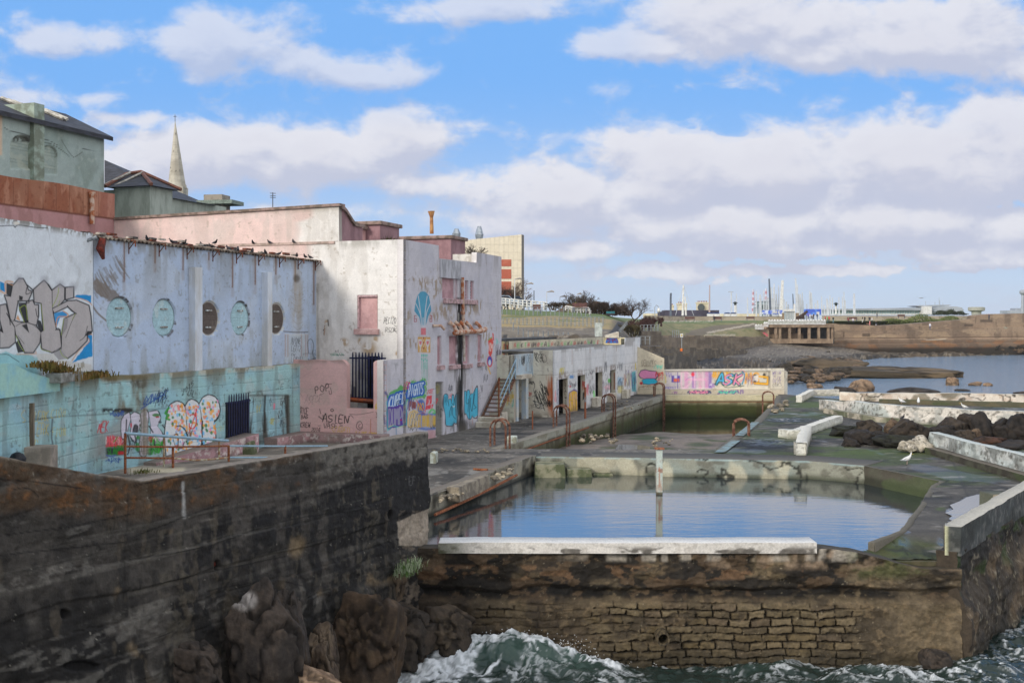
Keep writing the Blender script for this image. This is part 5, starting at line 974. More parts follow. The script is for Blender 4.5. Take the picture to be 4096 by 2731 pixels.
# --- pink terrace wall in front
T0=C0-u*2.1
def pinkw(sh):
 A,B=sh.A,sh.B;n2=sh.n(2,2,5,222)
 sh.mixc(ss(sh.n1,.5,.62)*.35,(202,162,158));sh.mixc(ss(n2,.58,.68)*.4,(190,170,160));bk=1-ss((B%.3)/.3,0,.07);sh.mixc(bk*.3*ss(n2,.4,.6),(164,124,124));sh.h-=bk*.006;sh.mixc(ss(B,6.45,6.7)*ss(n2,.35,.55)*.6,(150,128,120));sh.mixc((1-ss(B,3.3,3.55))*ss(n2,.35,.55)*.6,(120,104,98))
 sh.T=Z4;sh.text("POP",765,730,75,48,K,8,-.1,.3,-.25,.06,.95);sh.stroke([(945,735),(960,800),(935,810),(930,770)],6,K,.9);sh.stroke([(815,820),(870,800)],5,K,.8);sh.stroke([(860,760),(900,700),(960,690)],6,K,.9)
 sh.text("ASEOF",640,830,90,34,(110,90,94),3,.2,.2,-.02,.2,.8);sh.text("SPICE",560,975,70,22,K,7,.1,.12,.0,.12,.95);sh.stroke([(620,975),(590,955),(560,965),(570,1010),(610,1030),(560,1050)],6,K,.9);sh.text("BAG",598,1060,40,24,K,7,.1,.2,-.05,.1,.95);sh.text("KREW",592,1145,52,24,K,7,.05,.25,.02,.12,.95);sh.text("2014",718,1205,50,22,K,6,.2,.2,-.02,.1,.95)
 sh.text("ASIEN",850,1050,85,54,K,10,.1,.18,.05,.1,.95,seed=8);sh.stroke([(810,1075),(860,1110),(860,1060)],12,K,.8,2);sh.mixc(sh.ell(965,1000,20,18,.2),K);sh.mixc(sh.ell(965,1000,11,10,.3),PINK);sh.stroke([(1140,1130),(1180,1060),(1215,1090)],7,K,.8);sh.stroke([(818,985),(832,1040)],7,K,.8)
 sh.text("VASE",862,1155,55,36,K,7,.1,.2,.0,.12,.95);sh.stroke([(800,1182),(835,1180)],5,K,.9);sh.text("=",1055,1155,40,34,K,5,0);sh.stroke([(1300,1165),(1278,1180),(1285,1205),(1315,1200),(1320,1165),(1295,1130),(1262,1150),(1252,1200),(1290,1230),(1325,1205)],7,K,.9)
 sh.text("SCARED",955,1195,80,28,(206,170,60),6,.1,.3,.03,.1,.85);sh.text("I LIKE LUNK",1235,1250,55,16,(206,170,60),9,.1,.45,.06,.08,.85);sh.stroke([(1420,1105),(1418,1270)],8,(176,100,60),.8)
 sh.stroke([(590,625),(700,560),(800,500)],3,(160,120,120),.6);sh.stroke([(455,720),(560,760),(620,850)],4,(130,100,100),.6);sh.mixc(sh.ell(578,664,12,5,.3),(40,30,30));sh.mixc(sh.box(445,470,640,505,6)*ss(n2,.4,.55)*.7,(206,190,180));sh.text("SBA",1482,1030,55,20,K,5,.2,.2,-.4,.12,.9);sh.stroke([(1480,1020),(1500,1060),(1485,1085)],5,K,.8);sh.scribble(1470,890,80,100,(214,180,70),10,6,91,.8)
 sh.stroke([(1170,1045),(1280,1050),(1450,1020)],6,(70,52,50),.8,1.2)
a_=hit(1155,T0,-v);x1p=hit(*(tp((1140,0),Z4)[0],T0,-v));x2p=hit(*(tp((1452,0),Z4)[0],T0,-v))
def ptop(a):
# profile: tall left part, low sill under the gate, tall right pier
 if a<x2p:return 6.72+.03*math.sin(a*8)
 if a<x1p:return 4.62
 return 6.72-.25*(1-min(1,(a-x1p)/.35))**2
tw=root('terrace_wall',(-7.5,49.5,3),'pink rendered terrace wall with black tags in front of the blue palisade gate','wall')
sh=wall([tuple(T0),tuple(T0-v*(a_+.0))],2.9,4.6,.022,.022,PINK,-1);sh.n1=sh.n(.5,.5,4,220);pinkw(sh);sh.build('lower_wall',M_wall,tw,thick=.32,capcol=(170,140,134))
for s0,s1 in((x1p,a_),(0,x2p)):
 sh=wall([tuple(T0-v*s0),tuple(T0-v*s1)],4.601,lambda a:6.72-.22*(1-min(1,(a if s0 else 9)/.3))**2-.1*(1-min(1,(x2p-a if not s0 else 9)/.2))**2+.02*math.sin(a*5),.022,.022,PINK,-1);sh.A=sh.A+s0;sh.n1=sh.n(.5,.5,4,220);pinkw(sh);sh.build('upper_wall' if s0 else 'pier',M_wall,tw,thick=.32,capcol=(200,164,160))
 # --- palisade gates
M_blu=plain('navy_steel',(30,38,78),(22,28,58),5,.5,.2,bump=.1)
def palisade(name,O,d,nrm,s0,s1,n,z0,z1,rails,label,lean=0):
 r_=root(name,(O[0]+d[0]*s0,O[1]+d[1]*s0,z0),label,'gate')
 for i in range(n):
  s_=s0+(s1-s0)*(i+.5)/n;w_=.036;mb=MB();zt_=z1
  mb.wprism(O,d,nrm,[(s_-w_,z0),(s_+w_,z0),(s_+w_,zt_-.16),(s_+w_*.7,zt_-.05),(s_,zt_),(s_-w_*.7,zt_-.05),(s_-w_,zt_-.16)],.05,.065);mb.build('pale',M_blu,r_)
 for z in rails:mb=MB();mb.wprism(O,d,nrm,[(s0-.1,z-.035),(s1+.1,z-.035),(s1+.1,z+.035),(s0-.1,z+.035)],.0,.048);mb.build('rail',M_blu,r_)
 return r_
Og=C0-v*0-u*.12;g0=hit(tp((1577,0),Z4)[0],Og,-v);g1=hit(tp((1196,0),Z4)[0],Og,-v)
palisade('palisade_gate',Og,-v,-u,max(g0,-.1),g1,10,zat(tp((0,870),Z4)[1],51),zat(tp((0,318),Z4)[1],51),(zat(tp((0,392),Z4)[1],51),zat(tp((0,862),Z4)[1],51)),'navy blue palisade gate with pointed pales in the opening between the pink walls')
Ob=K0+v*.38;b0_=hit(tp((1640,0),Z3)[0],Ob,-u);b1_=hit(tp((1797,0),Z3)[0],Ob,-u);yb=45.8
mb=MB();mb.wprism(Ob,-u,v,[(b1_-.05,3.0),(b0_+.05,3.0),(b0_+.05,zat(tp((0,372),Z3)[1],yb)),(b1_-.05,zat(tp((0,355),Z3)[1],yb))],-.02,.03)
pg=palisade('palisade_gate',Ob,-u,v,b1_,b0_,9,2.95,zat(tp((0,308),Z3)[1],yb),(zat(tp((0,368),Z3)[1],yb),3.3),'navy blue palisade gate with pointed pales set in the turquoise graffiti wall')
mb.build('gate_opening',plain('gate_dark',(26,28,36),(16,18,24),8),pg)
# plank in the opening
pl0,pl1=Vector(Sq(2.6,1.0,4.92)),Vector(Sq(.7,.9,4.8));mb=MB();mb.tube([pl0,pl1],.11,4);tag(mb.build('timber_plank',plain('red_timber',(150,76,36),(110,54,30),3),bevel=.01),'reddish brown timber plank lying behind the low sill of the pink wall','plank')
# --- pink plinths along the cyan wall and under the terrace wall
def plf(sh):sh.mixc(ss(sh.n2,.45,.58)*.6,(110,92,90));sh.mixc(ss(sh.n3,.6,.68)*.8,(206,196,190));sh.mixc(ss(sh.n1,.5,.6)*.5,(150,136,126));sh.mixc((1-ss(sh.B,3.1,3.3))*.6,(90,80,74))
Opl=K0+v*1.0;pa_=hit(1000,Opl,-u);pb_=hit(545,Opl,-u)
q1=K0+v*1.15-u*6.9;q2=K0+v*.9-u*13.3
kerb('ramp_wall',[tuple(q2),tuple(q1)],2.95,3.9,.7,(176,140,144),42,1,'sloping dusty pink plinth below the spotted graffiti letters','plinth',plf,(140,128,120),zhf=lambda a:3.42+.07*a,ds=.04,dz=.04)
q1=K0+v*1.0-u*5.2;q2=T0-v*3.4-u*.7;q3=T0-u*.7+v*.2
kerb('ramp_wall',[tuple(q1),tuple(q2),tuple(q3)],2.95,3.5,.9,(178,142,144),43,1,'low flaking pink plinth along the foot of the pink terrace wall','plinth',plf,(150,130,124),ds=.04,dz=.04)
mb=MB();p_=G(978,1818,3.1);mb.hexa([p_+Vector(t)for t in((-.5,-.2,0),(.4,-.3,0),(.5,.2,.0),(-.3,.3,0),(-.45,-.1,.1),(.2,-.2,.55),(.4,.1,.6),(-.3,.2,.12))]);mb.build('concrete_lump',M_mossy,bevel=.03,label='tilted broken concrete lump in front of the turquoise wall gate',cat='rubble')
# --- railings on the terrace
M_rst=plain('rust_rail',(112,60,36),(150,96,62),12,.85,bump=.6);M_bl=plain('blue_rail',(132,164,184),(150,180,196),4,.5);M_bg=plain('beige_rail',(186,184,160),(150,110,80),6,.7)
rl=root('handrail',G(700,1885,3.3),'front run of rusty and pale blue pipe handrail along the terrace edge','railing','railings on the terrace')
def rp(px,py,dd):return D(px,py,dd)
Dd={501:37.5,692:39.0,915:41.0,1141:43.5,1310:45.2}
for px,y0,y1 in((501,1732,1884),(692,1786,1884),(915,1780,1858),(1141,1782,1826)):
 mb=MB();mb.tube([rp(px,y1,Dd[px])-Vector((0,0,.1)),rp(px,y0,Dd[px])],.045,7);mb.build('post',M_rst,rl)
for pts,m_ in(([(501,1785),(692,1787),(915,1783)],M_rst),([(501,1830),(692,1832)],M_rst),([(915,1783),(1141,1784),(1310,1783)],M_bl),([(915,1829),(1141,1829),(1250,1829)],M_bl),([(692,1832),(780,1840),(830,1838),(915,1829)],M_bg)):
 ds_=[np.interp(p[0],list(Dd),list(Dd.values()))for p in pts];mb=MB();mb.tube([rp(p[0],p[1],float(d_))for p,d_ in zip(pts,ds_)],.035,7);mb.build('rail',m_,rl)
rl2=root('handrail',G(760,1870,3.3),'rear run of handrail with long sloping pale blue top rail before the spotted letters','railing','railings on the terrace')
mb=MB();mb.tube([rp(501,1732,37.5),rp(912,1762,42.2)],.05,8);mb.build('top_rail',M_bl,rl2)
for px,y0,y1,dd in((656,1745,1880,39.3),(877,1760,1862,41.8)):mb=MB();mb.tube([rp(px,y1,dd)-Vector((0,0,.1)),rp(px,y0,dd)],.04,7);mb.build('post',M_bg,rl2)
# timber post on a concrete base
pb_=G(143,1838,3.2);pb_=D(143,1838,32.6)
wp=root('plinth',pb_-Vector((0,0,.9)),'square grey concrete base standing by the turquoise wall under the timber post','concrete base')
mb=MB();c_=D(143,1787,32.6);mb.box((c_.x,c_.y+.3,c_.z-.55),(.82,.7,1.1),.1);mb.build('base_block',plain('base_conc',(156,146,134),(126,118,108),2.2,bump=.4),wp,bevel=.03)
mb=MB();c_=D(112,1787,32.7);t_=D(112,1614,32.7);mb.box((c_.x,c_.y+.2,(c_.z+t_.z)/2),(.17,.15,t_.z-c_.z),.1);tag(mb.build('timber_post',plain('grey_timber',(128,116,98),(98,88,74),3,stretch=(6,6,.6))),'weathered upright timber post standing on the grey concrete base','post')
c_=D(70,1812,31.5);mb=MB();mb.lathe((c_.x,c_.y,c_.z-.3),[(.04,0),(.2,.03),(.23,.15),(.15,.28),(.05,.33)],10,1.1,.8);tag(mb.build('refuse_sack',plain('black_plastic',(18,20,26),(30,34,44),6,.35,bump=.6),smooth=True),'small shiny black refuse sack on the sea wall by the concrete base','sack')
# clutter on the south face
mb=MB();mb.tube([Vector(Sq(*[on(tp((345,1165),Z5)[0],0,C0,-v)[0],.1,zat(tp((0,1165),Z5)[1],52)])),Vector(Sq(on(tp((338,0),Z5)[0],0,C0,-v)[0],.12,zat(tp((0,1255),Z5)[1],52)))],.035,6);mb.build('waste_pipe',M_wp,bh_)
# ================================================================== changing cubicles beside the pools
H0=Vector((2.42,65.6));HL=23.9
hr=root('changing_cubicles',(6,76,2.8),'long low white row of changing cubicles with dark doorways and graffiti beside the empty pool','building')
sE=hit(2499,H0,u)
zr=zat(1343,(H0+u*sE).y)
hw_=wall([tuple(H0),tuple(H0+u*HL)],2.75,lambda a:6.76 if a<sE else 7.25,.045,.04,(218,218,218),1)
A,B=hw_.A,hw_.B;n1=hw_.n(.5,.7,4,230);n2=hw_.n(1.6,1.2,5,231);n3=hw_.n(4,4,4,232);n4=hw_.n(1.6,.35,5,233)
hw_.mixc(ss(n4,.58,.7)*.3,(160,156,152));hw_.mixc(ss(n1,.5,.62)*.3,(198,202,206));hw_.mixc(ss(B,6.5,6.75)*ss(n2,.45,.6)*.6,(140,132,124))
bk=np.maximum(1-ss((B%.3)/.3,0,.14),1-ss(((A+(np.floor(B/.3)%2)*.3)%.6)/.6,0,.06));hw_.mixc(bk*.28,(140,144,150));hw_.mixc((1-ss(B,5.2,5.3))*.35,(206,204,200))
hw_.T=ZD
for x,y,h in((935,160,260),(1630,110,100),(1465,120,80),(1215,150,90)):hw_.stroke([(x,y),(x,y+h)],8,(140,92,66),.6,2)
hw_.text("MU",735,475,100,30,(206,192,90),14,.1,.2,0,.1,.8);hw_.mixc(hw_.box(895,590,960,640,4)*.85,(56,130,190))
YB=(222,176,50)
hw_.poly([(880,860),(930,830),(965,800),(1015,830),(1025,1150),(880,1180),(872,960)],(110,90,150),.9,2);hw_.poly([(890,870),(960,830),(1010,850),(1020,1145),(885,1170),(880,970)],YB,.95,1.5)
for P_ in([(915,860),(925,960)],[(905,1000),(915,1100)],[(960,900),(965,1060)],[(990,880),(995,960)]):hw_.stroke(P_,14,(206,170,150),.85)
for P_ in([(890,870),(940,830),(1010,830)],[(915,990),(950,1000)],[(955,1060),(960,1150)],[(985,960),(985,1140)]):hw_.stroke(P_,6,(90,70,110),.9)
hw_.mixc(hw_.ell(1515,675,22,34,.3)*.9,(90,190,70));hw_.stroke([(1275,840),(1285,980)],26,(110,210,100),.85,2.5)
hw_.mixc(hw_.box(1645,620,1725,760,6)*.6,(110,170,206));hw_.mixc(hw_.box(1650,750,1735,870,6)*.65,(206,190,80));hw_.mixc(hw_.box(1790,560,1855,750,6)*.5,(190,190,120));hw_.poly([(1865,540),(1930,520),(1940,850),(1870,840)],(70,170,180),.85,2.5);hw_.scribble(1865,540,70,300,(50,90,130),7,6,3,.7)
for(x,y,w_,h_,c,s_)in((900,680,100,120,(60,60,80),1),(1180,680,90,200,(70,70,80),2),(1200,500,80,80,(80,80,86),3),(1420,640,100,330,(90,60,90),4),(1440,370,40,180,(80,80,86),5),(1650,380,80,150,(70,74,80),6),(1650,620,90,240,(60,60,70),7),(1780,500,90,300,(110,90,150),8),(1160,720,40,200,(216,110,120),9),(655,820,40,200,(220,130,140),10),(690,650,40,560,(80,90,130),11),(1440,740,90,90,(226,150,160),12),(1750,560,40,200,(180,120,60),13),(890,740,30,60,(200,60,70),14),(1920,390,20,120,(206,190,90),15)):hw_.scribble(x,y,w_,h_,c,6,6,s_,.65)
hw_.mixc((1-ss(B,2.8,3.3))*ss(n2,.4,.58)*.7,(96,88,78));hw_.mixc(ss(B,3,3.4)*(B<5.2)*ss(n3,.64,.72)*.6,(110,96,96));hw_.mixc((1-ss(abs(B-5.3),0,.06))*.4,(130,126,120))
DRS=[]
DZ=zat(tp((0,612),ZD)[1],67)
for x0,x1,zt_,jl in((730,866,4.98,0),(1022,1138,5.0,0),(1303,1408,5.0,0),(1533,1612,5.0,0),(1742,1790,0,0)):
 if not zt_:continue
 s0,s1=hit(tp((x0,0),ZD)[0],H0,u),hit(tp((x1,0),ZD)[0],H0,u);DRS.append((s0,s1,zt_))
keep=np.ones(len(A),bool)
for s0,s1,zt_ in DRS:keep&=~((A>s0)&(A<s1)&(B<zt_));hw_.mixc((1-ss(abs(A-s0)+abs(A-s1)-(s1-s0),0,.15))*ss(B,zt_,zt_+.05)*(1-ss(B,zt_+.3,zt_+.5))*ss(n3,.3,.6)*.7,(130,110,96))
hw_.keep=keep;hw_.build('front_wall',M_wall,hr,thick=.02)
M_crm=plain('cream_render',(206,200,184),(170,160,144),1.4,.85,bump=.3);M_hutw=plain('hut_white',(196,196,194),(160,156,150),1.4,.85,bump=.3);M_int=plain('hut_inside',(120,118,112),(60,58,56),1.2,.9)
def HQ(s_,n_,z_):q_=H0+u*s_+v*n_;return(q_.x,q_.y,z_)
def hslab(a,b,c_,d_,n0,n1):m_=MB();m_.hexa([HQ(a,n0,c_),HQ(b,n0,c_),HQ(b,n1,c_),HQ(a,n1,c_),HQ(a,n0,d_),HQ(b,n0,d_),HQ(b,n1,d_),HQ(a,n1,d_)]);return m_
prev=.02
for i,(s0,s1,zt_)in enumerate(DRS+[(HL,HL,5)]):
 hslab(prev,s0,2.75,6.7,-.28,-.025).build('inner_wall',M_hutw,hr);
 if i<4:
  hslab(s0,s1,zt_+.02,6.7,-.28,-.025).build('lintel',M_hutw,hr)
  j=wall([tuple(H0+u*(s1+.012)-v*.30),tuple(H0+u*(s1+.012)-v*.0)],2.76,zt_+.02,.03,.03,(206,198,178),1);j.N[:,0]=-u.x;j.N[:,1]=-u.y;j.h+=.02;j.mixc(ss(j.n(2,1,4,i),.5,.62)*.5,(150,130,106));j.T=ZD
  if i==0:
   for kx,ch in enumerate("LOCALWISE"):j.text(ch,820,680+kx*48,32,24,(40,40,44),7,0,0,0,.08,.9)
  if i==1:j.scribble(1100,660,40,160,(206,60,50),9,5,4,.9);j.scribble(1100,850,40,130,(30,30,34),8,5,5,.9)
  if i==3:j.stroke([(1600,560),(1598,800)],22,(150,80,44),.9,4)
  j.build('door_jamb',M_wall,hr)
 prev=s1
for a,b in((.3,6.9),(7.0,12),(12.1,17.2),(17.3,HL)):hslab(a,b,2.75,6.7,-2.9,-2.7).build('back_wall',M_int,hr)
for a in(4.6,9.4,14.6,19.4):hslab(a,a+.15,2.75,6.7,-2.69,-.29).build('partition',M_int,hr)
hslab(.1,HL-.1,6.56,6.68,-4.4,-.29).build('flat_roof',plain('felt_roof',(120,116,108),(90,86,80),1),hr)
for xx,yy in((1225,1250),(1470,1175),(1690,930)):
 p_=G(*tp((xx+45,yy-155 if xx<1600 else yy+30),ZD),2.8);q_=H0+u*hit(tp((xx+45,0),ZD)[0],H0,u)+v*.22;mb=MB();mb.box((q_.x,q_.y,3.1),(.42,1.1,.66),-.33);mb.build('plinth_block',M_crm,hr,bevel=.04)
 # corner bay: front-facing cream wall, side porch with posts
def face(O,d,s1,zb,zt,col,fn,side,thick,nm,lab=None,ds=.035):
 f_=wall([tuple(O),tuple(O+d*s1)],zb,zt,ds,ds,col,side);f_.n1=f_.n(.6,.6,4,240);f_.n2=f_.n(2,1.5,5,241);f_.n3=f_.n(6,6,4,242);fn(f_);return f_.build(nm,M_wall,hr,thick=thick,capcol=(170,160,146))
def weath(f_,k=1):f_.mixc(ss(f_.n2,.5,.64)*.5*k,(176,166,150));f_.mixc(ss(f_.n1,.52,.64)*.3*k,(190,186,176));f_.mixc(ss(f_.n3,.66,.73)*.5*k,(120,110,100));f_.mixc((1-ss(f_.B,2.8,3.2))*ss(f_.n2,.35,.5)*.7,(110,98,84))
def f1(f_):
 weath(f_);f_.T=ZD;f_.mixc(f_.ell(600,900,60,300,.4)*ss(f_.n(5,.6,4,5),.4,.6)*.9,(176,92,44));f_.stroke([(612,630),(606,760),(618,900),(625,1230)],26,(170,84,40),.75,4);f_.stroke([(530,590),(530,660)],10,(170,100,60),.6,2)
 f_.text("RECRE",365,245,120,24,K,8,-.2,.2,.15,.12,.95,seed=3);f_.stroke([(520,280),(535,360),(510,385)],8,K,.9);f_.stroke([(330,515),(630,530)],3,(150,146,136),.6);f_.stroke([(385,588),(640,580)],7,(110,100,90),.7,1.5)
 f_.text("NEOGRAFR",400,830,190,22,K,10,-.35,.15,.35,.2,.9,seed=5);f_.text("WUAD",470,730,130,26,K,11,-.3,.1,.5,.25,.9,seed=6);f_.stroke([(430,680),(480,760),(440,730)],9,K,.9);f_.text("TEAM",350,990,90,34,K,14,-.3,.1,.35,.1,.9,seed=7);f_.stroke([(310,930),(350,910),(340,1040),(310,1060)],7,K,.9);f_.stroke([(330,690),(350,760),(330,820),(380,880)],7,K,.8);f_.text("LEAN",360,1000,100,30,(230,226,214),5,-.3,.2,.35,.1,.9);f_.stroke([(320,1080),(420,1110),(510,1100)],6,K,.9);f_.scribble(540,980,80,100,K,8,4,9,.9)
 f_.scribble(235,680,110,50,(40,40,40),12,5,10,.7);f_.text("DN",235,850,60,26,(200,50,60),7,.1,.2,.2,.1,.9);f_.mixc(f_.ell(254,946,8,8,.3),(20,20,20))
tF=hit(tp((325,0),ZD)[0],H0,-v)
face(H0,-v,tF+1.6,2.75,zat(1497,65.8),(214,208,190),f1,-1,.3,'corner_wall');f_=None
face(H0,-v,tF,zat(1497,65.8)+.003,zat(1400,65.7),(216,212,196),f1,-1,.35,'corner_fascia')
A1=H0-v*tF;tG=hit(tp((22,0),ZD)[0],A1,-u)
def f2(f_):
 weath(f_,.7);f_.T=ZD;f_.text("T",100,345,100,24,(90,100,110),4,0);f_.scribble(135,280,60,160,K,7,7,3,.9)
 for x in(235,270):f_.stroke([(x,260),(x-22,330),(x,400),(x+22,330),(x,260)],4,(100,110,120),.8)
 f_.stroke([(225,380),(222,520),(240,545),(262,530),(275,545),(300,520),(290,400)],4,(100,110,120),.8);f_.stroke([(225,322),(245,322)],4,(90,100,110));f_.stroke([(262,322),(282,322)],4,(90,100,110));f_.scribble(230,590,60,50,(70,76,84),6,4,5,.8);f_.stroke([(80,430),(85,540)],5,(160,110,90),.6)
zG=zat(1497,64)
sh=face(A1,-u,tG,zG-.15,zat(1415,64.5),(168,186,198),f2,-1,.3,'porch_fascia')  # right-facing side: its bluish shade is put into the base colour
for x0,x1 in((60,92),(206,246)):
 a_,b_=hit(tp((x0,0),ZD)[0],A1,-u),hit(tp((x1,0),ZD)[0],A1,-u);mb=MB();lo_,hi_=min(a_,b_),max(a_,b_);mb.prism([tuple(A1-u*hi_+v*.02),tuple(A1-u*lo_+v*.02),tuple(A1-u*lo_-v*.25),tuple(A1-u*hi_-v*.25)],2.75,zG-.152);mb.build('porch_post',plain('post_blue',(176,190,200),(196,196,186),2),hr)
A2=A1-u*tG
def f3(f_):
 weath(f_,.8);f_.T=Y1;f_.scribble(850,560,90,120,(216,186,90),5,7,3,.7);f_.text("RIZL",855,590,36,14,(206,70,60),5,.1,.2,.1,.15,.9);f_.text("STOLS",985,1190,24,14,(90,190,170),3);f_.text("DVOLS",935,620,60,14,(90,190,170),5,.3,.1,-.3,.1,.9);f_.text("S",925,505,30,16,(206,70,60),4);f_.text("BK",925,580,34,14,(216,186,70),5,.1,.2,0,.1,.9)
face(A2,-v,2.2,2.75,zat(1420,62.8),(206,208,190),f3,-1,.3,'side_wall')
mb=MB();a_=A1-v*1.6;mb.prism([tuple(A2-v*.31+u*.31),tuple(A1-v*.31-u*.02),tuple(A1-v*2.4-u*.02),tuple(A2-v*2.4+u*.31)],6.2,6.35);mb.build('porch_roof',M_crm,hr)
# rear cream wall with a row of tags
R0=H0-v*4.6
rear=root('rear_wall',(R0.x,R0.y,3),'cream wall with a row of red green and black tags behind the cubicle roof','wall')
t0,t1=hit(2036,R0,u),hit(2484,R0,u);zA,zB=zat(1365,(R0+u*t0).y),zat(1346,(R0+u*t1).y)
rwl=wall([tuple(R0+u*t0),tuple(R0+u*t1)],4.0,lambda a:zA+(zB-zA)*a/(t1-t0),.05,.05,(204,196,172),1)
rwl.mixc(ss(rwl.n(1,1,5,4),.5,.62)*.5,(160,152,130));rwl.T=ZD
for i in range(26):
 x=20+i*52+(i*37%17);c=[(206,70,70),(110,190,110),(60,50,54),(110,196,110),(206,50,56),(90,60,70),(60,56,60)][i%7];rwl.text("SEKTRUMOPALFIZ"[i%14],x,90-i*1.5,60,30,c,9,.1,.2,0,.2,.8,seed=i);rwl.scribble(x,90-i,30,60,c,5,2,i,.5)
rwl.build('tagged_wall',M_wall,rear,thick=.3,capcol=(150,142,124))
def rs(f_):f_.mixc(ss(f_.n(1,1,4,4),.5,.6)*.5,(176,158,120));f_.T=Y1;f_.text("DF",862,165,75,28,(206,50,50),7,.1,.2,0,.1,.9);f_.scribble(860,230,60,160,(70,50,44),6,6,6,.6)
f_=wall([tuple(R0+u*t0),tuple(R0+u*t0-v*1.6)],4.0,zA,.05,.05,(216,198,150),-1);rs(f_);f_.build('end_face',M_wall,rear)
mb=MB();c_=R0+u*(t0+6)-v*2.5;mb.prism([tuple(R0+u*t0-v*1.6),tuple(R0+u*(t0+12)-v*.35),tuple(R0+u*(t0+12)-v*1.9),tuple(R0+u*(t0+.02)-v*2.9)],4.0,zA+.12);mb.build('flat_roof',plain('felt_dark',(70,72,74),(50,50,50),2),rear)
pv=root('roof_hut',(9.0,88.5,6.6),'small cream hut with a painted head on the far end of the cubicle roof','building')
mb=MB();a_,b_=D(2421,1351,86.6),D(2506,1356,86.6);mb.prism([(a_.x,86.6),(b_.x,86.6),(b_.x,88.6),(a_.x,88.6)],6.6,a_.z);mb.build('hut_body',plain('cream_yellow',(214,202,164),(190,176,136),2),pv)
mb=MB();c_=D(2421,1342,86.5);d_=D(2470,1327,86.5);mb.hexa([(a_.x,86.5,a_.z+.003),(d_.x+.1,86.5,a_.z+.003),(d_.x+.1,88,a_.z+.003),(a_.x,88,a_.z+.003),(a_.x,86.5,c_.z),(d_.x+.1,86.5,d_.z),(d_.x+.1,88,d_.z),(a_.x,88,c_.z)]);mb.build('sloping_roof',M_crm,pv)
mb=MB();c_=D(2448,1372,86.57);mb.lathe((0,0,0),[(.02,0),(.02,.01)],3);mb=MB();n=14;mb.add([(c_.x+.5*math.cos(math.pi*k/n),86.58,c_.z+.6*math.sin(math.pi*k/n))for k in range(n+1)],[tuple(range(n+1))]);mb.build('painted_head',plain('head_red',(110,44,50),(40,110,190),6,bump=0),pv)
mb=MB();c_=D(2492,1375,86.55);mb.box((c_.x,86.57,c_.z+.15),(.3,.02,.5));mb.build('window',plain('hut_window',(90,90,80)),pv)
mb=MB();c_=D(2395,1347,87);mb.box((c_.x,87.2,c_.z+.55),(.5,.6,1.1),.1);tag(mb.build('cabinet',plain('pale_cabinet',(190,198,192),(160,166,160),3),bevel=.03),'pale grey metal cabinet standing on the rear cream wall by the slope','cabinet')
# end wall of the complex
ew=root('end_wall',(16,87,2.8),'cream end wall with pink cloud and colourful lettering closing off the far end of the pools','wall')
e0,e1,e2=D(2535,1577,87.3),D(2657,1577,87.2),D(3137,1577,86.9)
def etop(a):return zat(1384,87.3)if a<.2 else float(np.interp(a,[.2,e1.x-e0.x],[zat(1384,87.3),zat(1433,87.2)]))
def ef(f_):
 A,B=f_.A,f_.B;n1=f_.n(.6,.6,4,250);n2=f_.n(2,1.5,5,251);n3=f_.n(5,5,4,252)
 f_.mixc(ss(n2,.52,.64)*.35,(184,172,150));f_.mixc(ss(n3,.66,.72)*.5,(140,126,104));f_.mixc((1-ss(B,3.0,3.3))*.5,(186,172,146));f_.mixc((1-ss(abs(f_.V-1557),.5,3))*.4,(110,100,86))
 f_.T=Y5;f_.text("DEVICES",195,120,70,20,(110,96,84),5,.1,.2,.05,.2,.8);f_.stroke([(170,190),(340,188)],3,(140,130,110),.6);f_.scribble(240,50,110,60,(160,140,120),4,4,3,.4)
 f_.poly([(155,290),(185,235),(235,225),(300,240),(370,245),(400,300),(370,345),(260,350),(175,330)],(52,60,80),.9,1.5);f_.poly([(165,290),(190,245),(235,235),(300,250),(360,255),(385,300),(350,340),(260,345),(185,322)],(220,140,180),1,1.5);f_.poly([(195,350),(250,330),(350,330),(390,370),(370,400),(280,410),(210,400)],(20,60,80),.9,1.2);f_.poly([(202,352),(250,338),(345,338),(382,370),(360,394),(280,402),(215,392)],(50,176,206),1,1.2)
 f_.scribble(365,250,85,70,(206,66,60),8,7,4,.85);f_.scribble(380,310,70,60,(206,110,110),6,5,5,.7);f_.mixc(f_.ell(190,390,18,18,.4),(190,60,60));f_.stroke([(300,405),(390,400)],10,(190,60,60),.8,2);f_.scribble(350,170,100,60,(110,206,180),7,6,6,.8);f_.scribble(180,415,200,40,(120,90,70),5,6,7,.6)
face_=wall([(e0.x,e0.y),(e1.x,e1.y)],2.75,etop,.045,.045,(210,200,176),1);ef(face_);face_.build('gable_part',M_wall,ew,thick=.4,capcol=(160,150,130))
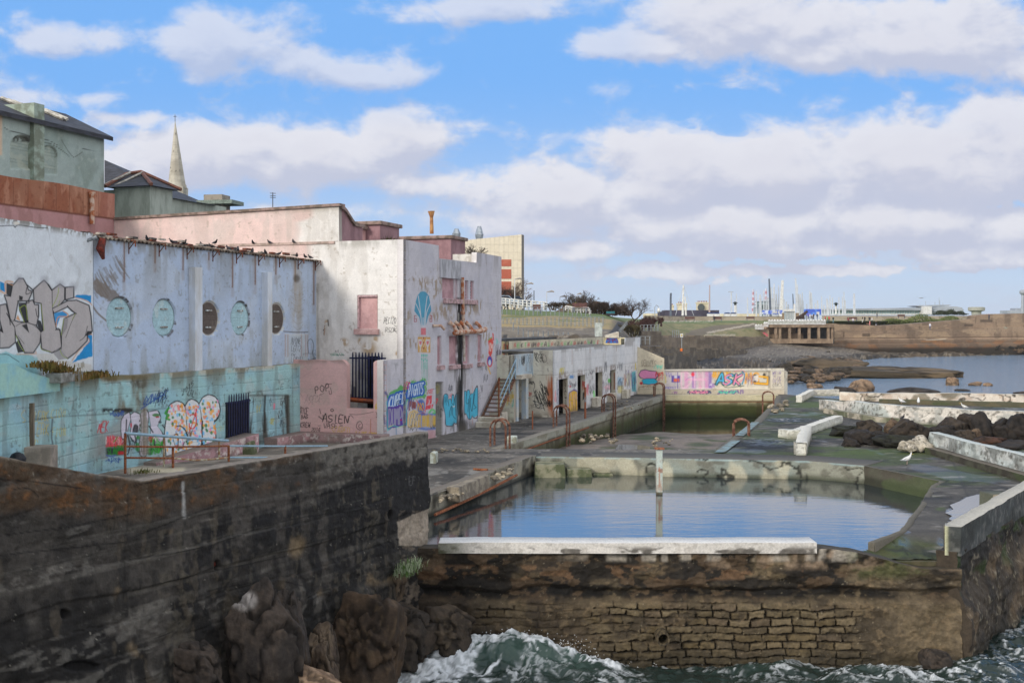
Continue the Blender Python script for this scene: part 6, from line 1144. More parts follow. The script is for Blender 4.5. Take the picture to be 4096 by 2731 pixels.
def lf(f_):
 ef(f_);A,B=f_.A,f_.B;f_.T=Y5;f_.mixc(f_.box(470,245,1040,455,5)*.45,(196,186,206));
 f_.mixc(f_.box(548,300,650,380,3)*.95,(88,70,160));f_.mixc(f_.box(575,335,640,372,3)*.95,(226,110,60));f_.mixc(f_.box(580,300,615,330,3),(206,206,220));f_.stroke([(620,260),(622,450)],9,(88,70,160),.85);f_.mixc(f_.box(470,290,488,390,3)*.8,(214,200,110))
 for x0,c in((700,(214,150,190)),(790,(150,90,180)),(860,(226,140,180)),(940,(206,130,186)),(985,(120,80,170))):f_.mixc(f_.box(x0,252,x0+46,450,5)*.75*ss(f_.n(1.5,.5,4,int(x0)),.3,.5),c)
 f_.mixc(f_.box(700,330,960,360,4)*.6,(226,150,190));f_.text("DH",655,260,170,120,(228,190,206),20,0,.3,0,.02,.7);f_.mixc(f_.ell(800,285,20,26,.4),(220,70,90));f_.stroke([(715,360),(740,330),(800,310)],4,(120,90,170),.8);f_.scribble(490,260,60,70,(110,90,180),4,6,8,.7);f_.text("POEHYES",475,432,22,14,(90,80,170),4,0,.3,0,.05,.8);f_.mixc(f_.box(990,390,1060,440,3)*.6,(140,90,180));f_.text("R",1000,395,24,22,(230,226,230),5,0)
 f_.scribble(1030,250,220,90,(226,166,50),12,12,9,.8)
 f_.text("ASK",1075,290,110,80,(40,80,86),12,.25,.25,0,.05,.9,(80,180,220),18,seed=2);f_.text("SK",1150,290,110,80,(226,130,160),18,.3,.5,0,.05,.95,seed=3);f_.stroke([(1050,400),(1130,390),(1200,440),(1400,420)],10,(40,80,70),.85,1.5);f_.stroke([(1290,250),(1390,240),(1400,330),(1340,380)],16,(226,140,150),.9);f_.stroke([(1380,250),(1410,300),(1380,400)],18,(60,140,170),.9)
 f_.text("MS",1420,270,120,70,(226,160,50),20,0,.3,0,.05,.85);f_.stroke([(1530,300),(1530,390),(1680,400),(1690,320),(1640,320),(1640,290)],34,K,.9,1.5,False);f_.stroke([(1530,390),(1680,400),(1680,320),(1580,310)],24,(232,172,50),.95,1.2,False);f_.mixc(f_.box(1515,300,1570,360,3)*.9,(220,214,206));f_.scribble(1420,270,120,160,(110,80,130),6,8,12,.6)
 for x0,c1 in((750,(226,130,160)),(1100,(90,190,160))):f_.scribble(x0,475,260 if x0<1000 else 230,40,(60,70,110)if x0<1000 else(90,60,140),16,10,int(x0),.85);f_.scribble(x0+10,475,240 if x0<1000 else 210,36,c1,9,9,int(x0)+1,.9)
 f_.scribble(1350,460,45,60,(110,80,150),5,6,5,.7);f_.scribble(560,480,60,40,(150,90,160),5,5,6,.7);f_.text("WEIR",1735,250,36,20,(100,80,150),5,.1,.3,0,.15,.85);f_.text("TUV",1735,300,40,26,(110,90,160),4,.1,.3,0,.15,.8);f_.text("SKUT",1735,345,36,20,(110,90,160),4,.1,.3,.05,.15,.8);f_.text("ONKS",1735,395,36,22,(90,90,96),4,.1,.3,-.1,.15,.8)
 fr=f_.box(475,250,1712,452,1);f_.h-=fr*.1;f_.mixc(f_.box(1684,250,1714,450,2)*.6,(130,124,112));f_.mixc(ss(f_.V,1476,1478)*(1-ss(f_.V,1482,1485))*.5,(196,196,190))
f_=wall([(e1.x+.01,e1.y),(e2.x,e2.y)],2.75,lambda a:zat(1478,87)-.02*a*0+.1*min(1,a/8),.04,.04,(208,200,182),1);lf(f_);f_.build('mural_part',M_wall,ew,thick=.45,capcol=(170,162,146))
mb=MB();mb.hexa([(e2.x+.002,e2.y,2.7),(e2.x+.3,e2.y+.2,2.7),(e2.x+.3,e2.y+3,2.7),(e2.x+.002,e2.y+3,2.7),(e2.x+.002,e2.y,4.7),(e2.x+.3,e2.y+.2,4.55),(e2.x+.3,e2.y+3,4.5),(e2.x+.002,e2.y+3,4.6)]);mb.build('buttress',M_crm,ew)
# ---- metal stair against the facade
M_st=plain('stair_rust',(88,76,68),(128,84,60),7,.8,.2);ZCx=lambda x:tp((x,0),ZC)[0]
st0=hit(ZCx(1790),C0,u);sB=C0+u*(st0)+v*.12
sr=root('metal_stair',(sB.x,sB.y,2.8),'rusty open metal staircase with pale blue handrails against the white facade','staircase')
def SQ(s_,n_,z_):q_=sB+u*s_+v*n_;return Vector((q_.x,q_.y,z_))
NS=10;RUN=2.9;ZT=zat(tp((0,262),ZC)[1],62.2);Z0=3.25;WD=.95
for i in range(NS):
 f=(i+.5)/NS;mb=MB();a_,b_=SQ(f*RUN-.11,.05,Z0+(ZT-Z0)*f),SQ(f*RUN+.13,WD-.05,Z0+(ZT-Z0)*f);mb.hexa([SQ(f*RUN-.11,.05,a_.z-.03),SQ(f*RUN+.13,.05,a_.z-.03),SQ(f*RUN+.13,WD-.05,a_.z-.03),SQ(f*RUN-.11,WD-.05,a_.z-.03),SQ(f*RUN-.11,.05,a_.z+.02),SQ(f*RUN+.13,.05,a_.z+.02),SQ(f*RUN+.13,WD-.05,a_.z+.02),SQ(f*RUN-.11,WD-.05,a_.z+.02)]);mb.build('tread',M_st,sr)
for n_ in(.0,WD-.05):mb=MB();mb.hexa([SQ(-.1,n_,Z0-.15),SQ(RUN,n_,ZT-.15),SQ(RUN,n_+.05,ZT-.15),SQ(-.1,n_+.05,Z0-.15),SQ(-.1,n_,Z0+.08),SQ(RUN,n_,ZT+.08),SQ(RUN,n_+.05,ZT+.08),SQ(-.1,n_+.05,Z0+.08)]);mb.build('stringer',M_st,sr)
mb=MB();mb.tube([SQ(.0,WD+.03,2.85),SQ(.0,WD+.03,4.9)],.035,6);mb.tube([SQ(.05,WD+.02,2.85),SQ(.05,WD+.02,5.4)],.05,6);mb.build('post',M_rst,sr)
for z_ in(.55,1.05):mb=MB();mb.tube([SQ(0,WD+.03,Z0+z_),SQ(RUN,WD+.03,ZT+z_)],.03,6);mb.build('rail',M_bl,sr)
for s_ in(RUN-.1,RUN*.6):mb=MB();f=s_/RUN;mb.tube([SQ(s_,WD+.03,Z0+(ZT-Z0)*f),SQ(s_,WD+.03,Z0+(ZT-Z0)*f+1.05)],.03,6);mb.build('post',M_bl,sr)
mb=MB();mb.hexa([SQ(RUN,-.05,ZT-.1),SQ(RUN+2,-.05,ZT-.1),SQ(RUN+2,1.3,ZT-.1),SQ(RUN,1.3,ZT-.1),SQ(RUN,-.05,ZT+.12),SQ(RUN+2,-.05,ZT+.12),SQ(RUN+2,1.3,ZT+.12),SQ(RUN,1.3,ZT+.12)]);mb.build('landing',M_crm,sr)
for a_,b_,z_ in((-.75,.5,3.08),(-.35,.7,3.32)):mb=MB();mb.hexa([SQ(a_,-.1,2.75),SQ(b_,-.1,2.75),SQ(b_,1.2,2.75),SQ(a_,1.2,2.75),SQ(a_,-.1,z_),SQ(b_,-.1,z_),SQ(b_,1.2,z_),SQ(a_,1.2,z_)]);mb.build('base_step',M_crm,sr,bevel=.04)
mb=MB();p_=G(1990,1695,2.8);mb.box((p_.x,p_.y+.5,3.1),(.9,.9,.65),-.33);mb.build('plinth_block',M_crm,bevel=.05,label='low cream concrete plinth block on the deck beside the foot of the metal stair',cat='plinth')
# ---- things on the deck
M_lr=plain('ladder_rust',(88,52,40),(132,98,80),8,.9,bump=.8)
def ladder(c,dirn,nrm,label,h=.95,down=2.2,rungs=5,r=.05,gap=.55,tilt=0,g='rusty pool ladders'):
 r_=root('pool_ladder',(c[0],c[1],c[2]),label,'pool ladder',g);c=Vector(c);d=Vector((dirn[0],dirn[1],0));n_=Vector((nrm[0],nrm[1],0))*.28;Zv=Vector((0,0,1))
 for k in(-.5,.5):
  b=c+d*gap*k;pts=[b-n_*1.6,b-n_*1.6+Zv*h*.7]
  pts+=[b+n_*(-.3-1.3*math.cos(math.pi*j/6))+Zv*(h*.7+h*.3*math.sin(math.pi*j/6))for j in range(1,6)]
  pts+=[b+n_*1.0+Zv*h*.7,b+n_*1.0-Zv*down];mb=MB();mb.tube(pts,r,7);mb.build('side_rail',M_lr,r_)
 for j in range(rungs):z_=-.3-j*.35;mb=MB();mb.tube([c-d*gap/2+n_+Zv*z_,c+d*gap/2+n_+Zv*z_],r*.7,6);mb.build('rung',M_lr,r_)
 return r_
QO=Vector((-.6,49.4));qd=Vector((12.35,35.9)).normalized();qn=Vector((qd.y,-qd.x))
for px,lab,kw in((2014,'nearest rusty pool ladder hoops beside the white block on the left quay',dict(h=1.2,down=.3,rungs=1)),(2258,'second rusty pool ladder along the left quay of the empty pool',dict(h=1.15,down=1.2,rungs=3)),(2445,'third rusty pool ladder along the quay in front of the cubicles',dict(h=1.1)),(2645,'farthest rusty pool ladder at the corner by the pink cloud graffiti',dict(h=1.0,down=2.6))):
 q_=QO+qd*hit(px,QO,qd)-qn*.08;ladder((q_.x,q_.y,2.85),qd,qn,lab,**kw)
p_=G(2958,1742,2.8);ladder((p_.x,p_.y,2.8),(.1,1),(-1,.1),'short rusty ladder stump bent over on the seaward side of the empty pool',h=.82,down=.6,rungs=1,gap=.4,r=.055)
p_=G(3085,1618,2.8);ladder((p_.x-.3,p_.y,2.8),(.15,1),(-1,.1),'thin rusty ladder at the far right corner of the empty pool',h=.9,down=1.8,r=.035)
def post(name,px,yb,yt,z,r,mat,label,cat='post',d=None,n=4):
 p_=G(px,yb,z)if d is None else D(px,yb,d);t_=zat(yt,p_.y);mb=MB();mb.tube([(p_.x,p_.y,z-.1),(p_.x,p_.y,t_)],r,n);return mb.build(name,mat,label=label,cat=cat),p_,t_
post('rusty_post',2341,1675,1548,2.8,.06,plain('post_mix',(150,170,176),(150,90,60),1.2,bump=.4,lo=.35,hi=.45),'tall rusty blue post standing on the quay before the yellow graffiti')
post('thin_post',2130,1716,1642,2.8,.035,plain('post_mix',(150,170,176),(150,90,60),1.2),'short thin blue and rust stick standing on the deck near the porch')
pr_=root('mooring_post',G(2637,1975,2.1),'tall rusting pale post with a flat cap standing in the near pool','post')
p_=G(2637,1975,2.1);zt_=zat(1795,p_.y)
ps=wall([(p_.x-.11,p_.y-.1),(p_.x+.11,p_.y-.1),(p_.x+.11,p_.y+.12),(p_.x-.11,p_.y+.12),(p_.x-.11,p_.y-.1)],1.2,zt_,.02,.02,(168,178,170),1)
nn=ps.n(6,3,4,3);ps.mixc(ss(nn,.54,.64)*.45,(142,112,92));ps.mixc(ss(ps.B,2.86,2.92)*(1-ss(ps.B,3.02,3.08))*ss(ps.n(9,9,3,8),.35,.5)*.75,(126,74,50));ps.mixc(ss(ps.n(20,2,3,4),.55,.65)*(ps.B<3.1)*.6,(150,90,60));ps.mixc((1-ss(ps.B,2.15,2.22))*.9,(60,52,30));ps.build('shaft',M_con,pr_)
mb=MB();mb.box((p_.x,p_.y,zt_+.02),(.34,.34,.05));mb.build('cap_plate',M_rst,pr_)
def blk(name,px0,px1,yb,yt,z,dep,mat,label,cat='block',bev=.04):
 a_,b_=G(px0,yb,z),G(px1,yb,z);t_=zat(yt,a_.y);mb=MB();mb.box(((a_.x+b_.x)/2,a_.y+dep/2,(z+t_)/2-.02),(b_.x-a_.x,dep,t_-z+.04),-.1);return mb.build(name,mat,bevel=bev,label=label,cat=cat)
blk('white_block',2030,2068,1774,1745,2.8,.5,plain('white_block',(196,204,194),(150,150,130),4,bump=.4),'whitewashed concrete block on the quay behind the nearest rusty ladder')
blk('white_block',1722,1746,1853,1810,2.8,.6,plain('white_block',(196,204,194)),'greyish white block by the end of the dark sea wall')
# rust pipes running along the pool walls
mb=MB();mb.tube([G(1740,2058,2.25),G(1868,2006,2.25)+Vector((.05,0,.08)),G(1960,1955,2.4),G(2067,1899,2.5)],.05,6);tag(mb.build('rusty_pipe',M_rst),'thin rusty pipe hanging along the broken kerb of the near pool','pipe')
mb=MB();a_,b_=QO+qn*.10+qd*.6,QO+qn*.10+qd*15;mb.tube([(a_.x,a_.y,2.36),((a_.x+b_.x)/2,(a_.y+b_.y)/2,2.4),(b_.x,b_.y,2.42)],.04,6);tag(mb.build('rusty_pipe',M_rst),'long rusty pipe fixed along the green quay wall of the empty pool','pipe')
mb=MB();mb.tube([G(1895,1876,2.82),G(1950,1879,2.84)],.05,5);tag(mb.build('rusty_bar',M_rst),'short rusty bar lying on the deck by the collapsed kerb','bar')
# rocks -------------------------------------------------------------
def rock(name,c,r3,seed,cols,label,cat='rock',group=None,n=30,rough=.45,facet=.5,M=M_rock,pale=None,strat=0):
 th=np.linspace(0,math.pi,n);ph=np.linspace(0,2*math.pi,2*n,endpoint=False);T_,P_=np.meshgrid(th,ph,indexing='ij')
 x,y,z=np.sin(T_)*np.cos(P_),np.sin(T_)*np.sin(P_),np.cos(T_);q=np.sign
 x=q(x)*abs(x)**.85;y=q(y)*abs(y)**.85;z=q(z)*abs(z)**.85
 R_=np.random.RandomState(seed);rad=np.ones(x.shape)
 for _ in range(int(24*facet)):
  d=R_.normal(size=3);d/=np.linalg.norm(d);k=R_.uniform(.58,.9);dp=x*d[0]+y*d[1]+z*d[2];rad=np.where(dp*rad>k,k/np.maximum(dp,.05),rad)
 f=fbm3(x*1.6+seed,y*1.6,z*1.6,5,seed);rd=1-abs(2*fbm3(x*1.3+seed*3,y*1.3+9,z*1.3*(1-.5*strat),4,seed+5)-1);fine=fbm3(x*7,y*7,z*7,3,seed+9)
 rd2=1-abs(2*fbm3(x*3.1+seed,y*3.1,z*2.2+4,4,seed+7)-1);rad=rad*(1+(f-.5)*rough*.7)-ss(rd,.9,.98)*.09-ss(rd2,.9,.98)*.02+(fine-.5)*.06
 P=np.stack([c[0]+x*rad*r3[0],c[1]+y*rad*r3[1],c[2]+z*rad*r3[2]],-1)
 P[:,0]=P[:,0];N=np.zeros_like(P);P=np.concatenate([P,P[:,:1]],1).reshape(-1,3);N=np.zeros_like(P);rp_=lambda a:np.concatenate([a,a[:,:1]],1).ravel()
 s_=Sheet(P,N,P[:,0].copy(),P[:,2].copy(),(n,2*n+1),cols[0]);ff_,ri,fi=rp_(f),rp_(rd),rp_(fine)
 s_.mixc(ss(ff_,.42,.6)*.8,cols[1]);s_.mixc(ss(ri,.85,.97)*.75,tuple(t*.35 for t in cols[0]));s_.mixc(ss(fi,.6,.75)*.4,cols[2]if len(cols)>2 else cols[1])
 if pale:s_.mixc(s_.ell(*pale[:4],.25)*ss(fi,.25,.4)*.9,pale[4])
 o=s_.build(name,M);return tag(o,label,cat,group)
GR_=[(62,54,47),(44,40,37),(86,74,62)];BRN=[(84,72,58),(56,47,40),(110,94,76)];TAN=[(140,116,92),(96,78,62),(160,140,116)];SLM=[(52,54,36),(38,36,30),(70,76,44)]
for(px,py,dd,rx,ry,rz,sd,cc,lab,pale)in((1035,2590,21.3,.78,.75,1.3,3,GR_,'tallest dark boulder with a pale patch on top leaning on the sea wall',(975,2400,52,40,(156,150,144))),(1130,2560,21.9,.5,.6,1.15,4,GR_,'dark split boulder standing close right of the tallest boulder',None),(775,2690,20.4,.62,.6,.55,5,GR_,'rounded dark boulder left of the tallest boulder at the wall foot',None),(480,2740,20.0,.62,.5,.3,6,GR_,'low flat dark boulder in the shadow at the bottom left',None),
(1290,2690,22.6,.34,.5,.85,7,BRN,'pointed brown boulder between the tallest boulder and the waves',None),(1465,2600,24.3,.85,.8,1.1,8,[(72,58,44),(52,43,35),(96,80,60)],'broad brown fractured boulder at the corner of the two walls',None),(1180,2790,21.3,.9,.6,.5,9,TAN,'pale brown low boulder at the bottom edge below the tall dark ones',None),(1600,2540,26.4,.9,.8,.95,10,[(58,50,42),(40,36,32),(80,70,56)],'dark rough rock mass where the stone wall meets the surf',None),
(1590,2345,26.9,.27,.4,.55,11,BRN,'slim upright stone lodged in the corner between sea wall and pool wall',None),(1790,2520,26.9,.75,.7,.7,12,[(70,60,48),(46,40,34),(90,78,60)],'low rough rock at the foot of the stone wall behind the breaking wave',None)):
 c_=D(px,py,dd);rock('boulder',c_,(rx*1.28,ry*1.2,rz*1.22),sd,[tuple(min(255,t*1.12)for t in q)for q in cc],lab,'boulder','boulders at the foot of the sea walls',64,.4,1.0,pale=pale)
c_=D(3735,2625,26.6);rock('boulder',c_-Vector((0,0,.1)),(.4,.35,.33),31,GR_,'wet dark boulder breaking the white foam near the right corner','boulder',None,26)
RK='dark rocks among the sea walls'
for i,(x,y,dd,rx,rz,cc)in enumerate(((1120,480,51.5,1.25,1.05,BRN),(990,440,52.8,.6,.7,TAN),(800,440,53.5,.8,.7,BRN),(720,510,51.5,1.0,.65,GR_),(860,520,51,.9,.6,GR_),(1020,555,50.2,1.3,.45,SLM),(600,455,55,1.0,.45,SLM),(640,560,50.5,.6,.35,GR_),(1500,455,54,1.2,.85,BRN),(1400,480,53,.9,.6,GR_),(1640,430,54.5,1.2,1.0,BRN),(1600,510,51.5,.7,.6,BRN),(1690,505,51.6,.4,.5,TAN),(1740,460,53.5,.9,1.0,GR_),(1870,470,53.5,.9,.85,GR_),(1960,490,53,.9,.8,GR_),(2050,460,53,1.2,1.15,GR_),(1780,560,50.5,1.2,.5,[(96,62,44),(60,50,40),(60,70,40)]),(1950,590,50,1.3,.5,GR_),(1330,500,52,.6,.5,GR_))):
 px,py=tp((x,y+12),Y6);c_=D(px,py,dd);rock('rock',c_,(rx*.92,rx*.85,rz*.9),40+i,[tuple(t*.72 for t in q)for q in cc],'rounded dark rock in the heap between the pale broken sea walls','rock',RK,30,.5,1.1)
 # ---- pale broken walls on the seaward side
def pale_(sh):
 sh.mixc(ss(sh.n2,.48,.6)*.6,(140,144,140));sh.mixc(ss(sh.n1,.52,.62)*.45,(176,190,186));sh.mixc(ss(sh.n3,.58,.68)*.7,(84,80,70));sh.mixc((1-ss(sh.B,2.85,3.0))*.6,(80,82,60));sh.h+=(sh.n1-.5)*.14+(sh.n2-.5)*.08
def white_(sh):sh.mixc(ss(sh.n2,.55,.66)*.4,(190,186,168));sh.mixc(ss(sh.n3,.64,.72)*.5,(130,126,112));sh.mixc((1-ss(sh.B,2.84,2.94))*.5,(120,124,96));sh.h+=(sh.n2-.5)*.08
WHC=(214,214,204);wcap=(206,204,194)
a_,b_=G(3155,1754,2.8),G(3370,1690,2.8)
kerb('low_wall',[(a_.x-.3,a_.y+.8),(a_.x-.05,a_.y),(a_.x+.55,a_.y+.1),(b_.x,b_.y)],2.75,3.2,.45,WHC,60,1,'long arm of the T shaped whitewashed low wall on the deck','low wall',white_,wcap,jag=.06,ds=.05,dz=.04)
a_=G(3184,1822,2.8);kerb('low_wall',[(a_.x+2.15,a_.y+7.2),(a_.x-.02,a_.y),(a_.x+.42,a_.y)],2.75,3.38,.42,WHC,61,1,'short near arm of the T shaped whitewashed low wall on the deck','low wall',white_,wcap,jag=.08,ds=.05,dz=.04)
def wg_(sh):pale_(sh);sh.mixc(ss(sh.n2,.4,.6)*.5,(110,112,108))
kerb('broken_wall',[(18.25,48.6),(18.3,44),(18.5,36)],3.02,3.62,.4,(188,190,186),62,1,'mottled grey white wall on a dark ledge running off the right edge','sea wall',wg_,(190,196,190),ds=.05,dz=.04,jag=.05)
kerb('wall_ledge',[(17.75,47.8),(17.85,43),(18.1,36)],2.75,3.05,.6,(60,56,48),63,1,'dark slimy ledge under the mottled wall at the right edge','ledge',pr,(110,102,90),ds=.07,dz=.05)
c_=G(3690,1810,2.8)
for i,(dx,dy,r_)in enumerate(((-.7,.1,.35),(-.2,.3,.45),(.25,.1,.35),(-.45,-.1,.25),(.1,.6,.5))):rock('wall_rubble',(c_.x+dx,c_.y+dy,2.9+r_*.4),(r_,r_*.8,r_*.8),90+i,[(190,182,166),(140,132,116),(210,206,196)],'whitish lump of collapsed wall at the end of the mottled wall','rubble','lumps of the collapsed wall end',16)
def w2_(sh):pale_(sh);sh.T=Y6;[sh.stroke(P_,6,(60,76,70),.6)for P_ in([(1160,310),(1200,280),(1240,300)],[(1215,330),(1250,350),(1270,340),(1290,320)],[(1240,290),(1300,300)],[(1300,400),(1320,380)])]
kerb('broken_wall',[(19.7,71.5),(20.9,63.2),(23.8,60.2),(28.6,56.2)],2.75,3.75,.45,(206,200,190),64,1,'long curved white wall with dark scribbles and gulls standing on it','sea wall',w2_,(196,198,190),ds=.07,dz=.05,jag=.05,zhf=lambda a:3.45+.3*ss(a,0,7)+.03*math.sin(a*1.7))
kerb('low_wall',[(19.3,69),(20.3,63),(21.6,61.2)],2.75,3.1,.4,(176,168,150),65,1,'low stained kerb along the inside of the long curved white wall','kerb',pr,(150,146,130),ds=.07,dz=.05)
def w3_(sh):sh.mixc(ss(sh.n2,.5,.6)*.5,(190,164,140));sh.mixc(ss(sh.n1,.55,.62)*.7,(90,84,60));cr=1-abs(2*sh.n(.5,.6,4,66)-1);sh.mixc(ss(cr,.965,.985)*.9,(50,44,36));sh.h+=(sh.n1-.5)*.15
kerb('broken_wall',[(23.6,80.2),(25.3,79.2),(33.4,79),(37,76)],2.6,3.38,.6,(214,204,190),66,1,'farthest low cracked white wall along the outer sea edge','sea wall',w3_,(196,190,174),ds=.08,dz=.06,jag=.08)
a_,b_,c2_=G(3208,1608,2.8),G(3255,1582,2.8),G(3357,1580,2.8)
kerb('low_wall',[(a_.x,a_.y),(b_.x,b_.y),(c2_.x,c2_.y)],2.75,3.25,.4,(206,200,186),67,1,'small L shaped whitish kerb beside the green slope behind the T wall','kerb',white_,wcap,ds=.08,dz=.05)
kerb('broken_wall',[(25.4,77),(29,75.6),(37,72.5)],2.7,3.1,.5,(96,90,70),68,1,'dark mossy ledge in front of the farthest white wall','ledge',pr,(80,90,50),ds=.09,dz=.06)
# rubble stones: four shapes copied
RBC=[[(170,158,136),(120,110,94),(196,188,170)],[(150,140,120),(100,94,80),(180,170,150)],[(186,172,146),(140,126,104),(206,196,176)],[(120,112,98),(84,78,70),(150,140,122)]]
RG='rubble stones round the pools'
protos=[]
R=random.Random(21);spots=[]
for(x0,y0,x1,y1,n_,T_,z_,sc_,lab)in((540,345,700,415,30,XB,2.66,.15,0),(110,505,330,585,30,XB,2.64,.13,0),(1220,80,1520,145,26,XB,2.0,.2,1),(1780,110,1960,160,7,XB,2.1,.15,1),(60,190,520,215,34,XB,2.82,.09,2),(1690,640,2010,720,26,Y1,2.83,.1,3),(320,1060,560,1170,8,Y5,2.12,.14,1),(1700,610,1900,760,14,Y5,2.8,.28,4)):
 for _ in range(n_):
  x,y=R.uniform(x0,x1),R.uniform(y0,y1)
  if lab==0:y=y1+(y0-y1)*(x-x0)/(x1-x0)*1.0+R.uniform(-22,30)
  px,py=tp((x,y),T_);p_=G(px,py,z_);spots.append((p_,sc_*R.uniform(.4,1.3),lab))
LBS=['pale stone spilling from the collapsed kerb of the near pool','stone lying on the grey floor of the empty pool','small stone in the crack across the deck by the nearest ladder','small stone in the debris on the quay before the cubicles','stone slab heaped at the far right corner of the empty pool']
for i,(p_,s_,lab)in enumerate(spots):
 if i<4:o=rock('rubble_stone',p_,(1,.8,.6),70+i,RBC[i],LBS[lab],'stone',RG,12,.4,.7);protos.append((o,Vector(p_)))
 else:o=protos[i%4][0].copy();COL.objects.link(o)
 pr0,base=protos[i%4]if i>=4 else(o,Vector(p_))
 off=pr0.data.vertices[0].co.z*0
 o.scale=(s_,s_*R.uniform(.7,1),s_*R.uniform(.6,.9));o.rotation_euler.z=R.uniform(0,6.28);o.location=(p_.x,p_.y,p_.z-.1*s_);o['label']=LBS[lab]
 # broken slab tipped over at the near pool kerb
a_,b_=G(*tp((265,500),XB),2.85),G(*tp((500,400),XB),2.85);mb=MB();w_=Vector((-.42,.15,0));dn=Vector((.05,0,-.45))
mb.hexa([a_+dn,b_+dn,b_+w_+dn,a_+w_+dn,a_+Vector((0,0,.06)),b_+Vector((0,0,.06)),b_+w_,a_+w_+Vector((0,0,.05))]);mb.build('broken_slab',plain('slab_conc',(140,130,112),(100,92,80),3,bump=.6),bevel=.03,label='long broken kerb slab tipping outward over the near pool edge',cat='slab')
# pale concrete patch at the foot of the dark wall end
mb=MB();a_,b_,c_,d_=D(1590,2078,27.0),D(1716,2025,27.7),D(1742,2165,27.55),D(1590,2172,26.95)
# plants
weeds('corner_weeds',[tuple(D(1590+k*9,2300-k*6,26.75))for k in range(6)],420,.28,plain('pale_weed',(170,180,150),(80,110,50),6,.9,bump=0),8,'pale green tuft of weed growing in the corner of the two sea walls','weeds',blade=.012)
weeds('grass_tuft',[tuple(G(565+k*4,1892,3.3))for k in range(4)],120,.16,GR2,9,'small green grass tuft on the terrace behind the first rail post','grass tuft',blade=.015)
rp0=[(C0-v*(3.0+.1*k)+u*(4.6+.25*(k%5))).to_tuple()+(12.0,)for k in range(10)]
weeds('roof_shrub',rp0,1800,.75,GR2,10,'yellow green shrub growing on the bath house roof behind the parapet','shrub',blade=.025)
# birds -------------------------------------------------------------
def bird(name,loc,L,yaw,cols,label,cat,group=None,leg=.12,upright=.35):
 """standing bird facing +x before yaw; L body length"""
 body,wing,head,bill,legc=cols;r_=root(name,loc,label,cat,group);cs,sn=math.cos(yaw),math.sin(yaw)
 P_=lambda x,y,z:(loc[0]+(x*cs-y*sn)*L,loc[1]+(x*sn+y*cs)*L,loc[2]+z*L)
 t=upright;sec=[(-.52,.02,.02,.015),(-.38,.07,.08,.05),(-.18,.10,.16,.14),(.05,.14,.2,.19),(.22,.23,.19,.18),(.31,.35,.14,.13),(.35,.46,.11,.11),(.38,.55,.11,.11),(.41,.62,.08,.07),(.42,.66,.01,.01)]
 vs=[];n=10
 for x,z,ry,rz in sec:
  for k in range(n):a=6.2832*k/n;vs.append(P_(x-math.sin(a)*0,math.cos(a)*ry,leg/L+.12+z*(t/.35)+math.sin(a)*rz))
 fs=[(i*n+k,i*n+(k+1)%n,(i+1)*n+(k+1)%n,(i+1)*n+k)for i in range(len(sec)-1)for k in range(n)]+[tuple(range(n)),tuple(range((len(sec)-1)*n,len(sec)*n))]
 MB().add(vs,fs).build('body',plain(name+'_body_'+str(body),body,tuple(c*.9 for c in body),8,bump=0),r_,smooth=True)
 for sg in(-1,1):MB().add([P_(.2,sg*.16,leg/L+.32*t/.35),P_(-.1,sg*.18,leg/L+.30),P_(-.68,sg*.05,leg/L+.10),P_(-.2,sg*.15,leg/L+.08),P_(.15,sg*.155,leg/L+.15),P_(-.1,sg*.14,leg/L+.2)],[(0,1,5),(1,2,5),(2,3,5),(3,4,5),(4,0,5)]).build('wing',plain('wing_'+str(wing),wing,tuple(c*.85 for c in wing),8,bump=0),r_)
 hz_=leg/L+.12+.56*t/.35
 MB().tube([P_(.42,0,hz_-.02),P_(.62,0,hz_-.05)],[.035*L,.008*L],5).build('bill',plain('bill_'+str(bill),bill),r_)
 for sg in(-1,1):MB().tube([P_(.02,sg*.06,leg/L+.08),P_(.0,sg*.06,0),P_(.1,sg*.07,0)],.012*L,4).build('leg',plain('leg_'+str(legc),legc),r_)
 return r_
WG=((226,226,222),(168,172,178),(230,230,228),(206,176,70),(196,160,150))
p_=G(3628,1857,2.8);bird('gull',tuple(p_),.45,0.15,WG,'large herring gull walking on the wet deck near the right','gull')
for i,(x,y,dd,yaw,lab)in enumerate(((1208,262,62.6,1.2,'white gull standing upright on top of the curved white wall'),(1066,258,64,2.6,'smaller gull crouched left of the upright gull on the curved wall'),(1592,284,59.6,2.9,'gull resting on the curved wall farthest to the right'))):
 px,py=tp((x,y),Y6);c_=D(px,py,dd);bird('gull',(c_.x,c_.y,3.74),.42,yaw,WG,lab,'gull','gulls on the curved wall',leg=.06 if i else .12)
DK=((40,42,48),(52,56,64),(36,38,42),(60,60,60),(110,60,60));pr_b=None
px,py=tp((1075,372),Y6);c_=D(px,py,60.5);bird('pigeon',tuple(c_),.33,.5,DK,'dark pigeon perched against the curved white wall above the brown rocks','pigeon',leg=.05)
px,py=tp((1520,745),Y5);c_=G(px,py,1.14);bird('oystercatcher',tuple(c_),.42,2.9,((222,222,220),(30,30,32),(30,30,32),(200,90,50),(150,90,80)),'black and white wading bird at the far end of the empty pool','wading bird',leg=.14)
px,py=tp((785,760),Y5);c_=G(px,py,1.14);bird('crow',tuple(c_),.45,1.0,DK,'dark bird standing in the green water at the far end of the empty pool','bird',leg=.1)
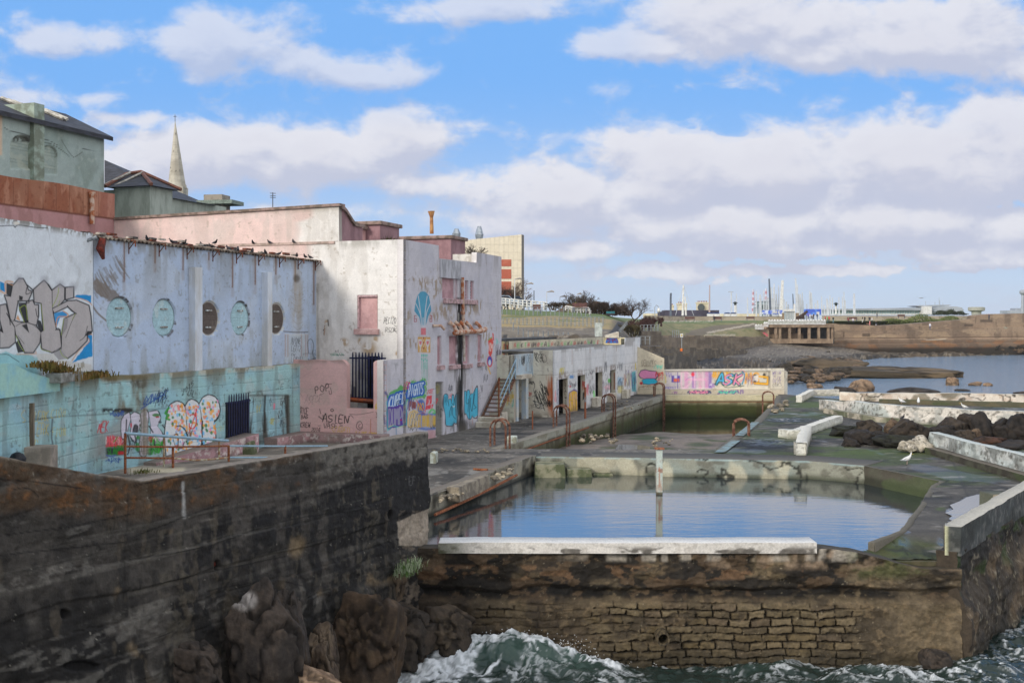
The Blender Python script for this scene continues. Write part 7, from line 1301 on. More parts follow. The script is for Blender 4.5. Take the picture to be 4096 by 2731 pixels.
fly=root('gull',D(3684,1192,260),'pale gull gliding over the long terminal roof','gull');c_=D(3684,1192,260);MB().tube([c_-Vector((.5,0,0)),c_,c_+Vector((.5,0,.02))],[.03,.14,.05],6).build('body',plain('gull_far',(170,172,178)),fly);MB().add([c_+Vector(t)for t in((-.3,-.2,0),(.2,-.2,.0),(1.0,-.4,.22),(-.2,.2,0),(.2,.2,0),(-1.2,.4,.2),(-.9,.5,.22))],[(0,1,2),(3,4,5,6)]).build('wings',plain('gull_far',(170,172,178)),fly)
first=None
PL='dark pigeon perched on the broken roof edge of the blue hall';R=random.Random(4)
for(x,y)in((1035,190),(1210,208),(1290,214),(1420,232),(1485,248),(1505,212),(1600,264),(1665,268),(1765,280),(1858,292),(1950,304),(2075,326),(2135,330),(2170,330),(1772,216),(1886,212),(2052,208)):
 px,py=tp((x,y),Z2);led=x in(1772,1886,2052)
 if led:t=hit(px,C0,-v);q_=C0-v*t-u*.1;z_=zat(py,q_.y)-.06;lab={1772:'leftmost of the three pigeons on the ledge of the pink wall',1886:'middle of the three pigeons on the ledge of the pink wall',2052:'rightmost of the three pigeons on the ledge of the pink wall'}[x]
 else:t=hit(px,K0,-u);q_=K0-u*t-v*.05;z_=max(11.35,zat(py,q_.y)-.08);lab=PL
 if first is None:first=bird('pigeon',(0,0,0),.30,0,DK,lab,'pigeon','pigeons on the bath house roofs',leg=.03,upright=.28);first.location=(q_.x,q_.y,z_);first.rotation_euler.z=R.uniform(-3,3)
 else:c_=copy_tree(first,(q_.x,q_.y,z_),lab);c_.rotation_euler.z=R.uniform(-3,3)
led_=MB();
for a in(4.6,):led_.hexa([Sq(17.0,0,12.06),Sq(3.5,0,12.06),Sq(3.5,.0,12.06+.001),Sq(17,.0,12.061),Sq(17.0,0,12.2),Sq(3.5,0,12.2),Sq(3.5,.02,12.2),Sq(17,.02,12.2)]);
mb=MB();mb.hexa([Sq(17.0,-.14,12.08),Sq(3.5,-.14,12.08),Sq(3.5,.05,12.08),Sq(17,.05,12.08),Sq(17.0,-.14,12.2),Sq(3.5,-.14,12.2),Sq(3.5,.05,12.2),Sq(17,.05,12.2)]);mb.build('ledge',plain('ledge_pink',(190,166,156),(150,134,122),3),bh_)
# ================================================================== shore, hillside and far promenade
cols=np.arange(1975,4300,4.0)
def prof(pts):a=np.array(pts,float);return np.stack([np.interp(cols,a[:,0],a[:,1]),np.interp(cols,a[:,0],a[:,2])],1)
ROWS=[prof(p)for p in([(1975,1460,91),(2500,1460,92),(2560,1520,97),(2660,1520,112),(3000,1540,145),(3140,1542,150),(3300,1480,196),(3500,1433,262),(4300,1413,304)],[(1975,1410,95),(2450,1400,96),(2560,1455,108),(2660,1475,130),(3000,1480,175),(3200,1470,195),(3500,1424,270),(4300,1408,305)],[(1975,1345,100),(2330,1345,101),(2430,1340,103),(2560,1400,120),(2700,1420,165),(3050,1425,220),(3300,1418,245),(3500,1412,276),(4300,1400,308)],
[(1975,1308,104),(2330,1310,106),(2440,1316,110),(2560,1360,132),(2700,1390,185),(2950,1395,235),(3060,1375,262),(3400,1360,300),(4300,1360,312)],[(1975,1258,116),(2360,1272,120),(2450,1280,128),(2560,1310,150),(2700,1325,215),(2900,1330,250),(3060,1310,272),(3400,1300,303),(4300,1290,314)],[(1975,1237,132),(2300,1249,136),(2420,1258,145),(2480,1275,160),(2600,1288,200),(2700,1287,260),(3060,1284,285),(3700,1284,306),(4300,1272,320)],
[(1975,1238,190),(2300,1250,200),(2480,1270,240),(2650,1283,300),(3700,1280,330),(4300,1270,380)],[(1975,1262,700),(2650,1280,900),(4300,1275,1100)])]
rr_=[];
for i in range(len(ROWS)-1):
 for t in np.linspace(0,1,16,endpoint=False):
  a,b=ROWS[i],ROWS[i+1];xyz=[]
  for k in(a,b):dd=k[:,1];xyz.append(np.stack([(cols-CX)/F*dd,dd,H-(k[:,0]-HY)/F*dd],1))
  rr_.append(xyz[0]*(1-t)+xyz[1]*t)
P=np.stack(rr_);nz_=(fbm(P[...,0]*.35,P[...,1]*.35,4,301)-.5);rowi=np.arange(len(P))[:,None]/16.
P[...,2]+=nz_*np.interp(rowi,[0,1,2,3,5,6],[1.6,1.6,.5,.3,.12,0]);rg_=1-abs(2*fbm(P[...,0]*.25,P[...,1]*.12,5,305)-1);P[...,2]+=(rg_-.7)*np.interp(rowi,[0,1.4,2.2],[2.2,2.0,0]);P[0,:,2]=-1.2
P[:16,:,2]=np.where(P[:16,:,2]<2,P[:16,:,2],P[:16,:,2])
sh=P.shape[:2];N=np.zeros((sh[0]*sh[1],3));N[:,2]=1;Pf=P.reshape(-1,3);hs=Sheet(Pf,N,Pf[:,0].copy(),Pf[:,1].copy(),sh,(96,86,72));ri=np.repeat(rowi,sh[1],1).ravel()
A,B=hs.A,hs.B;n1=hs.n(.12,.12,4,310);n2=hs.n(.5,.4,5,311);n3=hs.n(2,1.2,4,312)
GRE,DRY,STO,DRK=(84,104,52),(150,132,92),(104,98,88),(44,40,34)
hs.mixc((1-ss(ri,1.5,2.2))*.92,DRK);hs.mixc((1-ss(ri,1.6,2.4))*ss(hs.n(.15,.5,5,318),.5,.58)*.6,(92,80,64));hs.mixc(ss(ri,1.9,2.3)*(1-ss(ri,2.9,3.3))*ss(hs.U,2480,2560)*.7,(108,92,76));hs.mixc((1-ss(ri,.9,1.5))*ss(n2,.56,.66)*.8,(120,106,86));hs.mixc(ss(ri,1.6,2.0)*.7,STO);hs.mixc(ss(n2,.5,.62)*.6,(66,58,48));hs.mixc(ss(n3,.6,.7)*.5,(150,140,124))
lft=1-ss(hs.U,2430,2480);mid=ss(hs.U,2480,2560)*(1-ss(hs.U,3000,3100));hs.mixc(lft*ss(ri,2.9,3.05)*.95,DRY);hs.mixc(lft*ss(ri,3.0,4)*ss(n2,.42,.58)*.85,(98,104,56));hs.mixc(lft*ss(ri,4.0,4.3)*.9,GRE);hs.mixc(ss(ri,4.1,4.5)*.9,(92,106,58));hs.mixc(mid*ss(ri,3.2,3.6)*.85,(132,122,80));hs.mixc(mid*ss(ri,3.3,4)*ss(n2,.4,.55)*.8,(92,98,52))
hs.mixc(ss(ri,4.7,5)*mid*.7,(78,104,50));hs.T=Y3
hs.poly([(620,800),(900,740),(1400,710),(1400,760),(1000,800),(700,870),(600,880)],(104,92,76),.85,2);hs.poly([(560,830),(640,820),(700,870),(560,960)],(100,88,72),.8,2)
for i in range(70):x=820+i*8;hs.mixc(hs.ell(x,820-i*1.5+(i*7%13),7,9,.3)*.7,(176,164,144))
for i in range(40):x=790+i*9;hs.mixc(hs.ell(x,860-(i*5%11),5,10,.3)*.7,(170,158,138))
hs.mixc(hs.box(880,880,1160,980,6)*ss(n3,.5,.6)*.7,(160,146,120));hs.poly([(740,1010),(1140,1000),(1280,1000),(1280,1090),(740,1090)],(74,66,56),.7,3);hs.stroke([(860,1090),(1140,1100)],8,(176,164,144),.8);hs.poly([(430,1160),(850,1100),(1000,1105),(1020,1160),(600,1190)],(58,58,60),.8,4);hs.poly([(460,1190),(560,1180),(830,1250),(560,1250)],(170,160,144),.8,4,10)
for i in range(60):R=random.Random(i);hs.mixc(hs.ell(300+R.random()*600,690+(R.random()-.5)*8,8,4,.3)*.7,(186,176,160))
hs.T=Y2;hs.mixc(ss(ri,2.0,2.2)*(1-ss(ri,2.85,3))*lft*.9,(112,104,92));rw_=(ri*9)%1;hs.mixc((1-ss(rw_,0,.18))*(ri>2)*(ri<3)*lft*.7,(70,64,56));cx2=(A*1.1+np.floor(ri*9)*.5)%1;hs.mixc((1-ss(cx2,0,.12))*(ri>2)*(ri<3)*lft*.6,(70,64,56));hs.mixc(lft*(ri>2)*(ri<3)*ss(n3,.6,.7)*.5,(140,130,112))
hs.poly([(1460,800),(1530,700),(1600,705),(1540,820),(1420,835)],(54,54,58),.9,1.5);hs.poly([(180,850),(235,845),(225,910),(180,910)],(34,32,30),.85,2)
hs.build('hillside',M_deck,kind='structure')
# rocky shore in the middle distance, reef and single sea rocks
SR='rocks along the far shore';R=random.Random(31)
proto=rock('shore_rock',D(3180,1500,165),(1,.9,.6),120,[(112,92,72),(74,62,50),(140,120,98)],'brown boulder in the rocky shore right of the mural wall','rock',SR,14,.4,.6)
proto2=rock('shore_rock',D(3230,1520,160),(1.1,.8,.7),121,[(60,52,42),(36,34,28),(84,74,58)],'dark weedy boulder in the rocky shore right of the mural wall','rock',SR,14,.4,.6)
protos2=(proto,proto2);
def put(o,px,py,dd,s_,lab=None):
 p_=D(px,py,dd);o.location=(p_.x,p_.y,p_.z-s_*.1);o.scale=(s_,s_*.9,s_*R.uniform(.6,.95));o.rotation_euler.z=R.uniform(0,6.28)
 if lab:o['label']=lab
for o,(a,b,c)in((proto,(3180,1500,160)),(proto2,(3225,1525,156))):put(o,a,b,c,1.3)
for i in range(72):
 px=R.uniform(3135,3440);py=R.uniform(1478,1535)-max(0,(px-3250))*.12;dd=min(270,37380/max(120,py-HY+6));k=R.random()<.55;o=protos2[0 if k else 1].copy();COL.objects.link(o);put(o,px,py,dd,R.uniform(.5,1.7)*(1.5 if py<1490 else 1),'brown boulder in the rocky shore right of the mural wall' if k else 'dark weedy boulder in the rocky shore right of the mural wall')
for i in range(70):
 px=R.uniform(2640,3330);py=R.uniform(1432,1492);dd=min(262,37380/max(120,py-HY+4));o=protos2[1 if R.random()<.8 else 0].copy();COL.objects.link(o);put(o,px,py+2,dd,R.uniform(.6,1.8),'dark boulder on the weedy shore behind the mural wall')
for i in range(90):
 px=R.uniform(3280,4120);py=R.uniform(1402,1424)-(px-3280)*.012;o=protos2[i%2].copy();COL.objects.link(o);dd=290+(px-3280)*.012;put(o,px,py,dd-8,R.uniform(.8,2.0),('brown' if i%2==0 else 'dark weedy')+' boulder in the line of rocks at the foot of the far promenade')
rock('reef',D(3560,1500,172),(11.5,3.4,1.5),130,[(104,88,66),(44,40,30),(84,70,50)],'long low brown reef reaching into the bay below the promenade','reef',None,60,.5,.1)
rock('reef',D(3310,1480,185),(7.5,3.5,2.2),131,[(88,76,60),(40,38,30),(120,104,82)],'dark weed covered rock mass joining the reef to the shore','reef',None,50,.6,.2)
for px,py,rx,rz,cc,sd,lab in((3805,1535,1.0,.95,TAN,1,'upright brown rock standing alone in the bay'),(3898,1540,1.2,.55,TAN,2,'flattish brown rock right of the upright one in the bay'),(3950,1542,.7,.4,TAN,3,'smallest brown rock of the three in a row in the bay'),(3850,1562,1.0,.3,GR_,4,'black rock barely above the water below the three brown ones'),(3655,1568,3.2,.75,GR_,5,'long dark weedy rock just beyond the farthest white wall'),(3435,1562,2.0,1.5,TAN,6,'pale brown pointed rock pile beyond the far white wall'),(3370,1572,1.6,.9,GR_,7,'dark rock left of the pale pointed pile'),(4085,1574,1.2,.35,GR_,8,'black rock at the right edge of the bay'),(3260,1550,1.3,.7,TAN,9,'light brown rock in the surf right of the mural wall end')):
 dd=37380/(py-HY);rock('sea_rock',D(px,py,min(dd,150)),(rx,rx*.8,rz),140+sd,cc,lab,'rock','single rocks in the bay',20,.45,.6)
 # ---- far promenade wall
def ptopf(px):return np.interp(px,[3055,3070,3345,3350,3520,3640,3700,3900,3905,3960,4300],[1345,1296,1294,1296,1302,1296,1290,1276,1262,1256,1250])
pA,pB_=(D(3055,1300,268),D(4290,1300,300));L_=(pB_-pA).length
def pz(a):px_=CX+F*(pA.x+(pB_.x-pA.x)*a/L_)/(pA.y+(pB_.y-pA.y)*a/L_);return zat(ptopf(px_),pA.y+(pB_.y-pA.y)*a/L_)
pw=wall([(pA.x,pA.y),(pB_.x,pB_.y)],-.5,pz,.22,.11,(146,124,102),1);A,B=pw.A,pw.B;n1=pw.n(.08,.3,4,320);n2=pw.n(.3,.8,5,321);n3=pw.n(1,1.5,4,322);n4=pw.n(.5,.1,4,323)
pw.mixc(ss(n1,.48,.6)*.5,(116,100,84));pw.mixc(ss(n4,.52,.66)*.5,(92,78,66));pw.mixc(ss(n2,.56,.66)*.5,(176,152,122));pw.mixc((1-ss(B,3.6,4.2))*.55,(92,74,60));pw.mixc((1-ss(B,3.4,4.2))*ss(n2,.52,.62)*.6,(138,96,62));pw.mixc((1-ss(B,1.6,2.6))*.9,(40,37,30));pw.mixc((1-ss(abs(B-4.4-.004*A),.05,.18))*.6,(80,68,58));pw.mixc((1-ss(abs(B-5.7-.02*A),.05,.2))*.5,(90,76,64))
stp=(B<4.3)*.9+(B<3.0)*.5;pw.h+=stp+(B<5.7+.02*A)*.6;pw.T=Y4
pw.mixc(pw.box(595,825,680,845,3)*.6,(190,166,136));pw.stroke([(1120,885),(1340,872)],8,(196,184,164),.8);pw.mixc(pw.box(1060,890,1240,905,3)*.6,(160,110,60));pw.mixc(pw.ell(2055,745,18,12,.3)*.5,(120,160,150));pw.mixc(pw.box(1800,700,2260,800,12)*.3,(176,152,124))
for x0,y0,x1,y1 in((200,780,215,850),(420,808,510,845),(1600,700,1700,730),(1725,610,1735,690),(1780,650,1920,680)):pw.mixc(pw.box(x0,y0,x1,y1,2)*.7,(64,54,46))
for i in range(60):x=650+i*26;pw.mixc(pw.ell(x,745+(i*53%100)-i*.5,5,4,.3)*.7,(50,42,36))
pr3=root('promenade_wall',((pA.x+pB_.x)/2,284,-.5),'long stepped tan concrete promenade wall along the far shore','promenade wall');pw.build('wall_face',M_rock,pr3,thick=3)
# terraced concrete walls stepping down the shore left of the shelter
for i,(pts,y0,y1,c,lab)in enumerate(((((2600,150),(2735,190),(3072,262)),(1350,1346,1352),(1388,1394,1392),(126,112,94),'long brown terrace wall below the dry grass left of the shelter'),(((2560,112),(2700,150),(2990,222)),(1392,1396,1402),(1424,1424,1424),(104,94,80),'lower dark terrace wall behind the warning sign'),(((2560,100),(2640,112),(2790,140)),(1412,1420,1428),(1450,1455,1455),(90,82,71),'lowest blackened terrace wall behind the cream gable wall'))):
 q_=[D(px,1300,dd)for px,dd in pts];L2_=[0]
 for a,b in zip(q_,q_[1:]):L2_.append(L2_[-1]+(b-a).xy.length)
 zs1=[zat(y,p[1])for y,p in zip(y0,pts)];zs0=[zat(y,p[1])-.6 for y,p in zip(y1,pts)]
 w_=wall([(p.x,p.y)for p in q_],lambda a:float(np.interp(a,L2_,zs0)),lambda a:float(np.interp(a,L2_,zs1))+.25*math.floor(a/7%2),.2,.12,c,1);w_.mixc(ss(w_.n(.15,.8,5,3),.48,.6)*.45,tuple(x*.7 for x in c));w_.mixc(ss(w_.n(.5,1.4,5,4),.58,.64)*.4,(150,136,114));w_.mixc((1-ss(abs(w_.A%7-3.5),0,.12))*.5,(56,50,44));w_.h+=(w_.n(.1,.5,4,5)-.5)*.3;w_.build('terrace_wall',M_rock,thick=1.5,capcol=tuple(x*.8 for x in c),label=lab,cat='wall')
 # shelter with columns
sd_=266.0;Zx=lambda x:tp((x,0),ZE)[0]if 0 else ZEc(x)
ZE=(4.704,2850,1100)
def ep(x,y,d_=sd_):a_,b_=tp((x,y),ZE);return D(a_,b_,d_)
def ebox(mb,x0,y0,x1,y1,d0,dep):a_,b_=ep(x0,y0,d0),ep(x1,y1,d0);mb.box(((a_.x+b_.x)/2,d0+dep/2,(a_.z+b_.z)/2),(b_.x-a_.x,dep,a_.z-b_.z));return mb
M_tan=plain('tan_concrete',(150,130,108),(120,102,84),.6,.9,bump=.3)
bs=root('seaside_shelter',ep(1680,1280),'concrete shelter with square columns and dark openings below the white balustrade','shelter')
ebox(MB(),1075,925,2290,985,sd_-.2,6).build('roof_slab',M_tan,bs);ebox(MB(),1090,1200,2270,1285,sd_,4).build('parapet',M_tan,bs);ebox(MB(),1080,970,2290,1290,sd_+5,.5).build('back_wall',plain('shelter_dark',(70,66,62),(46,44,42),.8),bs)
for x in(1195,1272,1455,1637,1822,2003,2183,2255):ebox(MB(),x-22,985,x+22,1200,sd_+.05,.7).build('column',M_tan,bs)
g_=wall([(ep(810,0).x,sd_+1),(ep(1085,0).x,sd_+1)],ep(0,1300).z,ep(0,1010).z,.12,.12,(150,132,112),1);g_.T=ZE;g_.mixc(ss(g_.n(.5,.5,4,3),.5,.6)*.5,(110,96,80));g_.scribble(825,1085,210,90,(190,90,100),22,10,3,.8);g_.build('tagged_side',M_rock,bs,thick=1)
wb=root('balustrade',ep(1600,920,sd_-.1),'long low white balustrade with rounded knobs above the shelter','balustrade');M_wht=plain('white_paint',(226,226,224),(196,194,190),2,.6,bump=0)
def balu(x0,x1,y0,y1,sp):
 ebox(MB(),x0,y0+12,x1,y0+22,sd_-.3,.4).build('top_rail',M_wht,wb);ebox(MB(),x0,y1-6,x1,y1,sd_-.3,.4).build('bottom_rail',M_wht,wb);mb=MB();x=x0
 while x<x1:ebox(mb,x,y0+22,x+6,y1-6,sd_-.2,.15);x+=13
 mb.build('balusters',M_wht,wb);mb=MB();x=x0+20
 while x<x1:p_=ep(x,y0+12,sd_-.1);mb.lathe(tuple(p_),[(.26,0),(.26,.12),(.12,.28)],8);x+=sp
 mb.build('knobs',M_wht,wb)
balu(1050,2130,845,930,52);balu(965,1050,890,972,40);balu(800,965,935,1022,50)
# boundary stone wall of the park
def lowwall(pts,y0,label,c=(170,158,140)):
 p=[D(px,1270,dd)for px,dd in pts];w_=wall([(q.x,q.y)for q in p],lambda a:8.5,lambda a:zat(y0,300),.25,.12,c,1);w_.mixc(ss(w_.n(.5,.8,4,3),.5,.62)*.5,tuple(x*.75 for x in c));w_.mixc((1-ss((w_.B/.35)%1,0,.2))*.3,(110,100,88));w_.mixc(ss(w_.B,zat(y0,300)-.2,zat(y0,300)-.1)*.6,(120,108,96));return w_.build('boundary_wall',M_rock,thick=.4,label=label,cat='wall')
lowwall([(2580,270),(2750,300),(3133,306)],1265,'left stretch of pale stone park wall before the harbour');lowwall([(3290,306),(3900,312)],1262,'right stretch of pale stone park wall below the long terminal')
for px in(3135,3189):a_=D(px,1285,304);mb=MB();mb.box((a_.x,a_.y,zat(1268,304)),(.75,.75,2.2));mb.box((a_.x,a_.y,zat(1255,304)+.12),(.95,.95,.22));mb.build('gate_pier',M_tan,label=('left' if px<3150 else 'right')+' square stone gate pier beside the white kiosk',cat='gate pier')
kr=root('kiosk',ep(1460,860,296),'small white glazed kiosk with flat roof between the gate piers','kiosk');ebox(MB(),1385,690,1530,850,296,2).build('glass_body',plain('kiosk_glass',(190,200,204),(160,172,178),4,.3),kr);ebox(MB(),1370,640,1560,685,295.5,3).build('roof',M_wht,kr);ebox(MB(),1532,545,1560,860,295.8,.6).build('pillar',M_wht,kr)
for x in(1385,1410,1440,1470,1500):ebox(MB(),x,688,x+7,860,295.8,.1).build('mullion',M_wht,kr)
cn=root('cannon',ep(1680,830,292),'dark rusty cannon on its carriage pointing up beside the kiosk','cannon');M_cn=plain('cannon_iron',(70,52,44),(50,40,36),3,.7);MB().tube([ep(1640,800,292),ep(1700,750,292),ep(1785,682,292)],[.55,.42,.3],10).build('barrel',M_cn,cn)
a_=ep(1580,820,292);MB().hexa([ep(x,y,d_)for d_ in(291.6,)for x,y in((1565,830),(1740,830))]+[ep(1740,830,292.5),ep(1565,830,292.5)]+[ep(1575,780,291.6),ep(1730,755,291.6),ep(1730,755,292.5),ep(1575,780,292.5)]).build('carriage',M_cn,cn)
# ---- harbour skyline
def fbx(name,T,x0,y0,x1,y1,dd,dep,mat,parent=None,**kw):
 a_,b_=D(*tp((x0,y0),T),dd),D(*tp((x1,y1),T),dd);mb=MB();mb.box(((a_.x+b_.x)/2,dd+dep/2,(a_.z+b_.z)/2),(b_.x-a_.x,dep,a_.z-b_.z));return mb.build(name,mat,parent,**kw)
M_dk=plain('dark_slate_far',(78,74,90),(66,62,76),.3,.8,bump=0);M_cr=plain('cream_far',(222,212,184),(206,194,166),.4,.8,bump=0);M_gl=plain('glass_far',(168,196,196),(146,174,176),.4,.3,bump=0);M_gr=plain('grey_far',(164,170,178),(146,152,160),.2,.6,bump=0)
hb=root('slate_roofed_house',D(2750,1262,340),'long dark slate roof with cream chimneys showing over the park wall','building')
fbx('roof',Y3,325,560,960,650,340,8,M_dk,hb);fbx('roof',Y3,265,578,326,650,341,6,M_dk,hb)
for x0,y0,x1 in((398,500,428),(472,478,582),(702,466,836)):
 c_=fbx('chimney_stack',Y3,x0,y0,x1,560,341,2,M_cr,hb);fbx('cornice',Y3,x0-4,y0,x1+4,y0+14,340.7,2.6,M_cr,c_)
 for k in range(int((x1-x0)/20)):fbx('chimney_pot',Y3,x0+8+k*20,y0-16,x0+16+k*20,y0,342,.5,plain('pot_red',(150,84,66)),c_)
a_=D(*tp((748,528),Y3),340.6);mb=MB();mb.tube([a_,a_-Vector((0,.2,0))],1.1,14);mb.build('round_vent',plain('vent_dark',(90,96,96)),hb)
fbx('low_house',Y3,100,598,262,640,350,8,M_cr,label='low cream building at the left of the long slate roof',cat='building')
for i,(x0,x1)in enumerate(((830,896),(900,970),(1028,1096),(1100,1168))):
 k_=root('event_stall',D(*tp(((x0+x1)/2,628),Y3),315),'white stall with a blue roof, number %s along the park wall'%('one','two','three','four')[i],'stall','blue roofed white stalls');k_['label']=('leftmost of the four','second from left of the four','third from left of the four','rightmost of the four')[i]+' white stalls with blue roofs'
 fbx('panel',Y3,x0,603,x1,632,315,2,M_wht,k_);p0,p1,p2,p3=(D(*tp(q_,Y3),315)for q_ in((x0,603),(x1,603),(x1-15,588),(x0+15,588)));mb=MB();mb.hexa([p0,p1,p1+Vector((0,2,0)),p0+Vector((0,2,0)),p3,p2,p2+Vector((0,2,0)),p3+Vector((0,2,0))]);mb.build('roof',plain('navy_roof',(40,66,120)),k_)
fbx('harbour_shed',ZE,140,728,880,790,420,10,M_cr,label='very long low cream harbour shed behind the lamp posts',cat='building')
og=root('harbour_office',ep(1070,760,430),'grey green glazed harbour office block with flat roof wings among the masts','building')
fbx('tower',ZE,965,490,1185,770,430,14,plain('office_far',(150,168,168),(128,146,148),.3,.4),og);fbx('roof_edge',ZE,958,484,1195,498,429,15,M_gr,og);fbx('canopy',ZE,858,548,1282,560,428,12,M_gr,og)
for x in(875,920,1000,1040,1080,1130,1165,1220,1262):fbx('column',ZE,x,560,x+7,770,428,1,M_gr,og)
fbx('lower_block',ZE,870,600,1270,760,434,10,plain('office_low',(180,190,196)),og)
bn=root('event_banner',ep(1500,760,360),'long blue and white printed banner fence in front of the masts','banner')
fbx('banner_left',ZE,935,660,1530,735,360,.3,plain('blue_print',(84,112,206),(206,214,232),.9,.6,bump=0,lo=.5,hi=.53),bn);fbx('banner_right',ZE,1720,640,2045,750,360,.3,plain('blue_print2',(96,142,222),(70,100,200),.35,.6,bump=0,lo=.5,hi=.53),bn);fbx('printed_letters',ZE,1960,690,2010,750,359.8,.1,M_wht,bn)
for i,x in enumerate((1130,1165,1195,1235,1320,1400,1455,1490)):fbx('printed_letter',ZE,x,672,x+22,720,359.8,.1,M_wht,bn)
tm=root('ferry_terminal',D(3560,1258,450),'long low ferry terminal with curved grey roof and glazed front','building')
fbx('glass_front',Y4,-110,540,1180,588,450,12,M_gl,tm);fbx('base_band',Y4,-110,584,1240,597,449,14,M_wht,tm)
for i in range(44):x=-100+i*29;fbx('mullion',Y4,x,540,x+4,588,449.7,.2,M_wht,tm)
for nm,pts in(('long_roof',[(-120,545),(-120,532),(1060,514),(1150,514),(1150,545)]),('upper_canopy',[(1040,495),(1090,486),(1430,481),(1452,486),(1420,497),(1120,505)]),('curved_roof',[(1220,545),(1230,512),(1350,502),(1500,500),(1570,512),(1600,545),(1520,560),(1240,560)])):
 mb=MB();q_=[D(*tp(p,Y4),448)for p in pts];mb.wprism((0,448),(1,0),(0,-1),[(p.x,p.z)for p in q_],-14 if nm!='upper_canopy' else-10,0);mb.build(nm,M_gr,tm)
fbx('white_tower',Y4,1132,500,1230,588,446,8,M_wht,tm);fbx('right_hall',Y4,1228,530,1590,580,449,8,plain('hall_far',(186,196,200)),tm)
for i,(x,y0)in enumerate(((1160,440),(1265,448),(1312,400),(1320,430),(1355,460))):fbx('roof_antenna',Y4,x,y0,x+3,486,447,.2,M_gr,tm)
rt=root('radar_platform',D(*tp((1740,580),Y4),400),'round flat concrete platform on a stub at the end of the pier','platform');c_=D(*tp((1738,560),Y4),400);MB().lathe(tuple(c_),[(1.6,-2),(1.7,0),(2.9,.4),(2.9,1.5),(2.2,1.7)],24).build('disc',plain('plat_far',(176,176,164)),rt)
# far ship superstructure at the right edge
sp=root('ship_mast',D(4080,1255,500),'pale lattice ship mast with round top at the right edge of the picture','ship');MB().tube([D(*tp((2262,580),Y4),500),D(*tp((2266,345),Y4),500)],[.8,.5],6).build('mast',M_gr,sp);c_=D(*tp((2268,348),Y4),500);MB().lathe(tuple(c_),[(.5,-1.0),(1.5,0),(1.4,1.0),(.5,1.6)],14).build('dome',M_gr,sp);fbx('hull_top',Y4,2095,545,2281,580,500,8,M_gr,sp);fbx('deck_house',Y4,2190,520,2281,545,502,6,M_gr,sp)
# masts, lamp posts, chimneys
def stick(name,pts,dd,r,mat,label,cat,group,cone=.6,n=5):
 q_=[D(a,b,dd)for a,b in pts];q_[0]=q_[0]-Vector((0,0,2));mb=MB();mb.tube(q_,[r,r*cone]if len(q_)==2 else[r]*len(q_),n);return mb.build(name,mat,label=label,cat=cat,group=group)
M_ms=plain('mast_alu',(206,210,216),(190,194,200),.5,.5,bump=0);M_md=plain('mast_dark',(96,106,120),(84,92,106),.5,.5,bump=0)
BM='boat masts in the harbour';LM='slender pale boat mast rising over the park wall in the harbour'
for i,(x,y)in enumerate(((822,300),(905,365),(890,370),(965,290),(1045,420),(1098,230),(1148,230),(1160,165),(1200,360),(1246,190),(1345,455),(1390,500),(1600,180),(1622,360),(1652,360),(1690,325),(1832,300),(1858,330),(1775,545),(1935,530),(1975,480),(2055,400),(2150,450),(2165,470),(2210,385),(2255,430),(2100,560),(1430,550),(1700,480),(1130,440),(1010,420))):
 a_,b_=tp((x,y),ZE);stick('boat_mast',[(a_+(i%3-1)*2+3,1262),(a_,b_)],400,.30+.08*(i%3),M_ms,LM,'mast',BM)
for x,y in((35,410),(68,375),(97,400),(170,395),(210,390),(228,335),(242,430)):a_,b_=tp((x,y),Y4);stick('boat_mast',[(a_+2,1258),(a_,b_)],400,.3,M_ms,LM,'mast',BM)
for x,y,x2,lab,m_,r_ in((1067,70,1100,'dark leaning mast, the tallest one near the office block',M_md,.5),(1320,100,1285,'thickest bright white leaning mast right of the office block',M_wht,.8),(1563,60,1610,'tallest pale leaning mast left of the cannon',M_ms,.5),(1512,355,1535,'thin dark mast just above the kiosk',M_md,.3)):a_,b_=tp((x,y),ZE);stick('boat_mast',[(tp((x2,0),ZE)[0],1262),(a_,b_)],395,r_,m_,lab,'mast',BM)
for px,y in((3013,1157),(3064,1153)):
 r_=root('power_station_chimney',D(px,1255,3000),('left' if px<3030 else 'right')+' tall red and white striped chimney on the horizon','chimney');yb=1255;nseg=9
 for k in range(nseg):y0=yb+(y-yb)*k/nseg;y1=yb+(y-yb)*(k+1)/nseg;w0=4.2-1.6*k/nseg;MB().tube([D(px,y0,3000),D(px,y1,3000)],[w0,w0-.17],12).build('band',plain('chim_red',(196,120,124),bump=0)if k%2 else plain('chim_white',(214,214,222),bump=0),r_)
sb_=root('sailing_boat',D(2733,1262,330),'mast and stays of a sailing boat before the slate roof','boat');MB().tube([D(2731,1262,330),D(2734,1140,330)],[.4,.25],6).build('mast',M_wht,sb_);MB().tube([D(2744,1262,330),D(2741,1186,330)],[.3,.2],6).build('second_mast',M_wht,sb_)
for a in((2702,1262),(2775,1262)):MB().tube([D(*a,330),D(2734,1142,330)],.06,4).build('stay',M_ms,sb_)
LP_='lamp posts along the shore road'
def lamp(px,yb,yt,dd,arm,label,mat=M_ms,r=.07):
 r_=root('street_lamp',D(px,yb,dd),label,'street lamp',LP_);b,t=D(px,yb,dd)-Vector((0,0,.5)),D(px,yt,dd);MB().tube([b,t],[r,r*.7],6).build('pole',mat,r_)
 if arm:MB().tube([t,t+Vector((arm*.7,0,.12)),t+Vector((arm,0,.02))],[r*.8,r*2,r*1.4],6).build('lantern',plain('lantern',(176,168,160)),r_)
lamp(2059,1197,1117,140,.9,'tallest street lamp in front of the library brick panels');lamp(2104,1198,1136,150,1.0,'street lamp right of the library edge with a warm lantern');lamp(2187,1222,1168,150,1.0,'middle street lamp over the grassy slope');lamp(2240,1236,1187,160,1.0,'street lamp at the left end of the bare bushes')
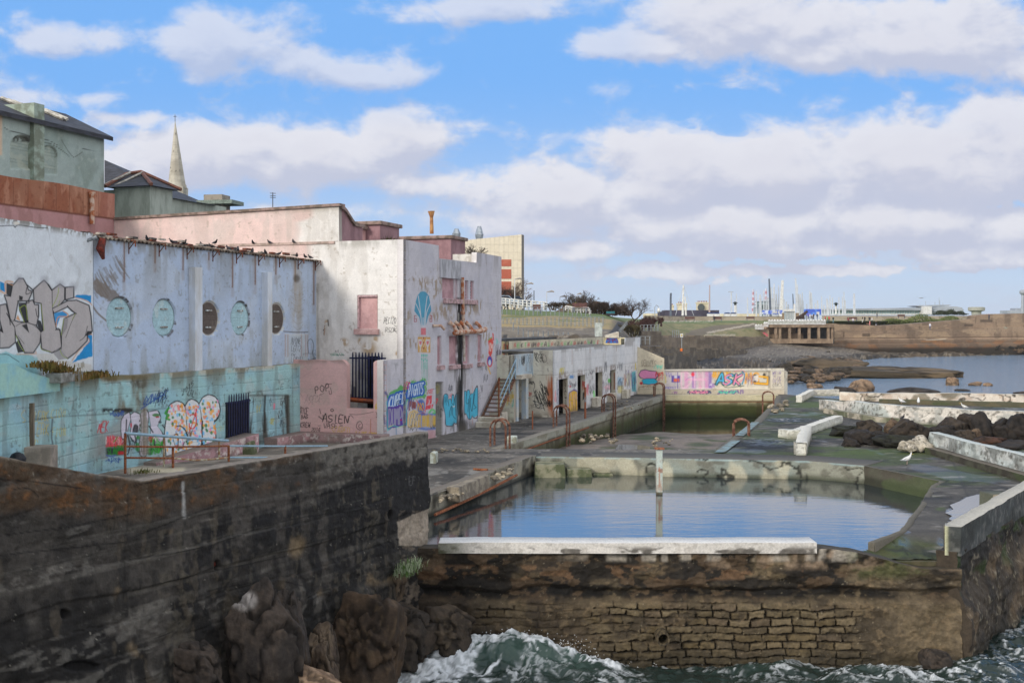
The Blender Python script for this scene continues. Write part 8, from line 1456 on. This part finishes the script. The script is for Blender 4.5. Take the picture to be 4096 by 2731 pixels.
lamp(2308,1232,1177,155,.6,'street lamp standing among the bare bushes');stick('sign_post',[(2136,1235),(2136,1162)],138,.1,M_md,'plain dark post with a narrow top on the grassy slope','post',None)
stick('lamp_mast',[(2683,1262),(2683,1188),(2684,1172)],318,.3,M_md,'dark slim mast at the left end of the slate roof','mast',None);stick('flag_pole',[(2838,1240),(2839,1140)],330,.28,plain('pole_pink',(190,170,170)),'pinkish flag pole rising above the right chimney','flag pole',None)
r_=root('flood_light',D(2925,1262,330),'tall double headed floodlight mast left of the boat masts','floodlight');MB().tube([D(2926,1262,330),D(2925,1168,330)],.2,6).build('pole',M_ms,r_);fbx('lamp_head',ZE,308,310,395,322,330,.8,M_gr,r_)
for px,yb,yt,lab in((2941,1250,1212,'dark capped harbour lamp beside the floodlight mast'),(3344,1258,1215,'dark capped harbour lamp left of the terminal')):
 r_=root('harbour_lamp',D(px,yb,320),lab,'lamp');MB().tube([D(px,yb,320),D(px,yt+8,320)],.3,6).build('pole',M_wht,r_);c_=D(px,yt,320);MB().lathe(tuple(c_-Vector((0,0,.6))),[(.3,0),(.4,.5),(.8,.6),(.2,1.0)],10).build('cap',plain('cap_dark',(60,70,70)),r_)
stick('harbour_pole',[(3418,1258),(3417,1174)],320,.45,M_ms,'thick plain pole in front of the long glazed terminal','pole',None);stick('harbour_pole',[(2991,1255),(2990,1190)],330,.3,M_ms,'plain pole between the floodlight and the striped chimney','pole',None);stick('harbour_pole',[(2946,1255),(2946,1175)],335,.2,M_ms,'thin pole just right of the floodlight mast','pole',None)
r_=root('ornate_lamp',D(2620,1262,250),'ornate curved twin lamp post at the right end of the bare bushes','street lamp');MB().tube([D(2619,1265,250),D(2619,1228,250),D(2625,1220,250),D(2634,1226,250),D(2635,1240,250)],.1,6).build('pole',M_gr,r_);MB().lathe(tuple(D(2635,1244,250)),[(.1,-.3),(.4,0),(.3,.5),(.1,.7)],8).build('lantern',M_wht,r_)
# ---- library and spire, teal buildings
lb=root('library',D(1975,1270,150),'large modern cream stone library with a brick striped corner','building')
x0,x1=D(1850,0,150).x,D(2086,0,150).x;zt0,zt1=zat(962,150),zat(938,150)
w_=wall([(x0,150),(x1,150)],8,lambda a:zt0+(zt1-zt0)*a/(x1-x0),.11,.11,(222,212,190),1);tx,tz=(w_.A/.62)%1,(w_.B/1.05)%1;tid=_h(np.floor(w_.A/.62),np.floor(w_.B/1.05),0,3);w_.mixc(tid*.22,(196,182,156));w_.mixc((np.minimum(tx,1-tx)<.09)*.22,(170,158,136));w_.mixc((np.minimum(tz,1-tz)<.07)*.25,(170,158,136));w_.build('stone_front',M_wall,lb,thick=.4)
mb=MB();mb.hexa([(x1+.01,150,8),(x1+.35,151,8),(x1+.35,175,8),(x1+.01,175,8),(x1+.01,150,zt1),(x1+.35,151,zt1),(x1+.35,175,zt1-2),(x1+.01,175,zt1-2)]);mb.build('side_wall',plain('lib_dark',(140,134,126)),lb)
for y0,y1 in((1038,1065),(1077,1115),(1126,1215)):
 w_=wall([(D(1980,0,150).x,149.95),(D(2045,0,150).x,149.95)],zat(y1,150),zat(y0,150),.08,.04,(176,96,76),1);w_.mixc(((w_.B/.09)%1<.25)*.4,(150,84,68));w_.mixc(ss(w_.n(.6,.6,4,3),.5,.6)*.4,(190,116,92));w_.build('brick_panel',M_wall,lb)
for px,y0,y1,w2 in((1826,915,952,17),(1917,905,955,17)):
 a_=D(px,y1,158);s_=158/F;r_=MB();r_.lathe(tuple(a_-Vector((0,0,1))),[(w2*s_*.82,0),(w2*s_*.82,1.0),(w2*s_,1.6),(w2*s_*.45,(y1-y0)*s_+1)],6);r_.build('roof_vent',plain('zinc',(168,176,182),(140,148,156),2,.4,.5,bump=0),lb)
rpv=root('rusty_flue',D(1727,930,60),'tall ochre rusty flue pipe with a flared top on the bath house roof','flue');MB().tube([D(1727,935,60),D(1726,870,60),D(1726,862,60),D(1725,845,60)],[.11,.09,.12,.19],8).build('flue_pipe',plain('ochre_rust',(190,142,90),(150,100,60),4),rpv)
cs=root('church_spire',D(708,780,400),'tall pale stone church spire with a cross rising behind the roofs','church spire')
s_=400/F;b_=D(708,755,400);a_=D(700.5,487,400);n=8;hh=a_.z-b_.z
w_=36*s_;cols2=[];NP=60;P_=[]
for i in range(NP+1):
 t=i/NP;r_=w_*(1-t)*(1.0 if t>.06 else 1.08)+.1;c_=b_+(a_-b_)*t
 for k in range(33):an=6.2832*k/32;m8=math.cos(math.pi/8)/math.cos((an%(math.pi/4))-math.pi/8);P_.append((c_.x+r_*math.cos(an)*m8,c_.y+r_*math.sin(an)*m8,c_.z))
P_=np.array(P_);st_=Sheet(P_,np.zeros_like(P_),P_[:,0].copy(),P_[:,2].copy(),(NP+1,33),(186,180,164));st_.mixc(ss(st_.n(.4,.25,5,3),.46,.6)*.6,(146,138,122));st_.mixc(((P_[:,2]/.9)%1<.2)*.25,(130,124,110));st_.T=Z1=(2.24,0,300)
for x,y in((1555,680),(1593,680),(1538,860),(1575,860),(1610,858),(1572,530),(1525,830)):st_.mixc(st_.ell(x,y,5,6,.3)*.9,(60,56,50))
st_.build('spire',M_wall,cs);MB().box((b_.x,b_.y,b_.z-2.5),(2*w_*.96,2*w_*.96,6)).build('base_block',plain('spire_stone',(186,180,164),(150,144,128),.5),cs);MB().tube([a_,D(700,460,400)],.12,4).tube([D(694,467,400),D(706,467,400)],.1,4).build('cross',M_md,cs)
TC=(160,174,168)
tb=root('teal_gabled_building',(-23,56,11),'tall pale teal building with broken slate roof and bricked arches at upper left','building')
TO=Vector((-22,60));tE=hit(-120,TO,u);ez=18.42
w_=wall([tuple(TO+u*tE),tuple(TO)],11,ez,.05,.05,TC,1);w_.T=Z1;n1=w_.n(.4,.4,4,340);n2=w_.n(1.2,.6,5,341);n3=w_.n(4,4,4,342);w_.mixc(ss(n1,.48,.62)*.35,(134,154,142));w_.mixc(ss(n2,.58,.7)*.35,(120,130,118));w_.mixc(ss(n3,.66,.74)*.3,(186,196,184));w_.mixc(w_.box(-20,300,20,720,4)*.9,(206,182,156));w_.mixc(ss(w_.V,560,575)*0,TC)
w_.mixc(w_.ell(960,960,60,90,.6)*.5,(84,80,66))
for x0,x1,y0,y1 in((95,275,550,840),(362,512,640,890)):
 xc=(x0+x1)/2;hw2=(x1-x0)/2;yc=y0+hw2;m_=np.maximum(w_.ell(xc,yc,hw2,hw2*1.1,.04),w_.box(x0,yc,x1,y1,1));w_.mixc(m_*.4,(140,152,140));w_.mixc(m_*ss(n3,.5,.62)*.5,(176,184,170));w_.mixc(m_*((w_.B/.16)%1<.18)*.35,(110,122,112));w_.h-=m_*.12;w_.stroke([(xc+hw2*math.cos(a),yc-hw2*1.05*math.sin(a))for a in np.linspace(2.2,-.3,12)],6,(84,84,74),.7,1)
w_.mixc(w_.box(130,548,275,600,3)*ss(n3,.35,.5)*.8,(54,50,42));w_.poly([(160,720),(290,840),(240,860),(180,820)],(170,176,160),.6,3)
for P_ in([(110,510),(300,545),(350,570),(440,590),(520,635)],[(550,580),(590,650),(640,720),(670,735),(740,690)],[(380,600),(460,620),(560,680),(620,730)],[(40,470),(90,500),(300,560)],[(740,660),(900,690)]):w_.stroke(P_,5,(44,44,38),.8,.8)
w_.build('side_wall',M_wall,tb,thick=.4)
mb=MB();mb.prism([tuple(TO-v*.41),tuple(TO-v*8),tuple(TO-v*8+u*tE),tuple(TO-v*.41+u*tE)],11,ez-.05);mb.build('building_core',plain('teal_plain',(146,168,158),(126,146,136),1),tb)
M_sl=plain('slate',(62,64,72),(44,44,48),1.6,.7,bump=.6,stretch=(1,1,4))
RO=TO-v*4;rt1=hit(263,RO,u);rz=zat(456,(RO+u*rt1).y);e0=TO+u*(tE-1)+v*.35;e1=TO+v*.35+u*.3;r0=RO+u*(tE-1);r1=RO+u*rt1;mb=MB()
mb.add([(e0.x,e0.y,ez),(e1.x,e1.y,ez),(r1.x,r1.y,rz),(r0.x,r0.y,rz),(e0.x,e0.y,ez-.22),(e1.x,e1.y,ez-.22),((TO-v*8).x,(TO-v*8).y,ez)],[(0,1,2,3),(4,5,1,0),(1,6,2)]);ro=mb.build('roof',M_sl,tb)
p0=TO+u*hit(141,TO,u);mb=MB();mb.prism([tuple(p0-u*.35+v*.25),tuple(p0+u*.35+v*.25),tuple(p0+u*.35-v*2.2),tuple(p0-u*.35-v*2.2)],11,zat(417,p0.y));mb.build('buttress',plain('teal_pier',(158,174,160),(120,128,112),1.4,bump=.4),tb)
R=random.Random(6)
for x,y,l_ in((75,400,2.4),(95,408,2.2),(110,420,2.0),(195,448,2.0),(210,456,2.0),(225,463,1.6)):
 off=2.0;O_=TO-v*off;t=hit(x,O_,u);c_=O_+u*t;z_=ez+(rz-ez)*(off+.35)/4.35+.12;d_=(v*-1).to_3d()*1+Vector((0,0,(rz-ez)/4.35));d_.normalize();mb=MB();c3=Vector((c_.x,c_.y,z_));mb.tube([c3-d_*l_/2,c3+d_*l_/2],.09,4);mb.build('roof_batten',plain('pale_batten',(196,192,180),(150,146,136),3),tb)
rp_=root('rusty_screen',(-21,52.5,13),'rusty sheet metal screen wall with a pink base above the white wall','screen wall');SO=Vector((-20,56));tS=hit(-60,SO,u)
w_=wall([tuple(SO+u*tS),tuple(SO)],11.2,lambda a:14.9-.04*math.sin(a),.035,.035,(152,104,80),1);w_.T=Z1;n1=w_.n(.9,.4,5,350);n2=w_.n(3,1,5,351);n3=w_.n(8,5,3,352);w_.mixc(ss(n1,.44,.58)*.6,(140,78,52));w_.mixc(ss(n2,.52,.64)*.5,(186,138,112));w_.mixc(ss(n3,.6,.72)*.5,(120,64,44));low_=1-ss(w_.B,13.55,13.68);w_.mixc(low_*.92,(178,136,136));w_.mixc(low_*ss(n2,.52,.64)*.5,(146,106,100));w_.mixc(ss(w_.U,340,470)*(1-low_)*.45,(186,128,116))
for x in(120,250,385,505,625,745,885):w_.stroke([(x,880+x*.17),(x,1160+x*.12)],5,(100,56,38),.7,1)
w_.h-=low_*.04;w_.mixc((1-ss(abs(w_.B-13.6),.02,.06))*.7,(110,60,40));w_.build('sheet_wall',M_wall,rp_,thick=.2,capcol=(110,60,44))
a_=SO+u*hit(360,SO,u)+v*.12;mb=MB();mb.tube([(a_.x,a_.y,14.75),(a_.x,a_.y,14.5),(a_.x,a_.y,13.2)],[.2,.12,.12],8);mb.build('downpipe',M_rp,rp_)
mb=MB();q_=SO-v*.25;mb.prism([tuple(q_),tuple(q_-v*6),tuple(q_-v*6+u*tS),tuple(q_+u*tS)],11.2,14.3);mb.build('backing',plain('hall_core',(150,150,146)),rp_)
# teal bay and wing further along
bw=root('teal_bay_house',(-19,64,12),'pale teal bay and wing with broken hipped slate roofs behind the pink parapet','building')
BP=D(600,870,61);BO=Vector((BP.x,BP.y));s1=hit(455,BO,-v);s2=hit(690,BO,u);zt_=zat(745,BP.y);M_tl=plain('teal_wall',(170,178,166),(144,152,140),1.0,bump=.2,stretch=(1.5,1.5,.4))
mb=MB();mb.prism([tuple(BO),tuple(BO+u*s2),tuple(BO+u*s2-v*s1),tuple(BO-v*s1)],12.5,zt_);mb.build('bay_wall',M_tl,bw)
ap0,ap1=D(508,700,64),D(565,692,64);a,b,c,d=[Vector((q.x,q.y,zt_))for q in(BO+v*.35-u*.35,BO+u*(s2+.3)+v*.35,BO+u*(s2+.3)-v*(s1+.3),BO-v*(s1+.3)-u*.35)];mb=MB();mb.add([a,b,c,d,ap0,ap1],[(3,0,5,4),(0,1,5),(1,2,4,5),(2,3,4),(0,3,2,1)]);mb.build('hipped_roof',M_sl,bw)
for p,q in((ap1,a),(ap1,b),(ap0,ap1),(ap0,d)):mb=MB();mb.tube([p+Vector((0,0,.06)),q+Vector((0,0,.06))],.11,5);mb.build('ridge_tile',plain('ridge_red',(140,90,70),(110,74,60),5),bw)
for k in(0,1):p=(ap0+ap1)/2+(a-ap1)*.1+Vector((-.2+k*.7,-.2,.12));q=p+Vector((-1.0,-1.6,-.95));mb=MB();mb.tube([p,q],.07,4);mb.build('roof_batten',plain('pale_batten',(196,192,180)),bw)
WO=Vector((D(690,0,66).x-.3,66));ww=hit(905,WO,u);mb=MB();mb.prism([tuple(WO-u*4),tuple(WO+u*ww),tuple(WO+u*ww-v*8),tuple(WO-v*8-u*4)],12.5,zat(792,66.5));mb.build('wing_wall',M_tl,bw)
ze=zat(792,66.5)-.05;e0=D(672,785,65.6);e1=WO+u*(hit(850,WO,u))+v*.3;r0=D(418,640,72);r1=D(820,812,78);r2=D(418,745,68);mb=MB();mb.add([(e0.x,e0.y,ze),(e1.x,e1.y,ze),r1,r0,r2],[(0,1,2,3),(0,3,4)]);mb.build('main_roof',M_sl,bw)
ch=D(868,860,74);mb=MB();mb.box((ch.x,ch.y,15.0),(1.3,1.2,4.2+(zat(782,74)-17.1)*2),-.2);mb.build('chimney_stack',plain('chimney_grey',(150,142,130),(120,112,100),2),bw);mb=MB();mb.box((ch.x+.3,ch.y-.3,zat(815,74)),(2.5,1.8,.25),-.2);mb.build('cornice',plain('cornice_teal',(130,144,134)),bw)
an=root('tv_aerial',D(1091,850,70),'thin television aerial standing behind the pink parapet','aerial');MB().tube([D(1091,850,70),D(1091,770,70)],.03,4).build('mast',M_md,an)
for y in(773,783,790):MB().tube([D(1080,y,70),D(1103,y+1,70)],.02,4).build('element',M_md,an)
# ---- vegetation: bare bushes and trees
def bare(name,base,hgt,wid,seed,col,label,cat,n=7,depth=5,group=None,twig=.03):
 R=random.Random(seed);r_=root(name,base,label,cat,group);mt,mc=MB(),MB()
 def grow(p,d,l,r,k):
  d=(d+Vector((R.gauss(0,.22),R.gauss(0,.22),R.gauss(.06,.12)))).normalized();q_=p+d*l;(mt if k<2 else mc).tube([p,q_],[r,r*.7],4 if k<3 else 3,False)
  if k>=depth:return
  for _ in range(3 if k<depth-1 else 4):grow(q_ if R.random()<.6 else p+d*l*R.uniform(.4,1),(d+Vector((R.gauss(0,.6),R.gauss(0,.5),R.gauss(.1,.35)))),l*R.uniform(.6,.85),r*.62,k+1)
 for i in range(n):b=Vector(base)+Vector((R.uniform(-.5,.5)*wid,R.uniform(-.4,.4)*wid,0));grow(b,Vector((R.gauss(0,.3),R.gauss(0,.3),1)),hgt*.27,.09 if n>1 else .16,0)
 m_=plain('bark_'+str(col),col,tuple(c*.8 for c in col),4,.9,bump=0);mt.build('trunk',m_,r_);mc.build('crown',m_,r_);return r_
BB_='bare bushes on the slope'
for i,(px,yb,yt,dd,wd,col,lab)in enumerate(((2210,1240,1195,150,2.5,(96,84,72),'small thin bare bush at the left end of the hedge line'),(2245,1242,1190,150,3,(84,72,60),'second bare bush from the left behind the white fence'),(2275,1245,1188,150,3,(92,78,60),'bare bush just left of the tall one on the slope'),(2325,1250,1148,150,3.4,(92,80,68),'tallest pale bare bush in the middle of the hedge line'),(2365,1250,1180,146,3.6,(72,60,52),'dark dense bare bush right of the tallest'),(2410,1255,1185,146,4,(74,58,50),'reddish brown dense bush behind the teal bench'),(2455,1258,1195,146,3.6,(76,62,54),'dark bush at the right of the dense hedge'),(2490,1262,1205,146,3,(84,70,60),'last low bush before the windswept tree'))):
 b_=D(px,yb,dd);bare('bare_bush',b_,(yb-yt)/F*dd*.92,wd,50+i,col,lab,'bush',9 if i>2 else 6,5,BB_)
b_=D(2537,1285,140);bare('windswept_tree',b_,3.9,.6,71,(84,70,62),'windswept bare tree with one trunk right of the hedge','tree',2,6)
for px,yb,hh_,dd,lab,sd in((2560,1330,1.9,132,'dark red leafless bush below the windswept tree',72),(2610,1305,1.7,150,'low dark red leafless bush at the edge of the dry grass',73),(2520,1345,1.7,126,'low olive brown bush beside the stair rail',74)):bare('red_bush',D(px,yb,dd),hh_,2.6,sd,(84,58,54)if sd<74 else(84,76,50),lab,'bush',14,5,'low bushes round the windswept tree')
bare('bare_tree',D(2020,1245,142),4.2,3.5,75,(78,60,52),'dark bare tree against the brick panels of the library','tree',8,5);bare('bare_tree',D(2062,1245,146),5.0,1.5,76,(104,88,76),'lighter bare tree before the library corner','tree',4,5);bare('bare_tree',D(1885,1060,120),2.8,1.5,77,(90,80,72),'thin bare tree top showing above the white parapet notch','tree',4,5)
hedge=[tuple(D(2150+k*14,1246,147))for k in range(26)]
def leafy(name,px0,px1,yb,yt,dd,col,seed,label,n=2600):
 R=random.Random(seed);mb=MB();a,b=D(px0,yb,dd),D(px1,yb,dd);hh_=(yb-yt)/F*dd
 for i in range(n):
  t=R.random();env=hh_*(math.sin(math.pi*min(max(t,.04),.96))**.5)*(.75+.25*math.sin(t*19+seed));c_=a+(b-a)*t+Vector((0,R.gauss(0,1.2),R.random()**.7*env));s_=R.uniform(.07,.2);an=R.uniform(0,6.3);d_=Vector((math.cos(an),math.sin(an),R.uniform(-.5,.5)))*s_;e_=Vector((-math.sin(an)*.3,.3,R.uniform(.3,1)))*s_;mb.add([c_-d_,c_+e_,c_+d_,c_-e_],[(0,1,2,3)])
 return mb.build(name,plain('leaf_'+str(col),col,tuple(c*.7 for c in col),.8,.9,bump=0),label=label,cat='bush')
leafy('low_hedge',2195,2520,1262,1205,149,(112,94,78),3,'dense brown undergrowth under the bare bushes on the slope',4200);leafy('dark_shrub',3735,3860,1260,1236,330,(52,60,36),4,'dark low shrub in front of the terminal hall',2600);leafy('green_shrub',2270,2335,1250,1212,140,(112,116,58),5,'yellow green shrub left of the white corner fence',900)
leafy('grass_mound',3515,3900,1300,1255,304,(104,116,58),6,'grassy mound with dry tufts behind the promenade wall',6500)['category']='grass mound'
# ---- railings on the hill
def railing(name,pts,dd,hpx,rails,mat,label,r=.045,step=17.5,group='railings on the hill',rr=.02,vary=None):
 r_=root(name,D(pts[0][0],pts[0][1],dd if not callable(dd)else dd(pts[0][0])),label,'railing',group);xs=[p[0]for p in pts];ys=[p[1]for p in pts];DD=(lambda x:dd)if not callable(dd)else dd;x=xs[0]
 while x<=xs[-1]:y=float(np.interp(x,xs,ys));d_=DD(x);MB().tube([D(x,y+3,d_),D(x,y-hpx,d_)],r,4).build('post',mat,r_);x+=step
 for f in rails:MB().tube([D(px,float(np.interp(px,xs,ys))-hpx*f,DD(px))for px in np.linspace(xs[0],xs[-1],10)],rr,4).build('rail',mat,r_)
M_grl=plain('galvanised',(150,156,158),(128,134,138),2,.5,.3,bump=0)
railing('white_railing',[(2006,1222),(2080,1230),(2190,1240)],134,30,(1,.66,.33),M_wht,'white painted railing along the road at the top of the slope',.1,17,rr=.06)
railing('grey_railing',[(2010,1256),(2360,1264)],117,32,(.98,.6),M_grl,'upper grey railing across the green bank');railing('grey_railing',[(2012,1308),(2424,1303)],107,36,(1,.75,.5,.25),M_grl,'middle grey wire railing across the dry grass bank',step=16)
railing('white_railing',[(2262,1240),(2305,1248),(2352,1246),(2364,1262)],121,16,(1,.5),M_wht,'short white corner fence round the lookout',.07,12,rr=.07)
railing('grey_railing',[(2053,1320),(2080,1342),(2110,1352),(2200,1356),(2290,1362)],99,32,(),M_grl,'row of bare leaning rail posts down the stone bank',.05,20);railing('stair_railing',[(2468,1342),(2508,1298)],118,14,(1,.5),M_grl,'steep blue grey stair rail beside the dark steps',.05,5)
railing('grey_railing',[(2562,1328),(2635,1326)],128,28,(1,.6,.3),M_grl,'grey rail panel on the concrete landing',.05,14);railing('grey_railing',[(2545,1375),(2605,1376)],116,30,(1,.6),M_grl,'lower grey rail panel below the landing',.05,18);railing('grey_railing',[(2691,1347),(2715,1347)],150,26,(1,),M_grl,'small grey rail panel left of the warning sign',.05,8)
mb=MB();a_=D(2600,1352,126);mb.box((a_.x,a_.y,a_.z),(2.2,3,1.6));mb.build('concrete_landing',M_tan if 0 else plain('dark_concrete',(96,90,82),(74,68,62),1),bevel=.05,label='dark concrete landing block under the grey rail panel',cat='landing')
sg=root('warning_sign',D(2727,1405,125),'white warning sign with a yellow triangle and an orange ring box on its pole','sign');MB().tube([D(2727,1406,125),D(2727,1345,125)],.05,6).build('pole',M_grl,sg);b_=fbx('board',Y3,501,835,537,878,124.9,.06,M_wht,sg);mb=MB();mb.add([D(*tp(p,Y3),124.85)for p in((519,843),(531,862),(507,862))],[(0,1,2)]);mb.build('triangle',plain('yellow_sign',(226,196,60)),b_);fbx('ring_box',Y3,504,1010,530,1042,124.8,.3,plain('orange_box',(226,130,50),(200,80,40),4),sg)
# benches, cars, people
M_bn=plain('bench_wood',(104,72,66),(80,60,56),3,.8,bump=0)
def bench(px,yb,dd,w_,label):
 c_=D(px,yb,dd);r_=root('park_bench',c_,label,'bench','benches on the shore');MB().box((c_.x,c_.y,c_.z+.45),(w_,.5,.08)).build('seat',M_bn,r_);MB().box((c_.x,c_.y+.25,c_.z+.75),(w_,.07,.45)).build('backrest',M_bn,r_)
 for k in(-1,1):MB().box((c_.x+k*w_*.42,c_.y,c_.z+.2),(.12,.45,.42)).build('leg',M_md,r_)
for a in((2760,1283,270,2.4,'leftmost brown bench by the long pale stone wall'),(2872,1283,270,1.9,'brown bench beside the seated person left of the kiosk'),(3002,1281,290,2.2,'brown bench alone before the long pale stone wall'),(3410,1283,291,2.6,'bench with people sitting on the grass right of the kiosk'),(2320,1247,121,1.6,'dark red bench inside the white corner fence'),(2147,1254,121,.9,'dark bench on the green bank below the road'),(3606,1272,302,2.0,'reddish bench against the stone wall on the mound')):bench(*a)
r_=root('teal_bench',D(2442,1254,142),'teal painted bench back in front of the dark hedge','bench');MB().box(tuple(D(2442,1249,142)),(1.1,.12,.25),.15).build('backrest',plain('teal_paint',(60,130,140),bump=0),r_);MB().box(tuple(D(2442,1257,142)),(1.1,.4,.08),.1).build('seat',M_md,r_)
def car(px,yb,dd,col,label):
 c_=D(px,yb,dd);r_=root('parked_car',c_,label,'car','cars on the road above the slope');O_=(c_.x-2,c_.y);m_=plain('car_'+str(col),col,tuple(x*.9 for x in col),1,.3,.3,bump=0)
 MB().wprism(O_,(1,0),(0,-1),[(s_,c_.z+z_)for s_,z_ in((0,.3),(4,.3),(4.05,.75),(3.7,.85),(3.0,.95),(2.5,1.4),(1.1,1.42),(.4,1.0),(.05,.85))],-1.6,0).build('body',m_,r_);MB().wprism(O_,(1,0),(0,-1),[(s_,c_.z+z_)for s_,z_ in((2.85,.95),(2.42,1.32),(1.15,1.34),(.6,.98))],.0,.01).build('window',plain('car_glass',(50,60,70),rough=.15,bump=0),r_)
 for s_ in(.8,3.2):MB().tube([(O_[0]+s_,c_.y-.03,c_.z+.32),(O_[0]+s_,c_.y+.2,c_.z+.32)],.32,12).build('wheel',plain('tyre',(30,30,32),bump=0),r_)
car(2020,1226,140,(176,190,206),'pale blue parked car partly behind the white railing');car(2062,1229,141,(60,76,100),'dark blue parked car behind the white railing')
def person(px,yb,dd,coat,legs,label,pose='stand',hgt=1.72,yaw=0,hair=(50,40,34)):
 c_=D(px,yb,dd);k=hgt/1.72;sit=pose!='stand';J={};hp=.92 if not sit else .45
 if sit:pts=[((0,0,.45),.16),((0,.02,.75),.15),((0,0,1.0),.13),((0,-.02,1.12),.06),((0,-.04,1.3),.11)]
 else:pts=[((0,0,.95),.15),((0,.0,1.2),.14),((0,0,1.42),.13),((0,0,1.52),.055),((0,-.01,1.66),.1)]
 V_=[p[0]for p in pts];Rr=[p[1]for p in pts];E_=[(0,1),(1,2),(2,3),(3,4)]
 def chain(root_i,ps,rs_):
  l=root_i
  for p,r in zip(ps,rs_):V_.append(p);Rr.append(r);E_.append((l,len(V_)-1));l=len(V_)-1
 for s_ in(-1,1):
  zs=V_[2][2]
  if sit:chain(0,[(s_*.1,-.1,.45),(s_*.12,-.45,.48),(s_*.12,-.5,.08),(s_*.12,-.62,.04)],[.09,.075,.05,.035]);chain(2,[(s_*.2,0,zs-.02),(s_*.24,-.08,zs-.3),(s_*.15,-.3,zs-.42)],[.06,.045,.03])
  else:chain(0,[(s_*.1,0,.85),(s_*.11,-.03*s_,.48),(s_*.12,.05*s_,.08),(s_*.12,.05*s_-.14,.03)],[.1,.07,.05,.035]);chain(2,[(s_*.21,0,zs-.02),(s_*.26,-.02,zs-.32),(s_*.24,-.14,zs-.56)],[.06,.045,.03])
 me=bpy.data.meshes.new('person');me.from_pydata([(x*k,y*k,z*k)for x,y,z in V_],E_,[]);me.update();o=bpy.data.objects.new('person',me);COL.objects.link(o);o.location=c_;o.rotation_euler.z=yaw
 sk=o.modifiers.new('s','SKIN');sl_=me.skin_vertices[0].data
 for i,r in enumerate(Rr):sl_[i].radius=(r*k,r*k*.8)
 sl_[0].use_root=True;o.modifiers.new('d','SUBSURF').levels=1
 key='clothes_%s_%s_%d'%(coat,legs,sit)
 if key not in MATS:
  m=bpy.data.materials.new('clothes');m.use_nodes=True;t=NT(m.node_tree);p=m.node_tree.nodes['Principled BSDF'];tcn=t.n.new('ShaderNodeTexCoord');zc=t.sep(tcn.outputs['Object'])[2];nk=(1.08 if sit else 1.48)*k;wst=(.52 if sit else .9)*k
  b=t.mix(t.m('GREATER_THAN',zc,wst),rgba(legs),rgba(coat));b=t.mix(t.m('GREATER_THAN',zc,nk),b,rgba((200,150,124)));b=t.mix(t.m('GREATER_THAN',zc,nk+.2*k),b,rgba(hair));t.l.new(b,p.inputs['Base Color']);p.inputs['Roughness'].default_value=.85;MATS[key]=m
 me.materials.append(MATS[key]);return tag(o,label,'person','people on the far promenade')
for a in((3301,1288,290,(196,44,52),(60,60,70),'person in a red top at the left end of the balustrade group'),(3310,1291,290,(80,180,60),(60,90,90),'person in a bright green top beside the person in red'),(3316,1290,290,(206,60,60),(50,50,60),'person in red just right of the bright green top'),(3333,1292,290,(36,46,48),(96,130,140),'person in dark jacket with teal bag and light jeans'),(3450,1290,290,(30,30,34),(206,200,196),'person in black jacket with pale trousers on the grass'),(3459,1290,290,(34,32,36),(50,46,50),'person all in black standing in the middle group'),(3478,1291,290,(40,40,46),(40,40,48),'person in black beside the one in white'),(3488,1294,290,(226,226,226),(44,44,52),'person in a white top on the path'),
(3468,1318,284,(30,30,32),(210,206,204),'person in black lower on the concrete steps'),(3479,1308,284,(226,140,136),(226,150,146),'person dressed in coral pink on the steps'),(3474,1320,283,(40,36,40),(34,34,38),'person in black directly below the coral pink figure'),(3504,1310,284,(36,40,56),(196,196,200),'person in navy with light trousers at the end of the steps'),(3508,1274,300,(34,36,40),(90,90,96),'person leaning on the stone wall above the mound'),(3572,1328,283,(110,84,80),(216,214,214),'person in brown with white trousers walking the terrace'),(3720,1318,283,(216,216,222),(60,74,110),'person in white top and blue trousers on the terrace'),(3956,1281,284,(34,48,76),(40,50,66),'person in navy near the right end of the promenade'),
(3255,1279,288,(64,44,50),(50,40,44),'tall person in maroon beside the cannon'),(3269,1279,288,(44,60,84),(70,90,130),'tall person in navy and blue beside the cannon'),(3240,1279,288,(216,206,214),(60,60,90),'person in pale top standing by the cannon'),(3233,1279,289,(90,90,190),(50,50,60),'person in violet blue by the cannon'),(3224,1279,289,(40,40,50),(50,50,60),'person in black closest to the cannon')):person(*a,yaw=R.uniform(-2,2))
for a in((2856,1283,270,(30,32,40),(36,36,44),'person in black sitting at the end of a bench left of the kiosk'),(3393,1290,290,(120,40,50),(40,40,50),'person in dark red sitting on the grass bench'),(3412,1291,290,(206,200,206),(44,44,60),'person in pale clothes sitting on the grass bench'),(3630,1326,283,(44,60,120),(60,50,70),'person in blue with a red bag sitting on the terrace step'),(3248,1280,287,(60,50,56),(40,40,44),'person crouching low in front of the cannon group')):person(*a,pose='sit')
R=random.Random(9);mb=MB()
for i in range(420):
 x=R.gauss(.1,1.3);y=26.85+R.gauss(0,.12);z=.62*math.exp(-((x+.15)/2.35)**4)+abs(R.gauss(0,.14));s_=R.uniform(.006,.016);mb.add([(x-s_,y,z),(x+s_,y-s_,z),(x,y+s_,z),(x,y,z+s_*1.6)],[(0,1,3),(1,2,3),(2,0,3),(0,2,1)])
tag(mb.build('spray',plain('spray_white',(226,230,232),bump=0)),kind='stuff')
# thin sea haze
hz_=MB();hz_.box((600,1900,44),(4200,4400,92));ho=hz_.build('haze',None,origin=(600,1900,-2),kind='stuff');m=bpy.data.materials.new('haze');m.use_nodes=True;m.node_tree.nodes.clear();t=NT(m.node_tree);o=t.n.new('ShaderNodeOutputMaterial');pv_=t.n.new('ShaderNodeVolumePrincipled');pv_.inputs['Color'].default_value=(.86,.92,1,1);pv_.inputs['Density'].default_value=.00009;t.l.new(pv_.outputs[0],o.inputs['Volume']);ho.data.materials.append(m)
